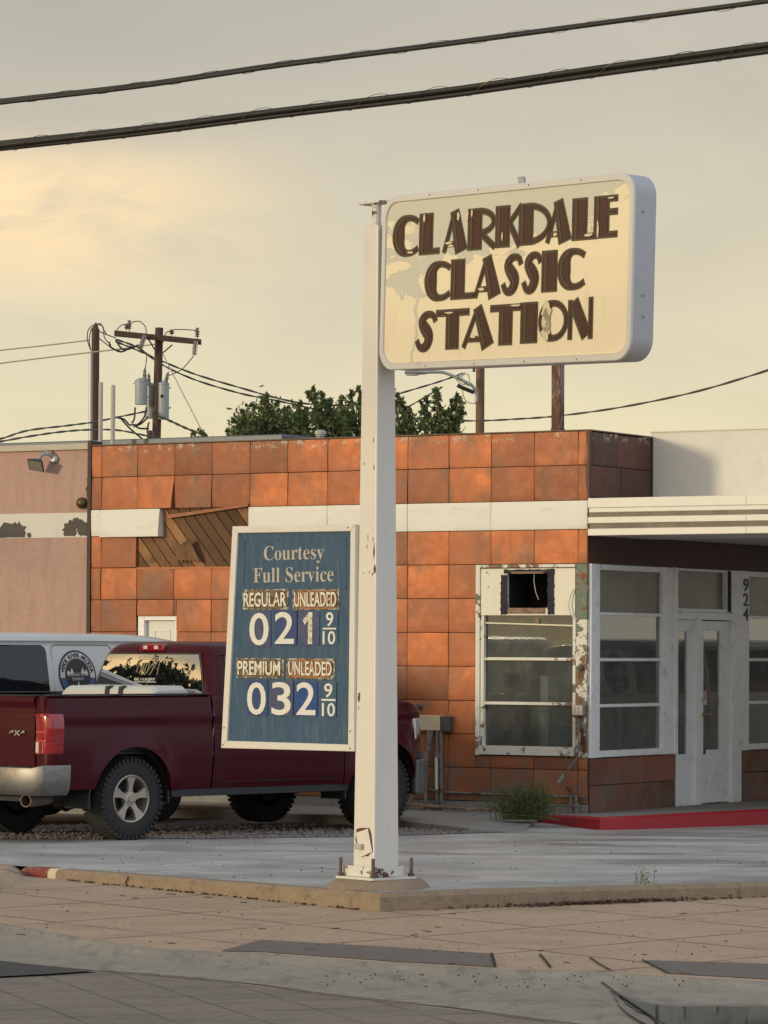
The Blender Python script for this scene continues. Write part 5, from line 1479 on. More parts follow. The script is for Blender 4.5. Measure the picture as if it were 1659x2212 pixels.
mb = MB(); mb.prism([(a, b) for a, b in IC], -.008, .04, lambda a, b, d: (a, d, b)); bd = mb.build('board', M['blue_board'], PS)
def PBOX(x0, y0, x1, y1):
    xm, ym = (x0 + x1) / 2, (y0 + y1) / 2
    return PSL(x0, ym)[0], PSL(x1, ym)[0], PSL(xm, y1)[1], PSL(xm, y0)[1]
def MP(y): return Matrix(((1, 0, 0, 0), (0, 1, 0, y), (0, 0, 1, 0), (0, 0, 0, 1)))
mb = MB()
for q in ((228, 165, 1112, 170), (228, 578, 1105, 583), (226, 165, 230, 580), (1106, 165, 1110, 580)):
    a = PBOX(*q); mb.box(a[0], a[1], -.012, -.0085, a[2], a[3])
mb.build('header_panel_edge', mat('edge_blue', (.06, .12, .17), .4), PS)
text_fit('lettering', mathbold('Courtesy'), *PBOX(402, 213, 918, 372), M['letter_beige'], PS, MP(-.0105), .002, -.004)
text_fit('lettering', mathbold('Full Service'), *PBOX(312, 400, 1000, 530), M['letter_beige'], PS, MP(-.0105), .002, -.004)
def card(q, tq, word, mt, lab):
    a = PBOX(*q); mb = MB(); mb.box(a[0], a[1], -.0125, -.0085, a[2], a[3]); c = mb.build('product_card', M['card_edge'], PS, label=lab)
    mb = MB()
    n = 9; pts = []
    x0, x1, z0, z1 = a; sx, szz = (x1 - x0), (z1 - z0)
    for i in range(28):
        t = 2 * pi * i / 28; cx_, cz_ = cos(t), sin(t); r = 1 / max(abs(cx_), abs(cz_)) ** .82
        pts.append(((x0 + x1) / 2 + sx * .49 * cx_ * r * .97 * (1 + random.uniform(-.03, .02)), (z0 + z1) / 2 + szz * .49 * cz_ * r * .93 * (1 + random.uniform(-.05, .02))))
    mb.prism(pts, -.0135, -.0175, lambda p, q_, d: (p, d, q_)); mb.build('peeling_face', mt, c)
    text_fit('letter_outline', word, *PBOX(tq[0] - 5, tq[1] - 5, tq[2] + 5, tq[3] + 5), M['tar'], c, MP(-.0190), .0008, .055)  # dark outline of the card's own lettering
    text_fit('lettering', word, *PBOX(*tq), M['card_letter'], c, MP(-.0215), .001, .022)
card((218, 590, 613, 765), (235, 617, 603, 742), 'REGULAR', M['card'], 'rust-stained card reading regular')
card((650, 590, 1048, 768), (670, 615, 1033, 742), 'UNLEADED', M['card_orange'], 'orange-rusted upper card reading unleaded')
card((165, 1182, 573, 1355), (183, 1207, 550, 1330), 'PREMIUM', M['card'], 'rust-stained card reading premium')
card((595, 1185, 1010, 1362), (620, 1210, 993, 1335), 'UNLEADED', M['card_orange'], 'orange-rusted lower card reading unleaded')
def plate(q, dq, ch, mp, mt, bold=.009, dy=0):
    a = PBOX(*q); mb = MB(); mb.box(a[0], a[1], -.0145 - dy, -.0085, a[2], a[3]); p = mb.build('number_plate', mp, PS)
    text_fit('digit', ch, *PBOX(*dq), mt, p, MP(-.0170 - dy), .0015, bold); return p
plate((275, 775, 462, 1085), (282, 793, 447, 1073), '0', M['blue_plate_pale'], M['digit'])
plate((495, 775, 688, 1070), (502, 785, 668, 1060), '2', M['blue_plate'], M['digit'], dy=.003)
plate((695, 785, 880, 1075), (740, 788, 822, 1062), sansbold('1'), M['blue_plate_pale'], M['digit_worn'], .006)
plate((258, 1370, 435, 1675), (262, 1390, 423, 1670), '0', M['blue_plate'], M['digit'])
plate((462, 1380, 655, 1675), (475, 1388, 640, 1673), '3', M['blue_plate_pale'], M['digit'], dy=.003)
plate((672, 1385, 862, 1680), (685, 1390, 850, 1672), '2', M['blue_plate_bright'], M['digit'])
for q, nine, bar_, ten in (((908, 780, 1040, 1075), (940, 788, 1003, 910), (912, 922, 1027, 936), (912, 950, 1020, 1065)), ((893, 1388, 1025, 1690), (925, 1400, 995, 1522), (900, 1534, 1023, 1550), (905, 1568, 1018, 1683))):
    p = plate(q, nine, '9', M['blue_board'], M['digit'])
    a = PBOX(*bar_); mb = MB(); mb.box(a[0], a[1], -.0185, -.0155, a[2], a[3]); mb.build('fraction_bar', M['digit'], p)
    text_fit('digit', '10', *PBOX(*ten), M['digit'], p, MP(-.0170), .0015, .012)
mb = MB()
for x, y in ((75, 1780), (65, 1925), (1160, 1810), (1158, 1960), (1140, 60)):
    a = PSL(x, y); mb.lathe([(.006, 0), (.006, .004), (0, .005)], 8, M=Matrix.Translation((a[0], -.03, a[1])) @ Matrix.Rotation(pi / 2, 4, 'X'))
for x, y in ((235, 175), (515, 172), (810, 170), (1105, 163), (500, 578), (790, 580), (1100, 580), (350, 1085), (575, 1072), (780, 1075), (350, 1680), (550, 1685)):
    a = PSL(x, y); mb.lathe([(.006, 0), (.005, .005), (0, .006)], 8, M=Matrix.Translation((a[0], -.0125, a[1])) @ Matrix.Rotation(pi / 2, 4, 'X'))
mb.build_split('screw', M['bolt'], PS)
mb = MB(); a0, a1 = PSL(1155, 200)[0], 0
mb.box(IC[1][0] - .01, .04, .006, .046, .25, .30); mb.box(IC[1][0] - .01, .04, .006, .046, 1.3, 1.35); mb.build('mounting_bracket', M['post'], PS)

# ------------------------------------------------------------------ wires
def smoothpath(pts, k=6):
    out = []; pts = [Vector(p) for p in pts]
    for i in range(len(pts) - 1):
        p0, p1, p2, p3 = pts[max(i - 1, 0)], pts[i], pts[i + 1], pts[min(i + 2, len(pts) - 1)]
        for s in range(k):
            u = s / k
            out.append(.5 * (2 * p1 + (p2 - p0) * u + (2 * p0 - 5 * p1 + 4 * p2 - p3) * u * u + (3 * p1 - p0 - 3 * p2 + p3) * u ** 3))
    out.append(pts[-1]); return out
def pxpath(pts, Y0, Y1=None, k=6):
    Y1 = Y0 if Y1 is None else Y1; xs = [p[0] for p in pts]; a, b = xs[0], xs[-1]
    return smoothpath([at(x, y, Y0 + (Y1 - Y0) * ((x - a) / (b - a) if b != a else 0)) for x, y in pts], k)
def put(mb, name, mt, lab, cat='cable', group=None, origin=None, smooth=True):
    o0 = Vector(origin) if origin is not None else Vector(mb.v[0]).copy()
    mb.v = [Vector(v) - o0 for v in mb.v]
    o = mb.build(name, mt, smooth=smooth); o.location = o0; tag(o, lab, cat, group); return o
def bundle(path, name, lab, strands, sr, off, lashr, pitch):
    t = thing(name, lab, 'cable', path[0]); o0 = path[0]
    mb = MB()
    for ang, r0, r in strands:
        pts = []
        for i, p in enumerate(path):
            d = (path[min(i + 1, len(path) - 1)] - path[max(i - 1, 0)]).normalized(); e = d.cross(Vector((0, 0, 1))).normalized(); g = e.cross(d)
            a = ang + i * .02
            pts.append(p + e * r0 * cos(a) + g * r0 * sin(a) - o0)
        mb.tube(pts, r, 8)
    mb.build('conductor', M['wire'], t, smooth=True)
    mb = MB(); pts = []; L_ = 0
    fine = smoothpath(path, 10)
    for i, p in enumerate(fine):
        if i: L_ += (fine[i] - fine[i - 1]).length
        d = (fine[min(i + 1, len(fine) - 1)] - fine[max(i - 1, 0)]).normalized(); e = d.cross(Vector((0, 0, 1))).normalized(); g = e.cross(d)
        a = L_ / pitch * 2 * pi; pts.append(p + e * lashr * cos(a) + g * lashr * 1.05 * sin(a) - o0)
    mb.tube(pts, .0016, 4); mb.build('lashing_wire', M['wire_lash'], t)
up = pxpath([(-1400, 372), (-260, 254), (-120, 237), (0, 220), (300, 185), (600, 141), (960, 95), (1290, 51), (1659, 2), (1850, -26), (3000, -205)], 23.9, 14.5, 8)
bundle(up, 'overhead_cable', 'upper and thinner of the two thick black cables across the top of the sky', [(pi / 2, .008, .0125), (-pi / 2, .008, .0125)], 0, 0, .0195, .55)
dn = pxpath([(-1400, 440), (-260, 342), (-120, 329), (0, 315), (300, 282), (600, 243), (960, 200), (1290, 153), (1659, 103), (1850, 76), (3000, -95)], 23.9, 14.5, 8)
bundle(dn, 'overhead_cable', 'lower and thicker bundle of black cables across the top of the sky', [(pi / 2, .021, .0145), (-pi / 6, .019, .015), (pi + pi / 6, .019, .015), (pi * .9, .004, .012)], 0, 0, .034, .42)
def wire(pts, Y0, Y1, r, name, mt, lab, group=None, twist=False):
    P = pxpath(pts, Y0, Y1, 6); mb = MB()
    if twist:
        F = smoothpath(P, 4)
        for s in (0, pi):
            mb.tube([p + Vector((0, r * .55 * cos(i * .3 + s), r * .55 * sin(i * .3 + s))) for i, p in enumerate(F)], r * .72, 5)
    else: mb.tube(P, r, 6)
    put(mb, name, mt, lab, 'cable', group)
wire([(250, 738), (300, 758), (345, 778), (420, 808), (520, 838), (620, 865), (700, 875), (790, 872), (870, 848), (950, 824), (1000, 806)], 100, 112, .026, 'service_cable', M['wire_grey'], 'upper of the twin twisted cables sagging from the crossarm to the street lamp pole', 'cables between the poles', True)
wire([(250, 733), (300, 752), (345, 785), (420, 820), (520, 850), (600, 866), (700, 890), (790, 920), (870, 885), (955, 836)], 100, 112, .026, 'service_cable', M['wire_grey'], 'lower of the twin twisted cables passing behind the tree and post', 'cables between the poles', True)
wire([(700, 885), (780, 897), (870, 903), (950, 907), (1030, 909), (1120, 905), (1210, 898), (1340, 880), (1500, 847), (1659, 800), (1800, 752), (2500, 470)], 75, 30, .016, 'service_drop', M['wire_grey'], 'twisted service wire rising to the right edge above the white wall', None, True)
wire([(-700, 1080), (-80, 962), (0, 948), (60, 930), (140, 920), (200, 912), (260, 900), (318, 888)], 40, 96, .022, 'service_drop', M['wire_grey'], 'upper black wire from the left edge to the transformer pole', 'low wires left of the transformer pole', True)
wire([(-700, 1075), (-80, 970), (0, 954), (80, 940), (150, 931), (210, 928), (260, 930), (320, 942), (345, 946)], 40, 96, .022, 'service_drop', M['wire_grey'], 'lower black wire dipping past the two pale vent pipes', 'low wires left of the transformer pole', True)
wire([(330, 895), (365, 908), (400, 924), (440, 940)], 95, 88, .030, 'service_drop', M['wire'], 'thick dark wire dropping right from below the transformers', None, True)
wire([(-900, 880), (-80, 768), (0, 757), (100, 746), (192, 735)], 115, 112, .02, 'phone_wire', M['wire_pale'], 'upper thin pale wire left of the dark wooden pole', 'thin pale wires at the left')
wire([(-900, 905), (-80, 796), (0, 785), (120, 770), (240, 756), (345, 742)], 115, 97, .02, 'phone_wire', M['wire_pale'], 'lower thin pale wire ending at the transformer pole', 'thin pale wires at the left')
wire([(352, 765), (395, 850), (440, 938)], 95, 84, .016, 'guy_wire', M['wire_pale'], 'thin straight guy wire slanting down from the crossarm pole')

# ------------------------------------------------------------------ wooden poles, transformers
def ppx(px, py, Y): return at(px, py, Y)
YP = 96.0
def pole(name, lab, pxb, pxt, ytop, Y, rb, rt, mt, pointed=False, cat='utility pole'):
    b = at(pxb, 940, Y); t_ = at(pxt, ytop, Y); base = Vector((b.x + (b.x - t_.x) * .6, Y, -.8))
    t = thing(name, lab, cat, base)
    mb = MB(); d = t_ - base
    mb.tube([(0, 0, 0), d * .5, d], [rb * 1.15, (rb + rt) / 2, rt], 14)
    if pointed: mb.tube([d, d + Vector((.0, 0, .22))], [rt, .02], 14)
    mb.build('shaft', mt, t, smooth='auto'); return t, base
U, UB = pole('utility_pole', 'brown wooden utility pole with a crossarm, insulators and transformers', 332, 344, 708, YP, .155, .11, M['wood_pole'])
def ul(px, py, dy=0): return at(px, py, YP + dy) - UB
mb = MB(); a, b = ul(247, 720, -.25), ul(435, 739, -.25); dv = (b - a).normalized(); up_ = Vector((0, 0, 1))
mb.hexa([a + Vector((0, -.06, -.08)), b + Vector((0, -.06, -.075)), b + Vector((0, .06, -.075)), a + Vector((0, .06, -.08))], [a + Vector((0, -.06, .08)), b + Vector((0, -.06, .075)), b + Vector((0, .06, .075)), a + Vector((0, .06, .08))])
mb.build('crossarm', M['wood_pole'], U, bevel=.01)
mb = MB(); mb.tube([ul(318, 728, -.3), ul(336, 758, -.2)], .02, 6); mb.tube([ul(372, 745, -.3), ul(352, 762, -.2)], .02, 6); mb.build('brace', M['wood_pole'], U)
def insulator(px, yb, yt, s=1.0):
    p = ul(px, yb, -.25); h = (yb - yt) * YP / FPX
    mb = MB(); mb.lathe([(.015, 0), (.015, h * .2), (.07 * s, h * .25), (.03, h * .35), (.075 * s, h * .45), (.03, h * .55), (.08 * s, h * .65), (.04, h * .75), (.05 * s, h), (0, h)], 12, M=Matrix.Translation(p)); mb.build('insulator', M['porcelain'], U, smooth='auto')
insulator(279, 716, 692); insulator(273, 714, 699, .9); insulator(371, 725, 712, 1.1); insulator(426, 733, 708)
def cutout(p0, p1):
    a, b = ul(*p0, -.35), ul(*p1, -.40); mb = MB(); mb.tube([a, a.lerp(b, .5), b], [.05, .065, .05], 10)
    c, d = ul(p0[0] + 4, p0[1] + 2, -.5), ul(p1[0] + 5, p1[1] - 1, -.5); mb.tube([c, d], .014, 6); mb.tube([a, c], .02, 6); mb.tube([b, d], .02, 6)
    mb.build('fuse_cutout', M['porcelain'], U, smooth='auto')
cutout((312, 725), (303, 752)); cutout((423, 737), (419, 766))
mb = MB()
for pts in ([(283, 697), (300, 694), (314, 706), (316, 726)], [(303, 755), (316, 765), (316, 780), (313, 804)], [(419, 768), (405, 785), (390, 800), (366, 811)], [(375, 712), (400, 712), (426, 714)], [(371, 714), (358, 720), (352, 740)], [(252, 713), (262, 703), (272, 700)]):
    mb.tube([p - UB for p in pxpath(pts, YP - .4, YP - .4, 5)], .014, 5)
mb.build_split('jumper_wire', M['wire_grey'], U)
mb = MB()
for pts in ([(255, 903), (268, 906), (280, 918), (290, 917), (300, 925), (322, 926)], [(262, 905), (280, 925), (312, 952)], [(316, 880), (312, 900), (300, 915), (290, 920)], [(292, 880), (290, 905), (284, 914)], [(320, 900), (305, 915), (288, 922)], [(322, 912), (318, 930), (322, 948)], [(250, 735), (262, 752), (275, 755), (300, 745)], [(236, 738), (240, 750), (262, 760), (285, 748)]):
    mb.tube([p - UB for p in pxpath(pts, YP - .5, YP - .5, 5)], .025, 5)
mb.build_split('slack_loop', M['wire'], U)
mb = MB(); mb.tube([ul(322, 962, -.5), ul(323, 930, -.5)], .07, 8); mb.build('riser_guard', M['plastic'], U)
def transformer(pxc, yt, yb, rpx, dy, lab, bush):
    b = at(pxc, yb, YP + dy); h = (yb - yt) * YP / FPX; r = rpx * YP / FPX
    t = thing('transformer', lab, 'transformer', b, 0, 'pole-mounted transformers')
    mb = MB(); mb.lathe([(r * .96, 0), (r, .03), (r, h * .96), (r * 1.07, h * .965), (r * 1.07, h), (r * .6, h + .05), (0, h + .08)], 24); mb.build('tank', M['xfmr'], t, smooth='auto')
    mb = MB(); bx, bz = bush; mb.lathe([(.05, 0), (.06, .06), (.045, .1), (.06, .14), (.04, .18), (.05, .24), (.02, .30), (0, .36)], 10, M=Matrix.Translation((bx, -.1, h)) @ Matrix.Rotation(radians(bz), 4, 'Y')); mb.build('bushing', M['porcelain'], t, smooth='auto')
    mb = MB(); mb.box(-r * 1.25, -r * .8, -.03, .03, h * .86, h * .9); mb.box(r * .8, r * 1.3, -.03, .03, h * .86, h * .9); mb.box(r * .8, r * 1.3, -.03, .03, h * .3, h * .35); mb.build('bracket', M['galv'], t)
    return t
transformer(304.5, 822, 874, 13.5, -.1, 'grey transformer drum hanging left of the wooden pole', (.1, 0))
transformer(326, 832, 904, 12, .35, 'pale transformer drum half hidden just behind the wooden pole', (-.06, 0))
T3 = transformer(352.5, 828, 906, 12.5, -.02, 'tall grey transformer drum right of the wooden pole with a dark round plug', (.06, 14))
mb = MB(); mb.lathe([(.045, 0), (.045, .02), (0, .02)], 12, M=Matrix.Translation((-.03, -.165, .62)) @ Matrix.Rotation(pi / 2, 4, 'X')); mb.build('plug', M['black'], T3)

LP_, LPB = pole('wooden_pole', 'dark wooden pole with a pointed top and grey conduit at the left', 205, 206.5, 712, 112.0, .15, .125, M['wood_pole'], True)
mb = MB(); a, b = at(195, 1000, 111.7) - LPB, at(196, 758, 111.7) - LPB; mb.tube([a, b], .06, 8); mb.build('conduit', M['galv'], LP_, smooth='auto')
mb = MB()
for pts in ([(196, 757), (189, 735), (190, 715), (200, 703), (208, 703)], [(196, 757), (193, 735), (197, 712), (207, 703)], [(208, 700), (218, 700), (224, 712), (230, 722)], [(208, 702), (222, 705), (226, 730), (240, 745)], [(213, 715), (228, 722), (250, 730)], [(213, 730), (232, 745), (250, 757), (268, 752)]):
    mb.tube([p - LPB for p in pxpath(pts, 111.4, 111.4, 5)], .018, 5)
mb.build('weatherhead_wire', M['wire_grey'], LP_)
ST, STB = pole('street_lamp', 'wooden pole carrying a curved steel arm and grey street light', 1036, 1038, 720, 110.0, .15, .135, M['wood_pole_tan'], cat='street lamp')
mb = MB(); mb.tube([p - STB for p in pxpath([(1029, 870), (1028, 850), (1022, 835), (1005, 825), (985, 815), (960, 805), (940, 803.5), (922, 804)], 109.6, 109.6, 5)], .05, 8); mb.build('arm', M['galv'], ST, smooth=True)
p = at(899, 806, 109.6) - STB
mb = MB(); mb.rings([[(p.x + x, p.y + w_ * cos(a), p.z + h_ * sin(a) + .02) for a in [i * 2 * pi / 12 for i in range(12)]] for x, w_, h_ in ((-.36, .03, .02), (-.34, .12, .05), (-.2, .15, .07), (.1, .13, .07), (.3, .08, .055), (.36, .05, .04))])
mb.build('lamp_head', M['galv'], ST, smooth='auto')
mb = MB(); mb.rings([[(p.x + x, p.y + w_ * cos(a), p.z - .05 + h_ * sin(a)) for a in [i * 2 * pi / 12 for i in range(12)]] for x, w_, h_ in ((-.33, .05, .02), (-.25, .11, .035), (.0, .11, .035), (.08, .05, .02))]); mb.build('lens', M['lamp_clear'], ST, smooth='auto')
mb = MB()
for pts in ([(1000, 806), (985, 818), (1000, 830), (1020, 828)], [(990, 815), (1010, 808), (1015, 830), (1012, 833), (1003, 828), (998, 812), (1005, 804)], [(1000, 835), (1000, 850), (1008, 868), (1028, 872)]):
    mb.tube([p_ - STB for p_ in pxpath(pts, 109.5, 109.5, 5)], .016, 5)
mb.build('lamp_wire', M['wire_pale'], ST)
mb = MB(); mb.tube([p_ - STB for p_ in pxpath([(988, 832), (1000, 838), (1010, 842), (1024, 848)], 109.4, 109.4, 5)], .07, 6); mb.lathe([(.06, 0), (.03, .06), (.07, .12), (.03, .2), (0, .22)], 8, M=Matrix.Translation(at(1024, 803, 109.7) - STB)); mb.build('wire_clamp', M['wire'], ST)

# rusty steel upright behind the parapet
off_ = 1.9; x0 = fx(1191, 900, off_); x1 = fx(1219, 900, off_)
pz = fz(640, 1205, off_)
RB = thing('steel_upright', 'rusty square steel upright standing on the roof under the big sign', 'post', BW((x0 + x1) / 2, off_, 3.95), -TH)
hw = (x1 - x0) / 2 * .66
mb = MB(); mb.box(-hw, hw, -hw, hw, 0, pz - 3.95); mb.build('shaft', mat('rusty_upright', (.13, .055, .035), .8, var=.35, scale=3, col2=(.30, .26, .21), lo=.48, hi=.6, streak=(2, 2, .5)), RB, bevel=.006)
mb = MB(); mb.box(-hw * 1.08, hw * 1.08, -hw * 1.08, hw * 1.08, .20, .42); mb.build('sleeve', M['rust'], RB)

# ------------------------------------------------------------------ trees and weeds
def leaf_quad(mb, p, s, mi=0):
    d = Vector((random.gauss(0, 1), random.gauss(0, 1), random.gauss(0, .8))).normalized(); e = d.orthogonal().normalized()
    e = (Matrix.Rotation(random.uniform(0, 6.28), 3, d) @ e); g = d.cross(e)
    w_ = s * random.uniform(.35, .5)
    mb.add([p - e * s, p + g * w_, p + e * s * 1.1, p - g * w_], [(0, 1, 2, 3)], mi)
def tree(name, lab, base, tips, forks, n_leaf, ls, lm, spread, group=None, fill=None, droop=0):
    t = thing(name, lab, 'tree', base, 0, group)
    tr_ = MB(); cr = MB(); B0 = Vector(base)
    F = [Vector(f) - B0 for f in forks]
    for f in F: tr_.tube(smoothpath([(0, 0, 0), Vector((f.x * .25, f.y * .25, f.z * .45)), f], 4), [.16 - .08 * i / 8 for i in range(9)], 7)
    for tip in tips:
        tp = Vector(tip) - B0; f = min(F, key=lambda q: (q - tp).length)
        mid = f.lerp(tp, .5) + Vector((random.uniform(-.15, .15), random.uniform(-.15, .15), .05))
        path = smoothpath([f, mid, tp], 5); tr_.tube(path, [.05 - .043 * i / (len(path) - 1) for i in range(len(path))], 5)
        for i in range(n_leaf):
            u = random.random() ** .8; k = u * (len(path) - 1); q = path[int(k)].lerp(path[min(int(k) + 1, len(path) - 1)], k - int(k))
            # leaves sit in tufts along the shoot
            a = int(u * 9); random_state = (hash((round(tp.x, 3), a)) % 1000) / 1000 * 6.28
            r = spread * (1.15 - u) * (.35 + .65 * random.random())
            off = Vector((cos(random_state), sin(random_state), .3)) * r * .7 + Vector((random.gauss(0, 1), random.gauss(0, 1), random.gauss(0, .8))) * r * .38
            leaf_quad(cr, q + off, ls * random.uniform(.6, 1.2))
    if fill:
        cx, cy, cz, rx, ry, rz, n = fill
        cl = [(Vector((cx + rx * random.uniform(-1, 1), cy + ry * random.uniform(-1, 1), cz + rz * random.uniform(-1, .8))) - B0, random.uniform(.12, .30)) for _ in range(n // 60)]
        for c_, r in cl:
            for _ in range(60): leaf_quad(cr, c_ + Vector((random.gauss(0, r * .6), random.gauss(0, r * .6), random.gauss(0, r * .5))), ls * random.uniform(.6, 1.2))
    tr_.build('trunk', M['bark'], t, smooth=True)
    cr.build('crown', lm, t, fix=False)
    return t
YT = 62.0
tipsL = [(493, 928), (507, 905), (524, 886), (545, 873), (563, 858), (577, 851), (600, 868), (623, 878), (648, 870), (664, 846), (678, 836), (693, 846), (712, 862), (735, 856), (757, 843), (776, 836), (800, 850), (530, 915), (585, 890), (620, 905), (660, 890), (700, 890), (740, 885), (780, 875), (560, 905), (640, 910), (690, 915)]
forksL = [at(x, y, YT + d) for x, y, d in ((560, 1010, 0), (640, 1000, .5), (720, 1000, -.4), (780, 1000, .2))]
tree('leafy_tree', 'leafy green tree behind the orange wall, left of the sign post', (at(680, 1400, YT).x, YT, -.6), [at(x, y, YT + random.uniform(-.9, .9)) for x, y in tipsL], forksL, 230, .055, M['leaf'], .30, fill=(at(675, 930, YT).x, YT, at(675, 930, YT).z, 1.25, .8, .34, 5200))
tipsR = [(860, 850), (866, 868), (845, 835), (884, 880), (905, 866), (922, 858), (934, 842), (944, 838), (962, 890), (975, 864), (986, 851), (996, 858), (1000, 880), (915, 890), (940, 880), (880, 905), (960, 905), (998, 905)]
forksR = [at(x, y, YT + 3 + d) for x, y, d in ((880, 1000, 0), (940, 1000, .4), (975, 1000, -.3))]
tree('leafy_tree', 'smaller leafy tree top between the sign post and the street lamp pole', (at(930, 1400, YT + 3).x, YT + 3, -.6), [at(x, y, YT + 3 + random.uniform(-.7, .7)) for x, y in tipsR], forksR, 200, .055, M['leaf'], .26, fill=(at(915, 935, YT).x, YT + 3, at(915, 930, YT).z, .72, .6, .26, 1800))
tipsS = [(418, 932), (428, 928), (438, 934), (444, 938)]
tree('leafy_tree', 'tiny treetop just showing over the roof edge right of the transformers', (at(432, 1400, 70).x, 70, -.6), [at(x, y, 70 + random.uniform(-.3, .3)) for x, y in tipsS], [at(432, 970, 70)], 60, .05, M['leaf'], .14)
# trees across the side street, mirrored in the pickup's rear window
for (x, y, h, lab) in ((-27, 35.2, 9.4, 'dark tree across the side street left of the lot'), (-28, 39.2, 9.1, 'lower dark tree beyond the dark tree left of the lot'), (-26, 43.5, 9.4, 'farthest dark tree standing left of the lot')):
    tips = [(x + random.uniform(-1.6, 1.6), y + random.uniform(-2.2, 2.2), h * random.uniform(.62, 1.0)) for _ in range(26)]
    tree('dark_tree', lab, (x, y, -.5), tips, [(x, y - .8, h * .4), (x, y + .8, h * .42), (x, y, h * .5)], 110, .17, M['leaf_dark'], .9, 'trees left of the lot', fill=(x, y, h * .68, 1.5, 2.1, h * .20, 9000))

def weed(name, lab, base, n, H, spread, mt, wd=.004, leafy=True):
    mb = MB(); B0 = Vector((0, 0, 0))
    for i in range(n):
        a = random.uniform(0, 2 * pi); lean = abs(random.gauss(0, .55)); h = H * random.uniform(.45, 1.05) * (1 - .25 * lean)
        bx, by = random.gauss(0, spread * .35), random.gauss(0, spread * .2)
        pts = []
        for k in range(6):
            u = k / 5; pts.append((bx + cos(a) * lean * spread * u ** 1.4 * 1.2, by + sin(a) * lean * spread * .7 * u ** 1.4, h * (u - .22 * lean * u * u)))
        mb.tube(pts, [wd, wd, wd * .9, wd * .8, wd * .6, wd * .3], 4)
        if leafy:
            for k in range(12 if leafy is True else leafy):
                u = random.uniform(.2, 1); j = min(int(u * 5), 4); p = Vector(pts[j]).lerp(Vector(pts[j + 1]), u * 5 - j)
                leaf_quad(mb, p + Vector((random.gauss(0, .02), random.gauss(0, .02), random.gauss(0, .02))), random.uniform(.014, .030) * (.6 if leafy is not True else 1))
    o = mb.build(name, mt, fix=False); o.location = base; return tag(o, lab, 'weed')
wp = hit(1136, 1770, (0, 0, -.01), (0, 0, 1))
weed('weed_bush', 'bushy green weed growing at the wall foot below the front window', wp, 330, .46, .38, M['weed'], .0035, 5)
kp_ = lot(1391, 1908); kq = side(1391, 1938); weed('weed_sprig', 'pale sprig of weed growing out of the kerb joint right of the post', (kq.x, kq.y - .03, walk_z(kq.y)), 15, .27, .11, M['weed_pale'], .0035, 5)
# ------------------------------------------------------------------ burgundy pickup (local x forward, y left, z up; rear axle at the origin)
AL = radians(46)
VR = Matrix.Rotation(AL, 3, 'Z')
pw = at(283, 1733, 34.3)
TLOC = pw - VR @ Vector((0, -.955, 0)); TLOC.z = lot_z(TLOC.y) + .008
TK = thing('pickup_truck', 'burgundy four-door pickup with a chrome bumper, parked on the gravel behind the price board', 'pickup truck', TLOC, AL)
WB = 3.48; RA = .505; WC = .395
XR = -1.05; XF = 4.34
def tside(x, z):
    y = .985
    if z > .85: y -= .045 * ((z - .85) / .5) ** 2
    else: y -= .07 * ((.85 - z) / .45) ** 2
    y += .016 * exp(-((z - 1.19) / .035) ** 2) - .016 * exp(-((z - 1.09) / .05) ** 2) - .006 * exp(-((z - .70) / .02) ** 2)
    for xw in (0, WB):
        d = sqrt((x - xw) ** 2 + (z - WC) ** 2)
        y += .045 * exp(-((d - .50) / .10) ** 2) * (1 if d > .45 else 1)
    if x < XR + .10: y -= .10 * (1 - sqrt(max(0, 1 - ((XR + .10 - x) / .10) ** 2)))
    if x > 3.78: y -= .30 * ((x - 3.78) / .56) ** 2
    return y
def zbot(x):
    b = .47 if x > .5 else .50
    for xw in (0, WB):
        dx = abs(x - xw)
        if dx < RA: b = max(b, WC + sqrt(RA * RA - dx * dx))
    return b
def ztop_(x):
    if x < 2.9: return 1.365
    if x < 3.1: return 1.365 - (x - 2.9) * .2
    t = (x - 3.1) / 1.24; return 1.325 - .05 * t - .16 * max(0, (t - .55) / .45) ** 2
def tsection(mb, xs, rim=.10):
    for s in (-1, 1):
        cols = []
        for x in xs:
            a, b = zbot(x), ztop_(x); col = []
            for k in range(17):
                z = a + (b - a) * k / 16; col.append(Vector((x, s * tside(x, z), z)))
            yt = tside(x, b)
            col += [Vector((x, s * (yt - .012), b + .016)), Vector((x, s * (yt - .035), b + .024)), Vector((x, s * (yt - rim), b + .024))]
            # return of the sill / arch lip
            col = [Vector((x, s * (tside(x, a) - .05), a + .004))] + col
            cols.append(col)
        n = len(cols[0]) - 1
        mb.grid(lambda u, v: cols[round(u * (len(cols) - 1))][round(v * n)], len(cols) - 1, n)
def xrange_(a, b, cs):
    xs = [a + (b - a) * i / 20 for i in range(21)]
    for c in cs:
        xs += [c + RA * cos(t * pi / 16) * k for t in range(17) for k in (1, .999)]
        xs += [c + (RA + .002) * s for s in (-1, 1)]
    xs += [XR + .1 * (1 - cos(t)) for t in [i * pi / 2 / 6 for i in range(7)]]
    return sorted({round(x, 4) for x in xs if a <= x <= b})
mb = MB()
tsection(mb, xrange_(XR, 1.055, (0,)), .08)
mb.add([(XR + .001, -.90, .55), (XR + .001, -.775, .55), (XR + .001, -.775, 1.37), (XR + .001, -.90, 1.37)], [(0, 1, 2, 3)]); mb.add([(XR + .001, .90, .55), (XR + .001, .775, .55), (XR + .001, .775, 1.37), (XR + .001, .90, 1.37)], [(0, 1, 2, 3)])
tsection(mb, xrange_(1.075, 2.90, ()), .16)
tsection(mb, xrange_(2.91, XF, (WB,)), .30)
body = mb.build('body', M['truck'], TK, smooth='auto', fix=True)
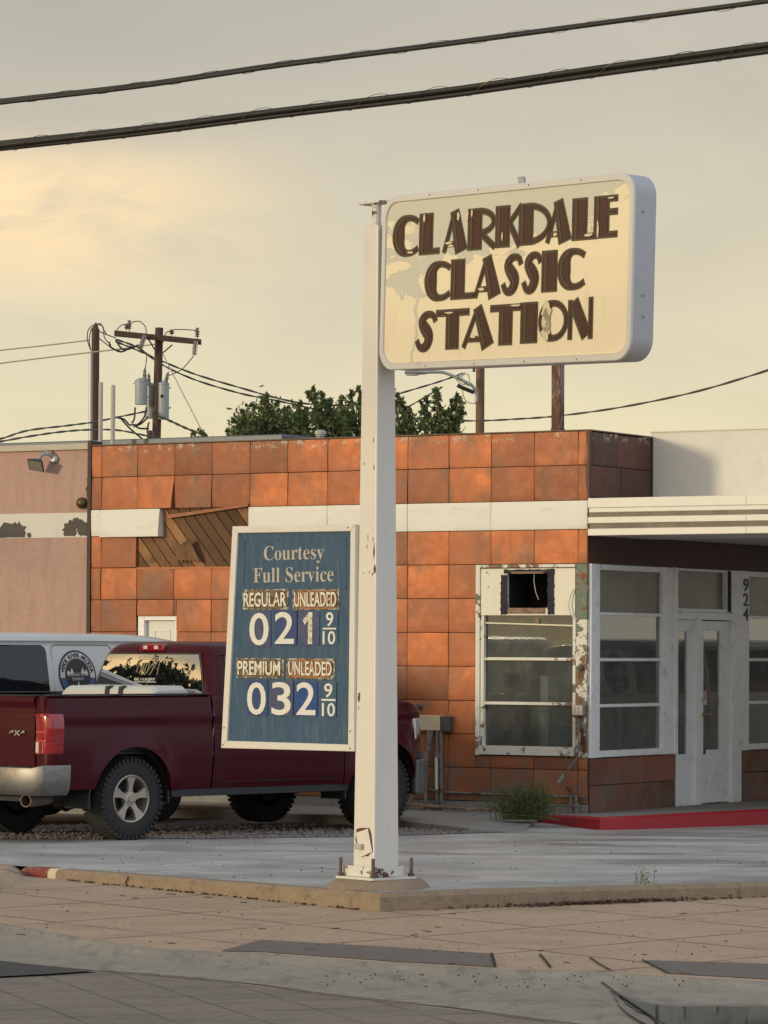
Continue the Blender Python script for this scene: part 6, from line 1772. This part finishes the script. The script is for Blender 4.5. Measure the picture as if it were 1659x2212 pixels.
# hood, nose
mb = MB()
def hood(u, v):
    x = 2.95 + (XF - 2.95) * u; w_ = tside(x, ztop_(x)) - .28; y = (2 * v - 1) * w_
    return Vector((x, y, ztop_(x) + .022 + .035 * (1 - (2 * v - 1) ** 2) + .02 * exp(-((abs(2 * v - 1) - .55) / .2) ** 2)))
mb.grid(hood, 16, 14); mb.build('hood', M['truck'], TK, smooth=True)
mb = MB(); mb.box(XF - .14, XF + .02, -.55, .55, .80, 1.16); mb.build('grille', M['plastic'], TK, bevel=.03)
mb = MB()
for y in (-.28, .28): mb.box(XF + .015, XF + .05, y - .02, y + .02, .82, 1.14)
mb.box(XF + .012, XF + .055, -.52, .52, .965, 1.005); mb.build('grille_bar', M['chrome_bright'], TK, bevel=.01)
for s in (-1, 1):
    mb = MB(); pl_ = [(XF - .02, .57), (XF - .06, .70), (XF - .20, .86), (XF - .36, .955), (XF - .40, .90), (XF - .15, .57)]
    mb.prism([(a, s * b) for a, b in pl_], .90, 1.13, lambda a, b, d: (a, b, d)); mb.build('headlight', M['lamp_clear'], TK, bevel=.02)
mb = MB(); pl_ = [(3.97, -.985), (4.12, -.95), (4.29, -.82), (4.42, -.52), (4.47, 0), (4.42, .52), (4.29, .82), (4.12, .95), (3.97, .985), (3.97, .9), (4.12, .75), (4.25, 0), (4.12, -.75), (3.97, -.9)]
mb.prism(pl_, .33, .70, lambda a, b, d: (a, b, d)); mb.build('front_bumper', mat('painted_bumper', (.13, .13, .125), .4, var=.1, metal=.3), TK, bevel=.03)
mb = MB(); pl2 = [(a - .025 if a > 4.05 else a, b * .985) for a, b in pl_]
mb.prism(pl2, .705, .86, lambda a, b, d: (a - .09 * (d - .7) / .16 * (a > 4.05), b * (1 - .06 * (d - .7) / .16), d)); mb.build('bumper_top', M['plastic'], TK, bevel=.02)
# underbody, wheel wells, bed liner
mb = MB(); mb.box(-.95, 4.05, -.62, .62, .38, .74); mb.box(.52, 3.04, -.90, .90, .43, .60); mb.box(-1.0, 1.0, -.78, .78, .62, .80); mb.box(.55, 3.0, -.93, -.89, .40, .47); mb.box(.55, 3.0, .89, .93, .40, .47)
for xw in (0, WB):
    for s in (-1, 1):
        pts = [(xw + (RA + .02) * cos(t), WC + (RA + .02) * sin(t)) for t in [i * pi / 12 - .1 for i in range(14)]]
        inn = [(xw + (RA - .0) * cos(t), WC + (RA - .0) * sin(t)) for t in [i * pi / 12 - .1 for i in range(14)]][::-1]
        mb.prism(pts + inn, s * .60, s * .93, lambda a, b, d: (a, d, b)); mb.prism(pts, s * .58, s * .62, lambda a, b, d: (a, d, b))
mb.tube([(-.3, .2, .42), (-.3, -.5, .40), (0, -.6, .40)], .05, 8); mb.tube([(0, -.7, WC), (0, .7, WC)], .07, 10); mb.lathe([(.0, -.16), (.14, -.1), (.16, 0), (.14, .1), (0, .16)], 12, M=Matrix.Translation((0, 0, WC)))
mb.build('chassis', M['plastic'], TK)
mb = MB(); mb.box(XR + .06, 1.05, -.88, .88, .82, .85); mb.box(1.03, 1.052, -.88, .88, .85, 1.36)
for s in (-1, 1): mb.box(XR + .04, 1.05, s * .865 - .012, s * .865 + .012, .85, 1.375); mb.box(XR + .01, 1.052, s * .905 - .05, s * .905 + .035, 1.3915, 1.407)
mb.build('bed_liner', M['plastic'], TK, bevel=.006)
# tailgate
mb = MB()
def tg(u, v):
    y = -.772 + 1.544 * u; z = .72 + .665 * v
    bulge = .012 * (1 - (2 * u - 1) ** 2) + .022 * exp(-((z - 1.345) / .04) ** 2) - .010 * exp(-((z - 1.27) / .03) ** 2) + .006 * exp(-((z - 1.0) / .14) ** 2)
    return Vector((XR - .012 - bulge, y, z))
mb.grid(tg, 12, 26)
top = [tg(i / 12, 1) for i in range(13)]
mb.grid(lambda u, v: top[round(u * 12)] + Vector((.075 * v, 0, .004 * sin(pi * v))), 12, 3)
for s in (0, 1):
    e_ = [tg(s, k / 26) for k in range(27)]; mb.grid(lambda u, v: e_[round(u * 26)] + Vector((.06 * v, 0, 0)), 26, 1)
tgo = mb.build('tailgate', M['truck'], TK, smooth='auto')
mb = MB(); mb.box(XR - .03, XR + .05, -.75, .75, 1.387, 1.398); mb.build('top_cap', M['plastic'], tgo, bevel=.005)
text_fit('badge', sansbold('4X4'), .42, .66, 1.012, 1.062, M['chrome_bright'], tgo, Matrix(((0, 1, 0, XR - .034), (-1, 0, 0, 0), (0, 0, 1, 0), (0, 0, 0, 1))), .005, .02)
mb = MB(); mb.box(XR - .055, XR - .02, -.10, .10, 1.10, 1.18); mb.build('handle', M['plastic'], tgo, bevel=.015)
# tail lamps
for s in (-1, 1):
    mb = MB()
    plan = [(XR - .010, .785), (XR - .020, .84), (XR - .021, .88), (XR - .017, .915), (XR - .006, .945), (XR + .010, .968), (XR + .032, .985), (XR + .06, .997), (XR + .09, 1.003), (XR + .15, 1.003), (XR + .15, .94), (XR + .05, .90), (XR + .02, .785)]
    mb.rings([[(x, s * (y + dy), z) for x, y in plan] for z, dy in ((.967, -.004), (1.0, 0), (1.05, .003), (1.10, .003), (1.15, .0), (1.19, -.003), (1.21, -.010), (1.222, -.024))])
    tl = mb.build('tail_lamp', M['lamp_red'], TK, smooth='auto')
    mb = MB(); mb.rings([[(x, s * (y + dy), z) for x, y in plan] for z, dy in ((.845, -.014), (.855, -.006), (.90, -.003), (.963, -.004))]); mb.build('lower_lens', M['lamp_red'], tl, smooth='auto')
    mb = MB(); mb.box(XR - .0195, XR - .010, min(s * .79, s * .895), max(s * .79, s * .895), .855, .955); mb.build('reversing_lens', M['lamp_clear'], tl, bevel=.003)
    mb = MB(); mb.box(XR - .0215, XR - .010, min(s * .795, s * .93), max(s * .795, s * .93), .962, .972); mb.box(XR - .0215, XR - .010, min(s * .795, s * .93), max(s * .795, s * .93), 1.045, 1.055); mb.build('lens_rib', mat('lens_rib', (.55, .10, .09), .2), tl)
# rear bumper
mb = MB(); path = [(-.80, -.985), (-.98, -.995), (-1.13, -.97), (-1.195, -.88), (-1.215, -.5), (-1.215, .5), (-1.195, .88), (-1.13, .97), (-.98, .995), (-.80, .985)]
prof = [(-.05, .705), (.0, .712), (.006, .69), (.002, .60), (-.012, .50), (-.045, .452), (-.06, .47)]
rows_ = []
for i, p in enumerate(path):
    a, b = path[max(i - 1, 0)], path[min(i + 1, len(path) - 1)]; d = Vector((b[0] - a[0], b[1] - a[1])).normalized(); nn = Vector((d.y, -d.x)); nn = nn if nn.dot(Vector((p[0] + .3, p[1]))) > 0 else -nn
    dz = .025 if abs(p[1]) > .93 else 0
    rows_.append([(p[0] + nn.x * o, p[1] + nn.y * o, z + (dz if z > .68 else 0)) for o, z in prof])
mb.rings(rows_); mb.build('rear_bumper', M['chrome'], TK, smooth='auto')
mb = MB(); mb.box(-1.17, -.98, -.90, .90, .706, .722); mb.box(-1.1, -.9, -.85, .85, .46, .66); mb.box(-1.226, -1.2, -.22, .22, .52, .66); mb.build('bumper_step', M['plastic'], TK, bevel=.008)
mb = MB(); T_ = Matrix.Translation((-.82, -.62, .40)) @ Matrix.Rotation(radians(-90), 4, 'Y') @ Matrix.Rotation(radians(18), 4, 'X')
mb.lathe([(.05, -.1), (.055, .0), (.062, .16), (.062, .32), (.052, .32), (.052, .1), (0, .1)], 16, M=T_); mb.build('exhaust_tip', M['exhaust'], TK, smooth='auto')
# cab
def ringcab(z, x0, x1, hw_, r, bow=.035, n=6):
    pts = []
    for cx, cy, a0 in ((x1 - r, hw_ - r, 0), (x0 + r, hw_ - r, pi / 2), (x0 + r, -hw_ + r, pi), (x1 - r, -hw_ + r, -pi / 2)):
        for i in range(n + 1):
            a = a0 + pi / 2 * i / n; x, y = cx + r * cos(a), cy + r * sin(a)
            if a0 in (pi / 2, pi): x -= bow * (1 - (y / hw_) ** 2) if x < (x0 + x1) / 2 else 0
            pts.append(Vector((x, y, z)))
        if a0 == pi / 2:
            for k in range(1, 8):
                y = (hw_ - r) * (1 - 2 * k / 8); pts.append(Vector((x0 - bow * (1 - (y / hw_) ** 2), y, z)))
        if a0 == -pi / 2 or a0 == 0: pass
    return pts
CZ = [(1.37, 1.09, 3.05, .925, .10), (1.44, 1.101, 2.95, .912, .11), (1.50, 1.1105, 2.86, .90, .12), (1.575, 1.1235, 2.74, .879, .13), (1.65, 1.137, 2.62, .855, .14), (1.715, 1.1495, 2.5, .83, .15), (1.78, 1.163, 2.38, .80, .16), (1.845, 1.187, 2.27, .765, .18), (1.885, 1.22, 2.20, .71, .20), (1.91, 1.30, 2.10, .60, .22), (1.918, 1.5, 1.9, .3, .14)]
mb = MB(); mb.rings([ringcab(*q) for q in CZ]); mb.build('cab', M['truck'], TK, smooth='auto')
def cabx0(z):
    for a, b in zip(CZ, CZ[1:]):
        if a[0] <= z <= b[0]:
            t = (z - a[0]) / (b[0] - a[0]); return a[1] + (b[1] - a[1]) * t, a[3] + (b[3] - a[3]) * t, a[2] + (b[2] - a[2]) * t
    return CZ[0][1], CZ[0][3], CZ[0][2]
def rearglass(zlo, zhi, inset_, off_):
    def f(u, v):
        z = zlo + (zhi - zlo) * v; x0, hw_, _ = cabx0(z); w_ = hw_ - inset_
        y = (2 * u - 1) * w_
        return Vector((x0 - .035 * (1 - (y / hw_) ** 2) - off_ - .004, y, z))
    return f
mb = MB(); mb.grid(rearglass(1.385, 1.80, .105, .004), 24, 10); mb.build('rear_window_seal', M['plastic'], TK, smooth=True)
mb = MB(); mb.grid(rearglass(1.39, 1.785, .125, .010), 32, 12); rg = mb.build('rear_window', M['glass_rear'], TK, smooth=True)
# thin decal and lettering on the rear window
def RG(y, z, o=.0145):
    x0, hw_, _ = cabx0(z); return Vector((x0 - .035 * (1 - (y / hw_) ** 2) - o, y, z))
mb = MB()
def ln(a, b, r=.0035): mb.tube([RG(a[0], a[1], .016), RG(b[0], b[1], .016)], r, 4)
yc = -.0; 
for a, b in (((.16, 1.76), (-.15, 1.752)), ((.16, 1.76), (.18, 1.60)), ((-.15, 1.752), (-.13, 1.58)), ((.13, 1.735), (-.08, 1.73)), ((-.08, 1.73), (.05, 1.58)), ((.10, 1.70), (.14, 1.59)), ((.07, 1.70), (.10, 1.585)), ((.10, 1.70), (.0, 1.70)), ((0, 1.70), (.02, 1.6)), ((-.12, 1.73), (-.02, 1.58)), ((.04, 1.69), (.07, 1.58))): ln(a, b)
mb.build('window_decal', M['decal_thin'], rg)
text_fit('window_lettering', 'BE / LIGHT', .17, -.14, 1.522, 1.548, M['decal_white'], rg, Matrix(((0, 1, 0, RG(0, 1.53).x - .004), (1, 0, 0, 0), (0, 0, 1, 0), (0, 0, 0, 1))), .001, .004) if False else text_fit('window_lettering', 'BE / LIGHT', -.19, .12, 1.522, 1.548, M['decal_white'], rg, Matrix(((0, 1, 0, RG(0, 1.53).x - .004), (-1, 0, 0, 0), (0, 0, 1, 0), (0, 0, 0, 1))), .001, .004)
mb = MB(); mb.tube([RG(.18, 1.508, .018), RG(-.13, 1.508, .018)], .004, 5); mb.build('window_underline', M['decal_white'], rg)
# third brake light
mb = MB(); x0, hw_, _ = cabx0(1.845)
mb.hexa([(x0 - .075, -.17, 1.822), (x0 - .03, -.17, 1.822), (x0 - .03, .17, 1.822), (x0 - .075, .17, 1.822)], [(x0 - .065, -.15, 1.885), (x0 + .02, -.15, 1.895), (x0 + .02, .15, 1.895), (x0 - .065, .15, 1.885)])
b3 = mb.build('brake_light', M['lamp_red'], TK, bevel=.008)
for s in (-1, 1): mb = MB(); mb.box(x0 - .082, x0 - .074, s * .08 - .03, s * .08 + .03, 1.838, 1.872); mb.build('cargo_lens', M['lamp_clear'], b3, bevel=.003)
# side windows, windscreen, doors
def sidepanel(mb, xa, xb, zlo, zhi, s, off_, slope0=0, slope1=0):
    def f(u, v):
        z = zlo + (zhi - zlo) * v; _, hw_, x1 = cabx0(z); a = xa + slope0 * v; b = xb + slope1 * v
        return Vector((a + (b - a) * u, s * (hw_ + off_), z))
    mb.grid(f, 6, 6)
for s in (-1, 1):
    mb = MB(); sidepanel(mb, 1.30, 1.86, 1.43, 1.765, s, .006, .05, 0); mb.build('rear_side_window', M['glass_auto'], TK, smooth=True)
    mb = MB(); sidepanel(mb, 1.92, 2.72, 1.43, 1.765, s, .006, 0, -.42); mb.build('front_side_window', M['glass_auto'], TK, smooth=True)
    mb = MB()
    for x in (1.16, 1.885, 2.80): mb.tube([(x, s * (tside(x, z) + .0005), z) for z in [.52 + .84 * k / 10 for k in range(11)]], .005, 4)
    mb.tube([(1.22, s * .93, 1.37), (1.24, s * .875, 1.60), (1.28, s * .81, 1.785), (2.3, s * .81, 1.785)], .006, 4)
    mb.tube([(x, s * (tside(x, .53) + .0005), .53) for x in (1.16, 1.9, 2.8)], .005, 4)
    mb.build('door_seam', M['black'], TK)
    for x in (1.34, 2.02): mb = MB(); mb.box(x - .11, x + .11, s * .985 - .02, s * .985 + .02, 1.175, 1.215); mb.build('door_handle', M['truck'], TK, bevel=.012)
    mb = MB(); mb.hexa([(2.62, s * .95, 1.40), (2.74, s * .95, 1.40), (2.74, s * 1.15, 1.38), (2.64, s * 1.15, 1.38)], [(2.62, s * .95, 1.55), (2.74, s * .95, 1.55), (2.74, s * 1.15, 1.60), (2.64, s * 1.15, 1.60)]); mb.build('mirror', M['plastic'], TK, bevel=.02)
mb = MB()
def ws(u, v):
    z = 1.42 + .38 * v; _, hw_, x1 = cabx0(z); y = (2 * u - 1) * (hw_ - .10); return Vector((x1 + .012 - .02 * (2 * u - 1) ** 2, y, z))
mb.grid(ws, 10, 8); mb.build('windscreen', M['glass_auto'], TK, smooth=True)
# wheels
def make_wheel():
    hub = MB(); hub.lathe([(.0, -.10), (.17, -.10), (.20, -.06), (.20, .0), (.10, .03), (0, .03)], 28)
    w_ = hub.build('wheel', M['black'], TK, smooth='auto')
    ty = MB(); R_ = .395
    ty.lathe([(.215, -.125), (.24, -.132), (.30, -.142), (.355, -.138), (.382, -.12), (R_ - .004, -.095), (R_, -.05), (R_, .05), (R_ - .004, .095), (.382, .12), (.355, .138), (.30, .142), (.24, .132), (.215, .125), (.215, -.125)], 56, cap=False)
    for i in range(44):
        a = 2 * pi * i / 44
        for s in (-1, 1):
            ty.box(-.016, .016, s * .122 - .024, s * .122 + .024, R_ - .045, R_ - .001, M=Matrix.Rotation(a + s * .03, 4, 'Z') @ Matrix.Rotation(pi / 2, 4, 'X') @ Matrix(((1, 0, 0, 0), (0, -1, 0, 0), (0, 0, 1, 0), (0, 0, 0, 1))) if False else Matrix.Rotation(a + s * .03, 4, 'Z') @ Matrix(((1, 0, 0, 0), (0, 0, 1, 0), (0, 1, 0, 0), (0, 0, 0, 1))))
        ty.box(-.012, .012, -.03, .03, R_ - .02, R_ + .006, M=Matrix.Rotation(a + .07, 4, 'Z') @ Matrix(((1, 0, 0, 0), (0, 0, 1, 0), (0, 1, 0, 0), (0, 0, 0, 1))))
    ty.build('tyre', M['rubber'], w_, smooth='auto')
    rim = MB()
    rim.lathe([(.222, .118), (.232, .130), (.224, .136), (.212, .130), (.205, .10), (.195, .05), (.19, -.05), (.20, -.05), (.212, .08)], 48, cap=False)
    for i in range(5):
        a = 2 * pi * i / 5 + .28; Mx = Matrix.Rotation(a, 4, 'Z')
        pts = [(.045, -.038), (.12, -.030), (.205, -.062), (.213, -.03), (.214, .03), (.205, .062), (.12, .030), (.045, .038)]
        rim.rings([[(x, y, .078 + .025 * (x / .21)) for x, y in pts], [(x, y * .86, .108 + .016 * (x / .21)) for x, y in pts]], M=Mx)
        b = a + pi / 5; rim.lathe([(.011, .10), (.011, .118), (.006, .122), (0, .122)], 6, M=Matrix.Translation((.062 * cos(b), .062 * sin(b), 0)))
    rim.lathe([(.0, .13), (.03, .13), (.034, .12), (.075, .112), (.08, .08), (.08, .06)], 24, cap=False)
    rim.build('rim', M['rim'], w_, smooth='auto')
    return w_
w0 = make_wheel()
for i, (x, s) in enumerate(((0, -1), (WB, -1), (0, 1), (WB, 1))):
    o = w0 if i == 0 else copy_tree(w0, TK)
    o.location = (x, s * .83, WC); o.rotation_euler = (pi / 2, random.uniform(0, 1) if i else 0, 0) if s < 0 else (-pi / 2, .4, 0)
# toolbox in the bed
TB = thing('toolbox', 'white lidded toolbox lying across the pickup bed under the rear window', 'toolbox', TLOC + VR @ Vector((.80, 0, .852)), AL)
mb = MB(); mb.box(-.22, .18, -.60, .62, 0, .50); mb.build('box', M['toolbox'], TB, bevel=.02)
mb = MB()
prof = [(-.26, .50), (-.27, .53), (-.26, .585), (-.20, .615), (.16, .625), (.20, .60), (.20, .50)]
mb.rings([[(x, y, z * 1.0 - (.04 if abs(y) > .65 else 0) * (z > .55)) for x, z in prof] for y in (-.67, -.62, -.3, 0, .3, .64, .69)])
lid = mb.build('lid', M['toolbox'], TB, bevel=.008)
mb = MB()
for y in (-.20, .0): mb.hexa([(-.285, y - .03, .53), (-.27, y - .03, .53), (-.27, y + .03, .53), (-.285, y + .03, .53)], [(-.28, y - .04 + .02, .615), (-.20, y - .04 + .02, .625), (-.20, y + .02, .625), (-.28, y + .02, .615)])
mb.box(-.288, -.27, -.21, .01, .525, .54); mb.build('latch', M['plastic'], TB, bevel=.004)

# ------------------------------------------------------------------ white van beyond the pickup
VL = Vector((-4.45, 36.2, 0)) + VR @ Vector((0, 1.0, 0)); VL.z = lot_z(VL.y)
VN = thing('white_van', 'white passenger van with dark side windows and a round emblem, parked beyond the burgundy pickup', 'van', VL, AL)
def vroof(x):
    if x < 2.6: return 2.03 + .012 * (x + 1) * -.3
    if x < 3.3: t = (x - 2.6) / .7; return 2.017 - .06 * t * t
    if x < 4.05: t = (x - 3.3) / .75; return 1.957 - .62 * t
    t = (x - 4.05) / .8; return 1.337 - .12 * t - .25 * max(0, t - .6)
def vside(z, x=0):
    y = 1.0
    if z > 1.2: y -= .12 * ((z - 1.2) / .75) ** 1.6
    if z < .8: y -= .05 * ((.8 - z) / .4) ** 2
    if x > 4.2: y -= .22 * ((x - 4.2) / .7) ** 2
    if x < -1.9: y -= .06 * ((-1.9 - x) / .2) ** 2
    return y
def vring(x):
    R = vroof(x); pts = []
    zs_ = [.42, .55, .75, .95, 1.15, 1.3, 1.45, 1.6, 1.72, 1.82, 1.90]
    side_ = [(vside(min(z, 3), x), z) for z in zs_ if z < R - .10]
    if len(side_) < 11:
        last = side_[-1]
        side_ += [(last[0] - .02 * k, last[1] + (R - .06 - last[1]) * k / (11 - len(side_))) for k in range(1, 12 - len(side_))]
    yt = side_[-1][0]
    arc_ = [(yt * (1 - .14 * k / 4) if k < 4 else yt * .84, R - .055 + .055 * sin(k / 4 * pi / 2)) for k in range(1, 5)]
    half = side_ + arc_ + [(yt * .4, R + .012), (0, R + .018)]
    return [Vector((x, -y, z)) for y, z in half] + [Vector((x, y, z)) for y, z in half[::-1][1:]]
mb = MB(); mb.rings([vring(x) for x in (-2.1, -2.08, -2.0, -1.8, -1, 0, 1, 2, 2.4, 2.6, 2.8, 3.0, 3.15, 3.3, 3.45, 3.6, 3.8, 4.0, 4.1, 4.3, 4.5, 4.7, 4.85)])
mb.build('body', M['van'], VN, smooth='auto')
mb = MB()
for s in (-1, 1): mb.tube([(x, s * (vside(1.86) + .012), 1.945 + (0 if x < 2.9 else -.03 * (x - 2.9))) for x in (-2.0, -1, 0, 1, 2, 2.6, 3.0, 3.2)], .014, 6)
mb.build('drip_rail', M['van'], VN, smooth=True)
def vpanel(mb, x0, x1, z0, z1, s, off_, r=.06, n=5):
    pts = rrect(x0, x1, z0, z1, r, n); c = ((x0 + x1) / 2, (z0 + z1) / 2)
    rings_ = [[Vector((c[0] + (a - c[0]) * k, s * (vside(c[1] + (b - c[1]) * k) + off_), c[1] + (b - c[1]) * k)) for a, b in pts] for k in (1, .85, .6, .3, .02)]
    mb.rings(rings_, caps=False)
for s in (-1, 1):
    mb = MB(); vpanel(mb, -1.95, -.35, 1.33, 1.90, s, .006); vpanel(mb, -.22, 1.40, 1.33, 1.90, s, .006, .08); mb.build('side_window', M['glass_auto'], VN, smooth=True)
    mb = MB(); vpanel(mb, 2.50, 3.25, 1.36, 1.84, s, .006); mb.build('door_window', M['glass_auto'], VN, smooth=True)
    mb = MB(); pts = rrect(1.47, 2.32, 1.30, 1.90, .07, 4)
    mb.tube([(a, s * (vside(b) + .001), b) for a, b in pts + pts[:1]], .006, 4)
    for x in (-.28, 2.40, 3.42): mb.tube([(x, s * (vside(z) + .001), z) for z in (.5, .8, 1.2, 1.5, 1.75, 1.9)], .006, 4)
    mb.build('panel_seam', M['steel_grey'], VN)
mb = MB(); mb.grid(lambda u, v: Vector((3.36 + .62 * (1 - v) + .02, (2 * u - 1) * (.78 + .08 * (1 - v)), vroof(3.36 + .62 * (1 - v)) + .03)), 8, 8); mb.build('windscreen', M['glass_auto'], VN, smooth=True)
for s in (-1, 1): mb = MB(); mb.box(4.80, 4.87, min(s * .5, s * .78), max(s * .5, s * .78), .82, 1.0); mb.build('headlight', M['lamp_clear'], VN, bevel=.02)
mb = MB(); mb.box(4.82, 4.95, -.85, .85, .45, .66); mb.box(-2.2, -2.08, -.9, .9, .45, .62); mb.build('bumper', M['plastic'], VN, bevel=.02)
for i, (x, s) in enumerate(((-1.0, -1), (2.95, -1), (-1.0, 1), (2.95, 1))):
    mb = MB(); mb.lathe([(.18, -.1), (.30, -.11), (.345, -.09), (.355, 0), (.345, .09), (.30, .11), (.18, .1)], 32, cap=False); o = mb.build('wheel', M['rubber'], VN, smooth='auto')
    mb = MB(); mb.lathe([(.185, .10), (.18, .06), (.08, .07), (.06, .10), (0, .10)], 24); mb.build('rim', M['rim'], o, smooth='auto')
    o.location = (x, s * .90, .355); o.rotation_euler = (pi / 2 if s < 0 else -pi / 2, 0, 0)
# round emblem with ring lettering on the side
EXC, EZC, ER = 1.80, 1.585, .262
def on_side(u, v, o):                                # u along the van, v up, from the emblem centre
    z = EZC + v; return Vector((EXC + u, -(vside(z) + o), z))
def disc(name, r0, r1, a0, a1, o, mt, par, n=40):
    mb = MB(); mb.grid(lambda u, v: on_side((r0 + (r1 - r0) * v) * cos(radians(a0 + (a1 - a0) * u)), (r0 + (r1 - r0) * v) * sin(radians(a0 + (a1 - a0) * u)), o), n, 4)
    return mb.build(name, mt, par, fix=True)
em = disc('emblem', .0, ER, 0, 360, .003, M['decal_black'], VN)
disc('white_ring', .175, .240, -8, 188, .0055, M['decal_white'], em)
disc('blue_ring', .175, .240, 190, 350, .0055, M['decal_blue'], em)
def arc_text(body, r, a0, a1, h, mt, par, o, name, flip=False):
    n = len(body)
    for i, ch in enumerate(body):
        if ch == ' ': continue
        a = radians(a0 + (a1 - a0) * i / (n - 1)); me = text_mesh(ch, h * 1.35, .0008, .002, 'CENTER'); rot = a - pi / 2 if not flip else a + pi / 2
        for v in me.vertices:
            x, y = v.co.x, v.co.y - h * .45
            v.co = on_side(r * cos(a) + x * cos(rot) - y * sin(rot), r * sin(a) + x * sin(rot) + y * cos(rot), o + v.co.z)
        me.materials.clear(); me.materials.append(mt); ob = bpy.data.objects.new(name, me); COL.objects.link(ob); ob.parent = par
arc_text('VERDE RIVER ARIZONA', .207, 168, 12, .046, M['decal_black'], em, .008, 'lettering')
mb = MB()
for pts in ([(-.15, .0), (-.13, .05), (-.10, .02), (-.075, .075), (-.05, .02)], [(.05, .02), (.075, .08), (.10, .03), (.13, .06), (.15, 0)]):
    mb.prism([(a, b) for a, b in pts], .0055, .0065, lambda a, b, d: on_side(a, b, d))
mb.prism([(-.02, -.15), (.0, -.06), (.015, -.10), (.03, -.15)], .0055, .0065, lambda a, b, d: on_side(a, b, d))
mb.prism([(-.09, -.155), (-.07, -.09), (-.06, -.12), (-.05, -.155)], .0055, .0065, lambda a, b, d: on_side(a, b, d))
mb.build('mountain_mark', M['decal_white'], em)
for word, v, wd, h in (('CLARKDALE KAYAK', -.012, .29, .034), ('COMPANY', -.058, .16, .030)):
    me = text_mesh(word, 1, .0008, .0, 'LEFT'); xs = [q.co.x for q in me.vertices]; ys = [q.co.y for q in me.vertices]; ax, bx_, ay, by_ = min(xs), max(xs), min(ys), max(ys)
    for q in me.vertices: q.co = on_side((q.co.x - ax) / (bx_ - ax) * wd - wd / 2, v + (q.co.y - ay) / (by_ - ay) * h, .0062 + q.co.z)
    me.materials.clear(); me.materials.append(M['decal_white']); ob = bpy.data.objects.new('lettering', me); COL.objects.link(ob); ob.parent = em

# the same kind of van parked beyond the right edge of the picture: the storefront glass mirrors it
v2 = copy_tree(VN); v2.location = BW(3.6, 8.2, -.1); v2.rotation_euler = (0, 0, -TH - pi / 2 + .15)
v2['label'] = 'white van under the canopy beyond the right edge, mirrored in the storefront glass'
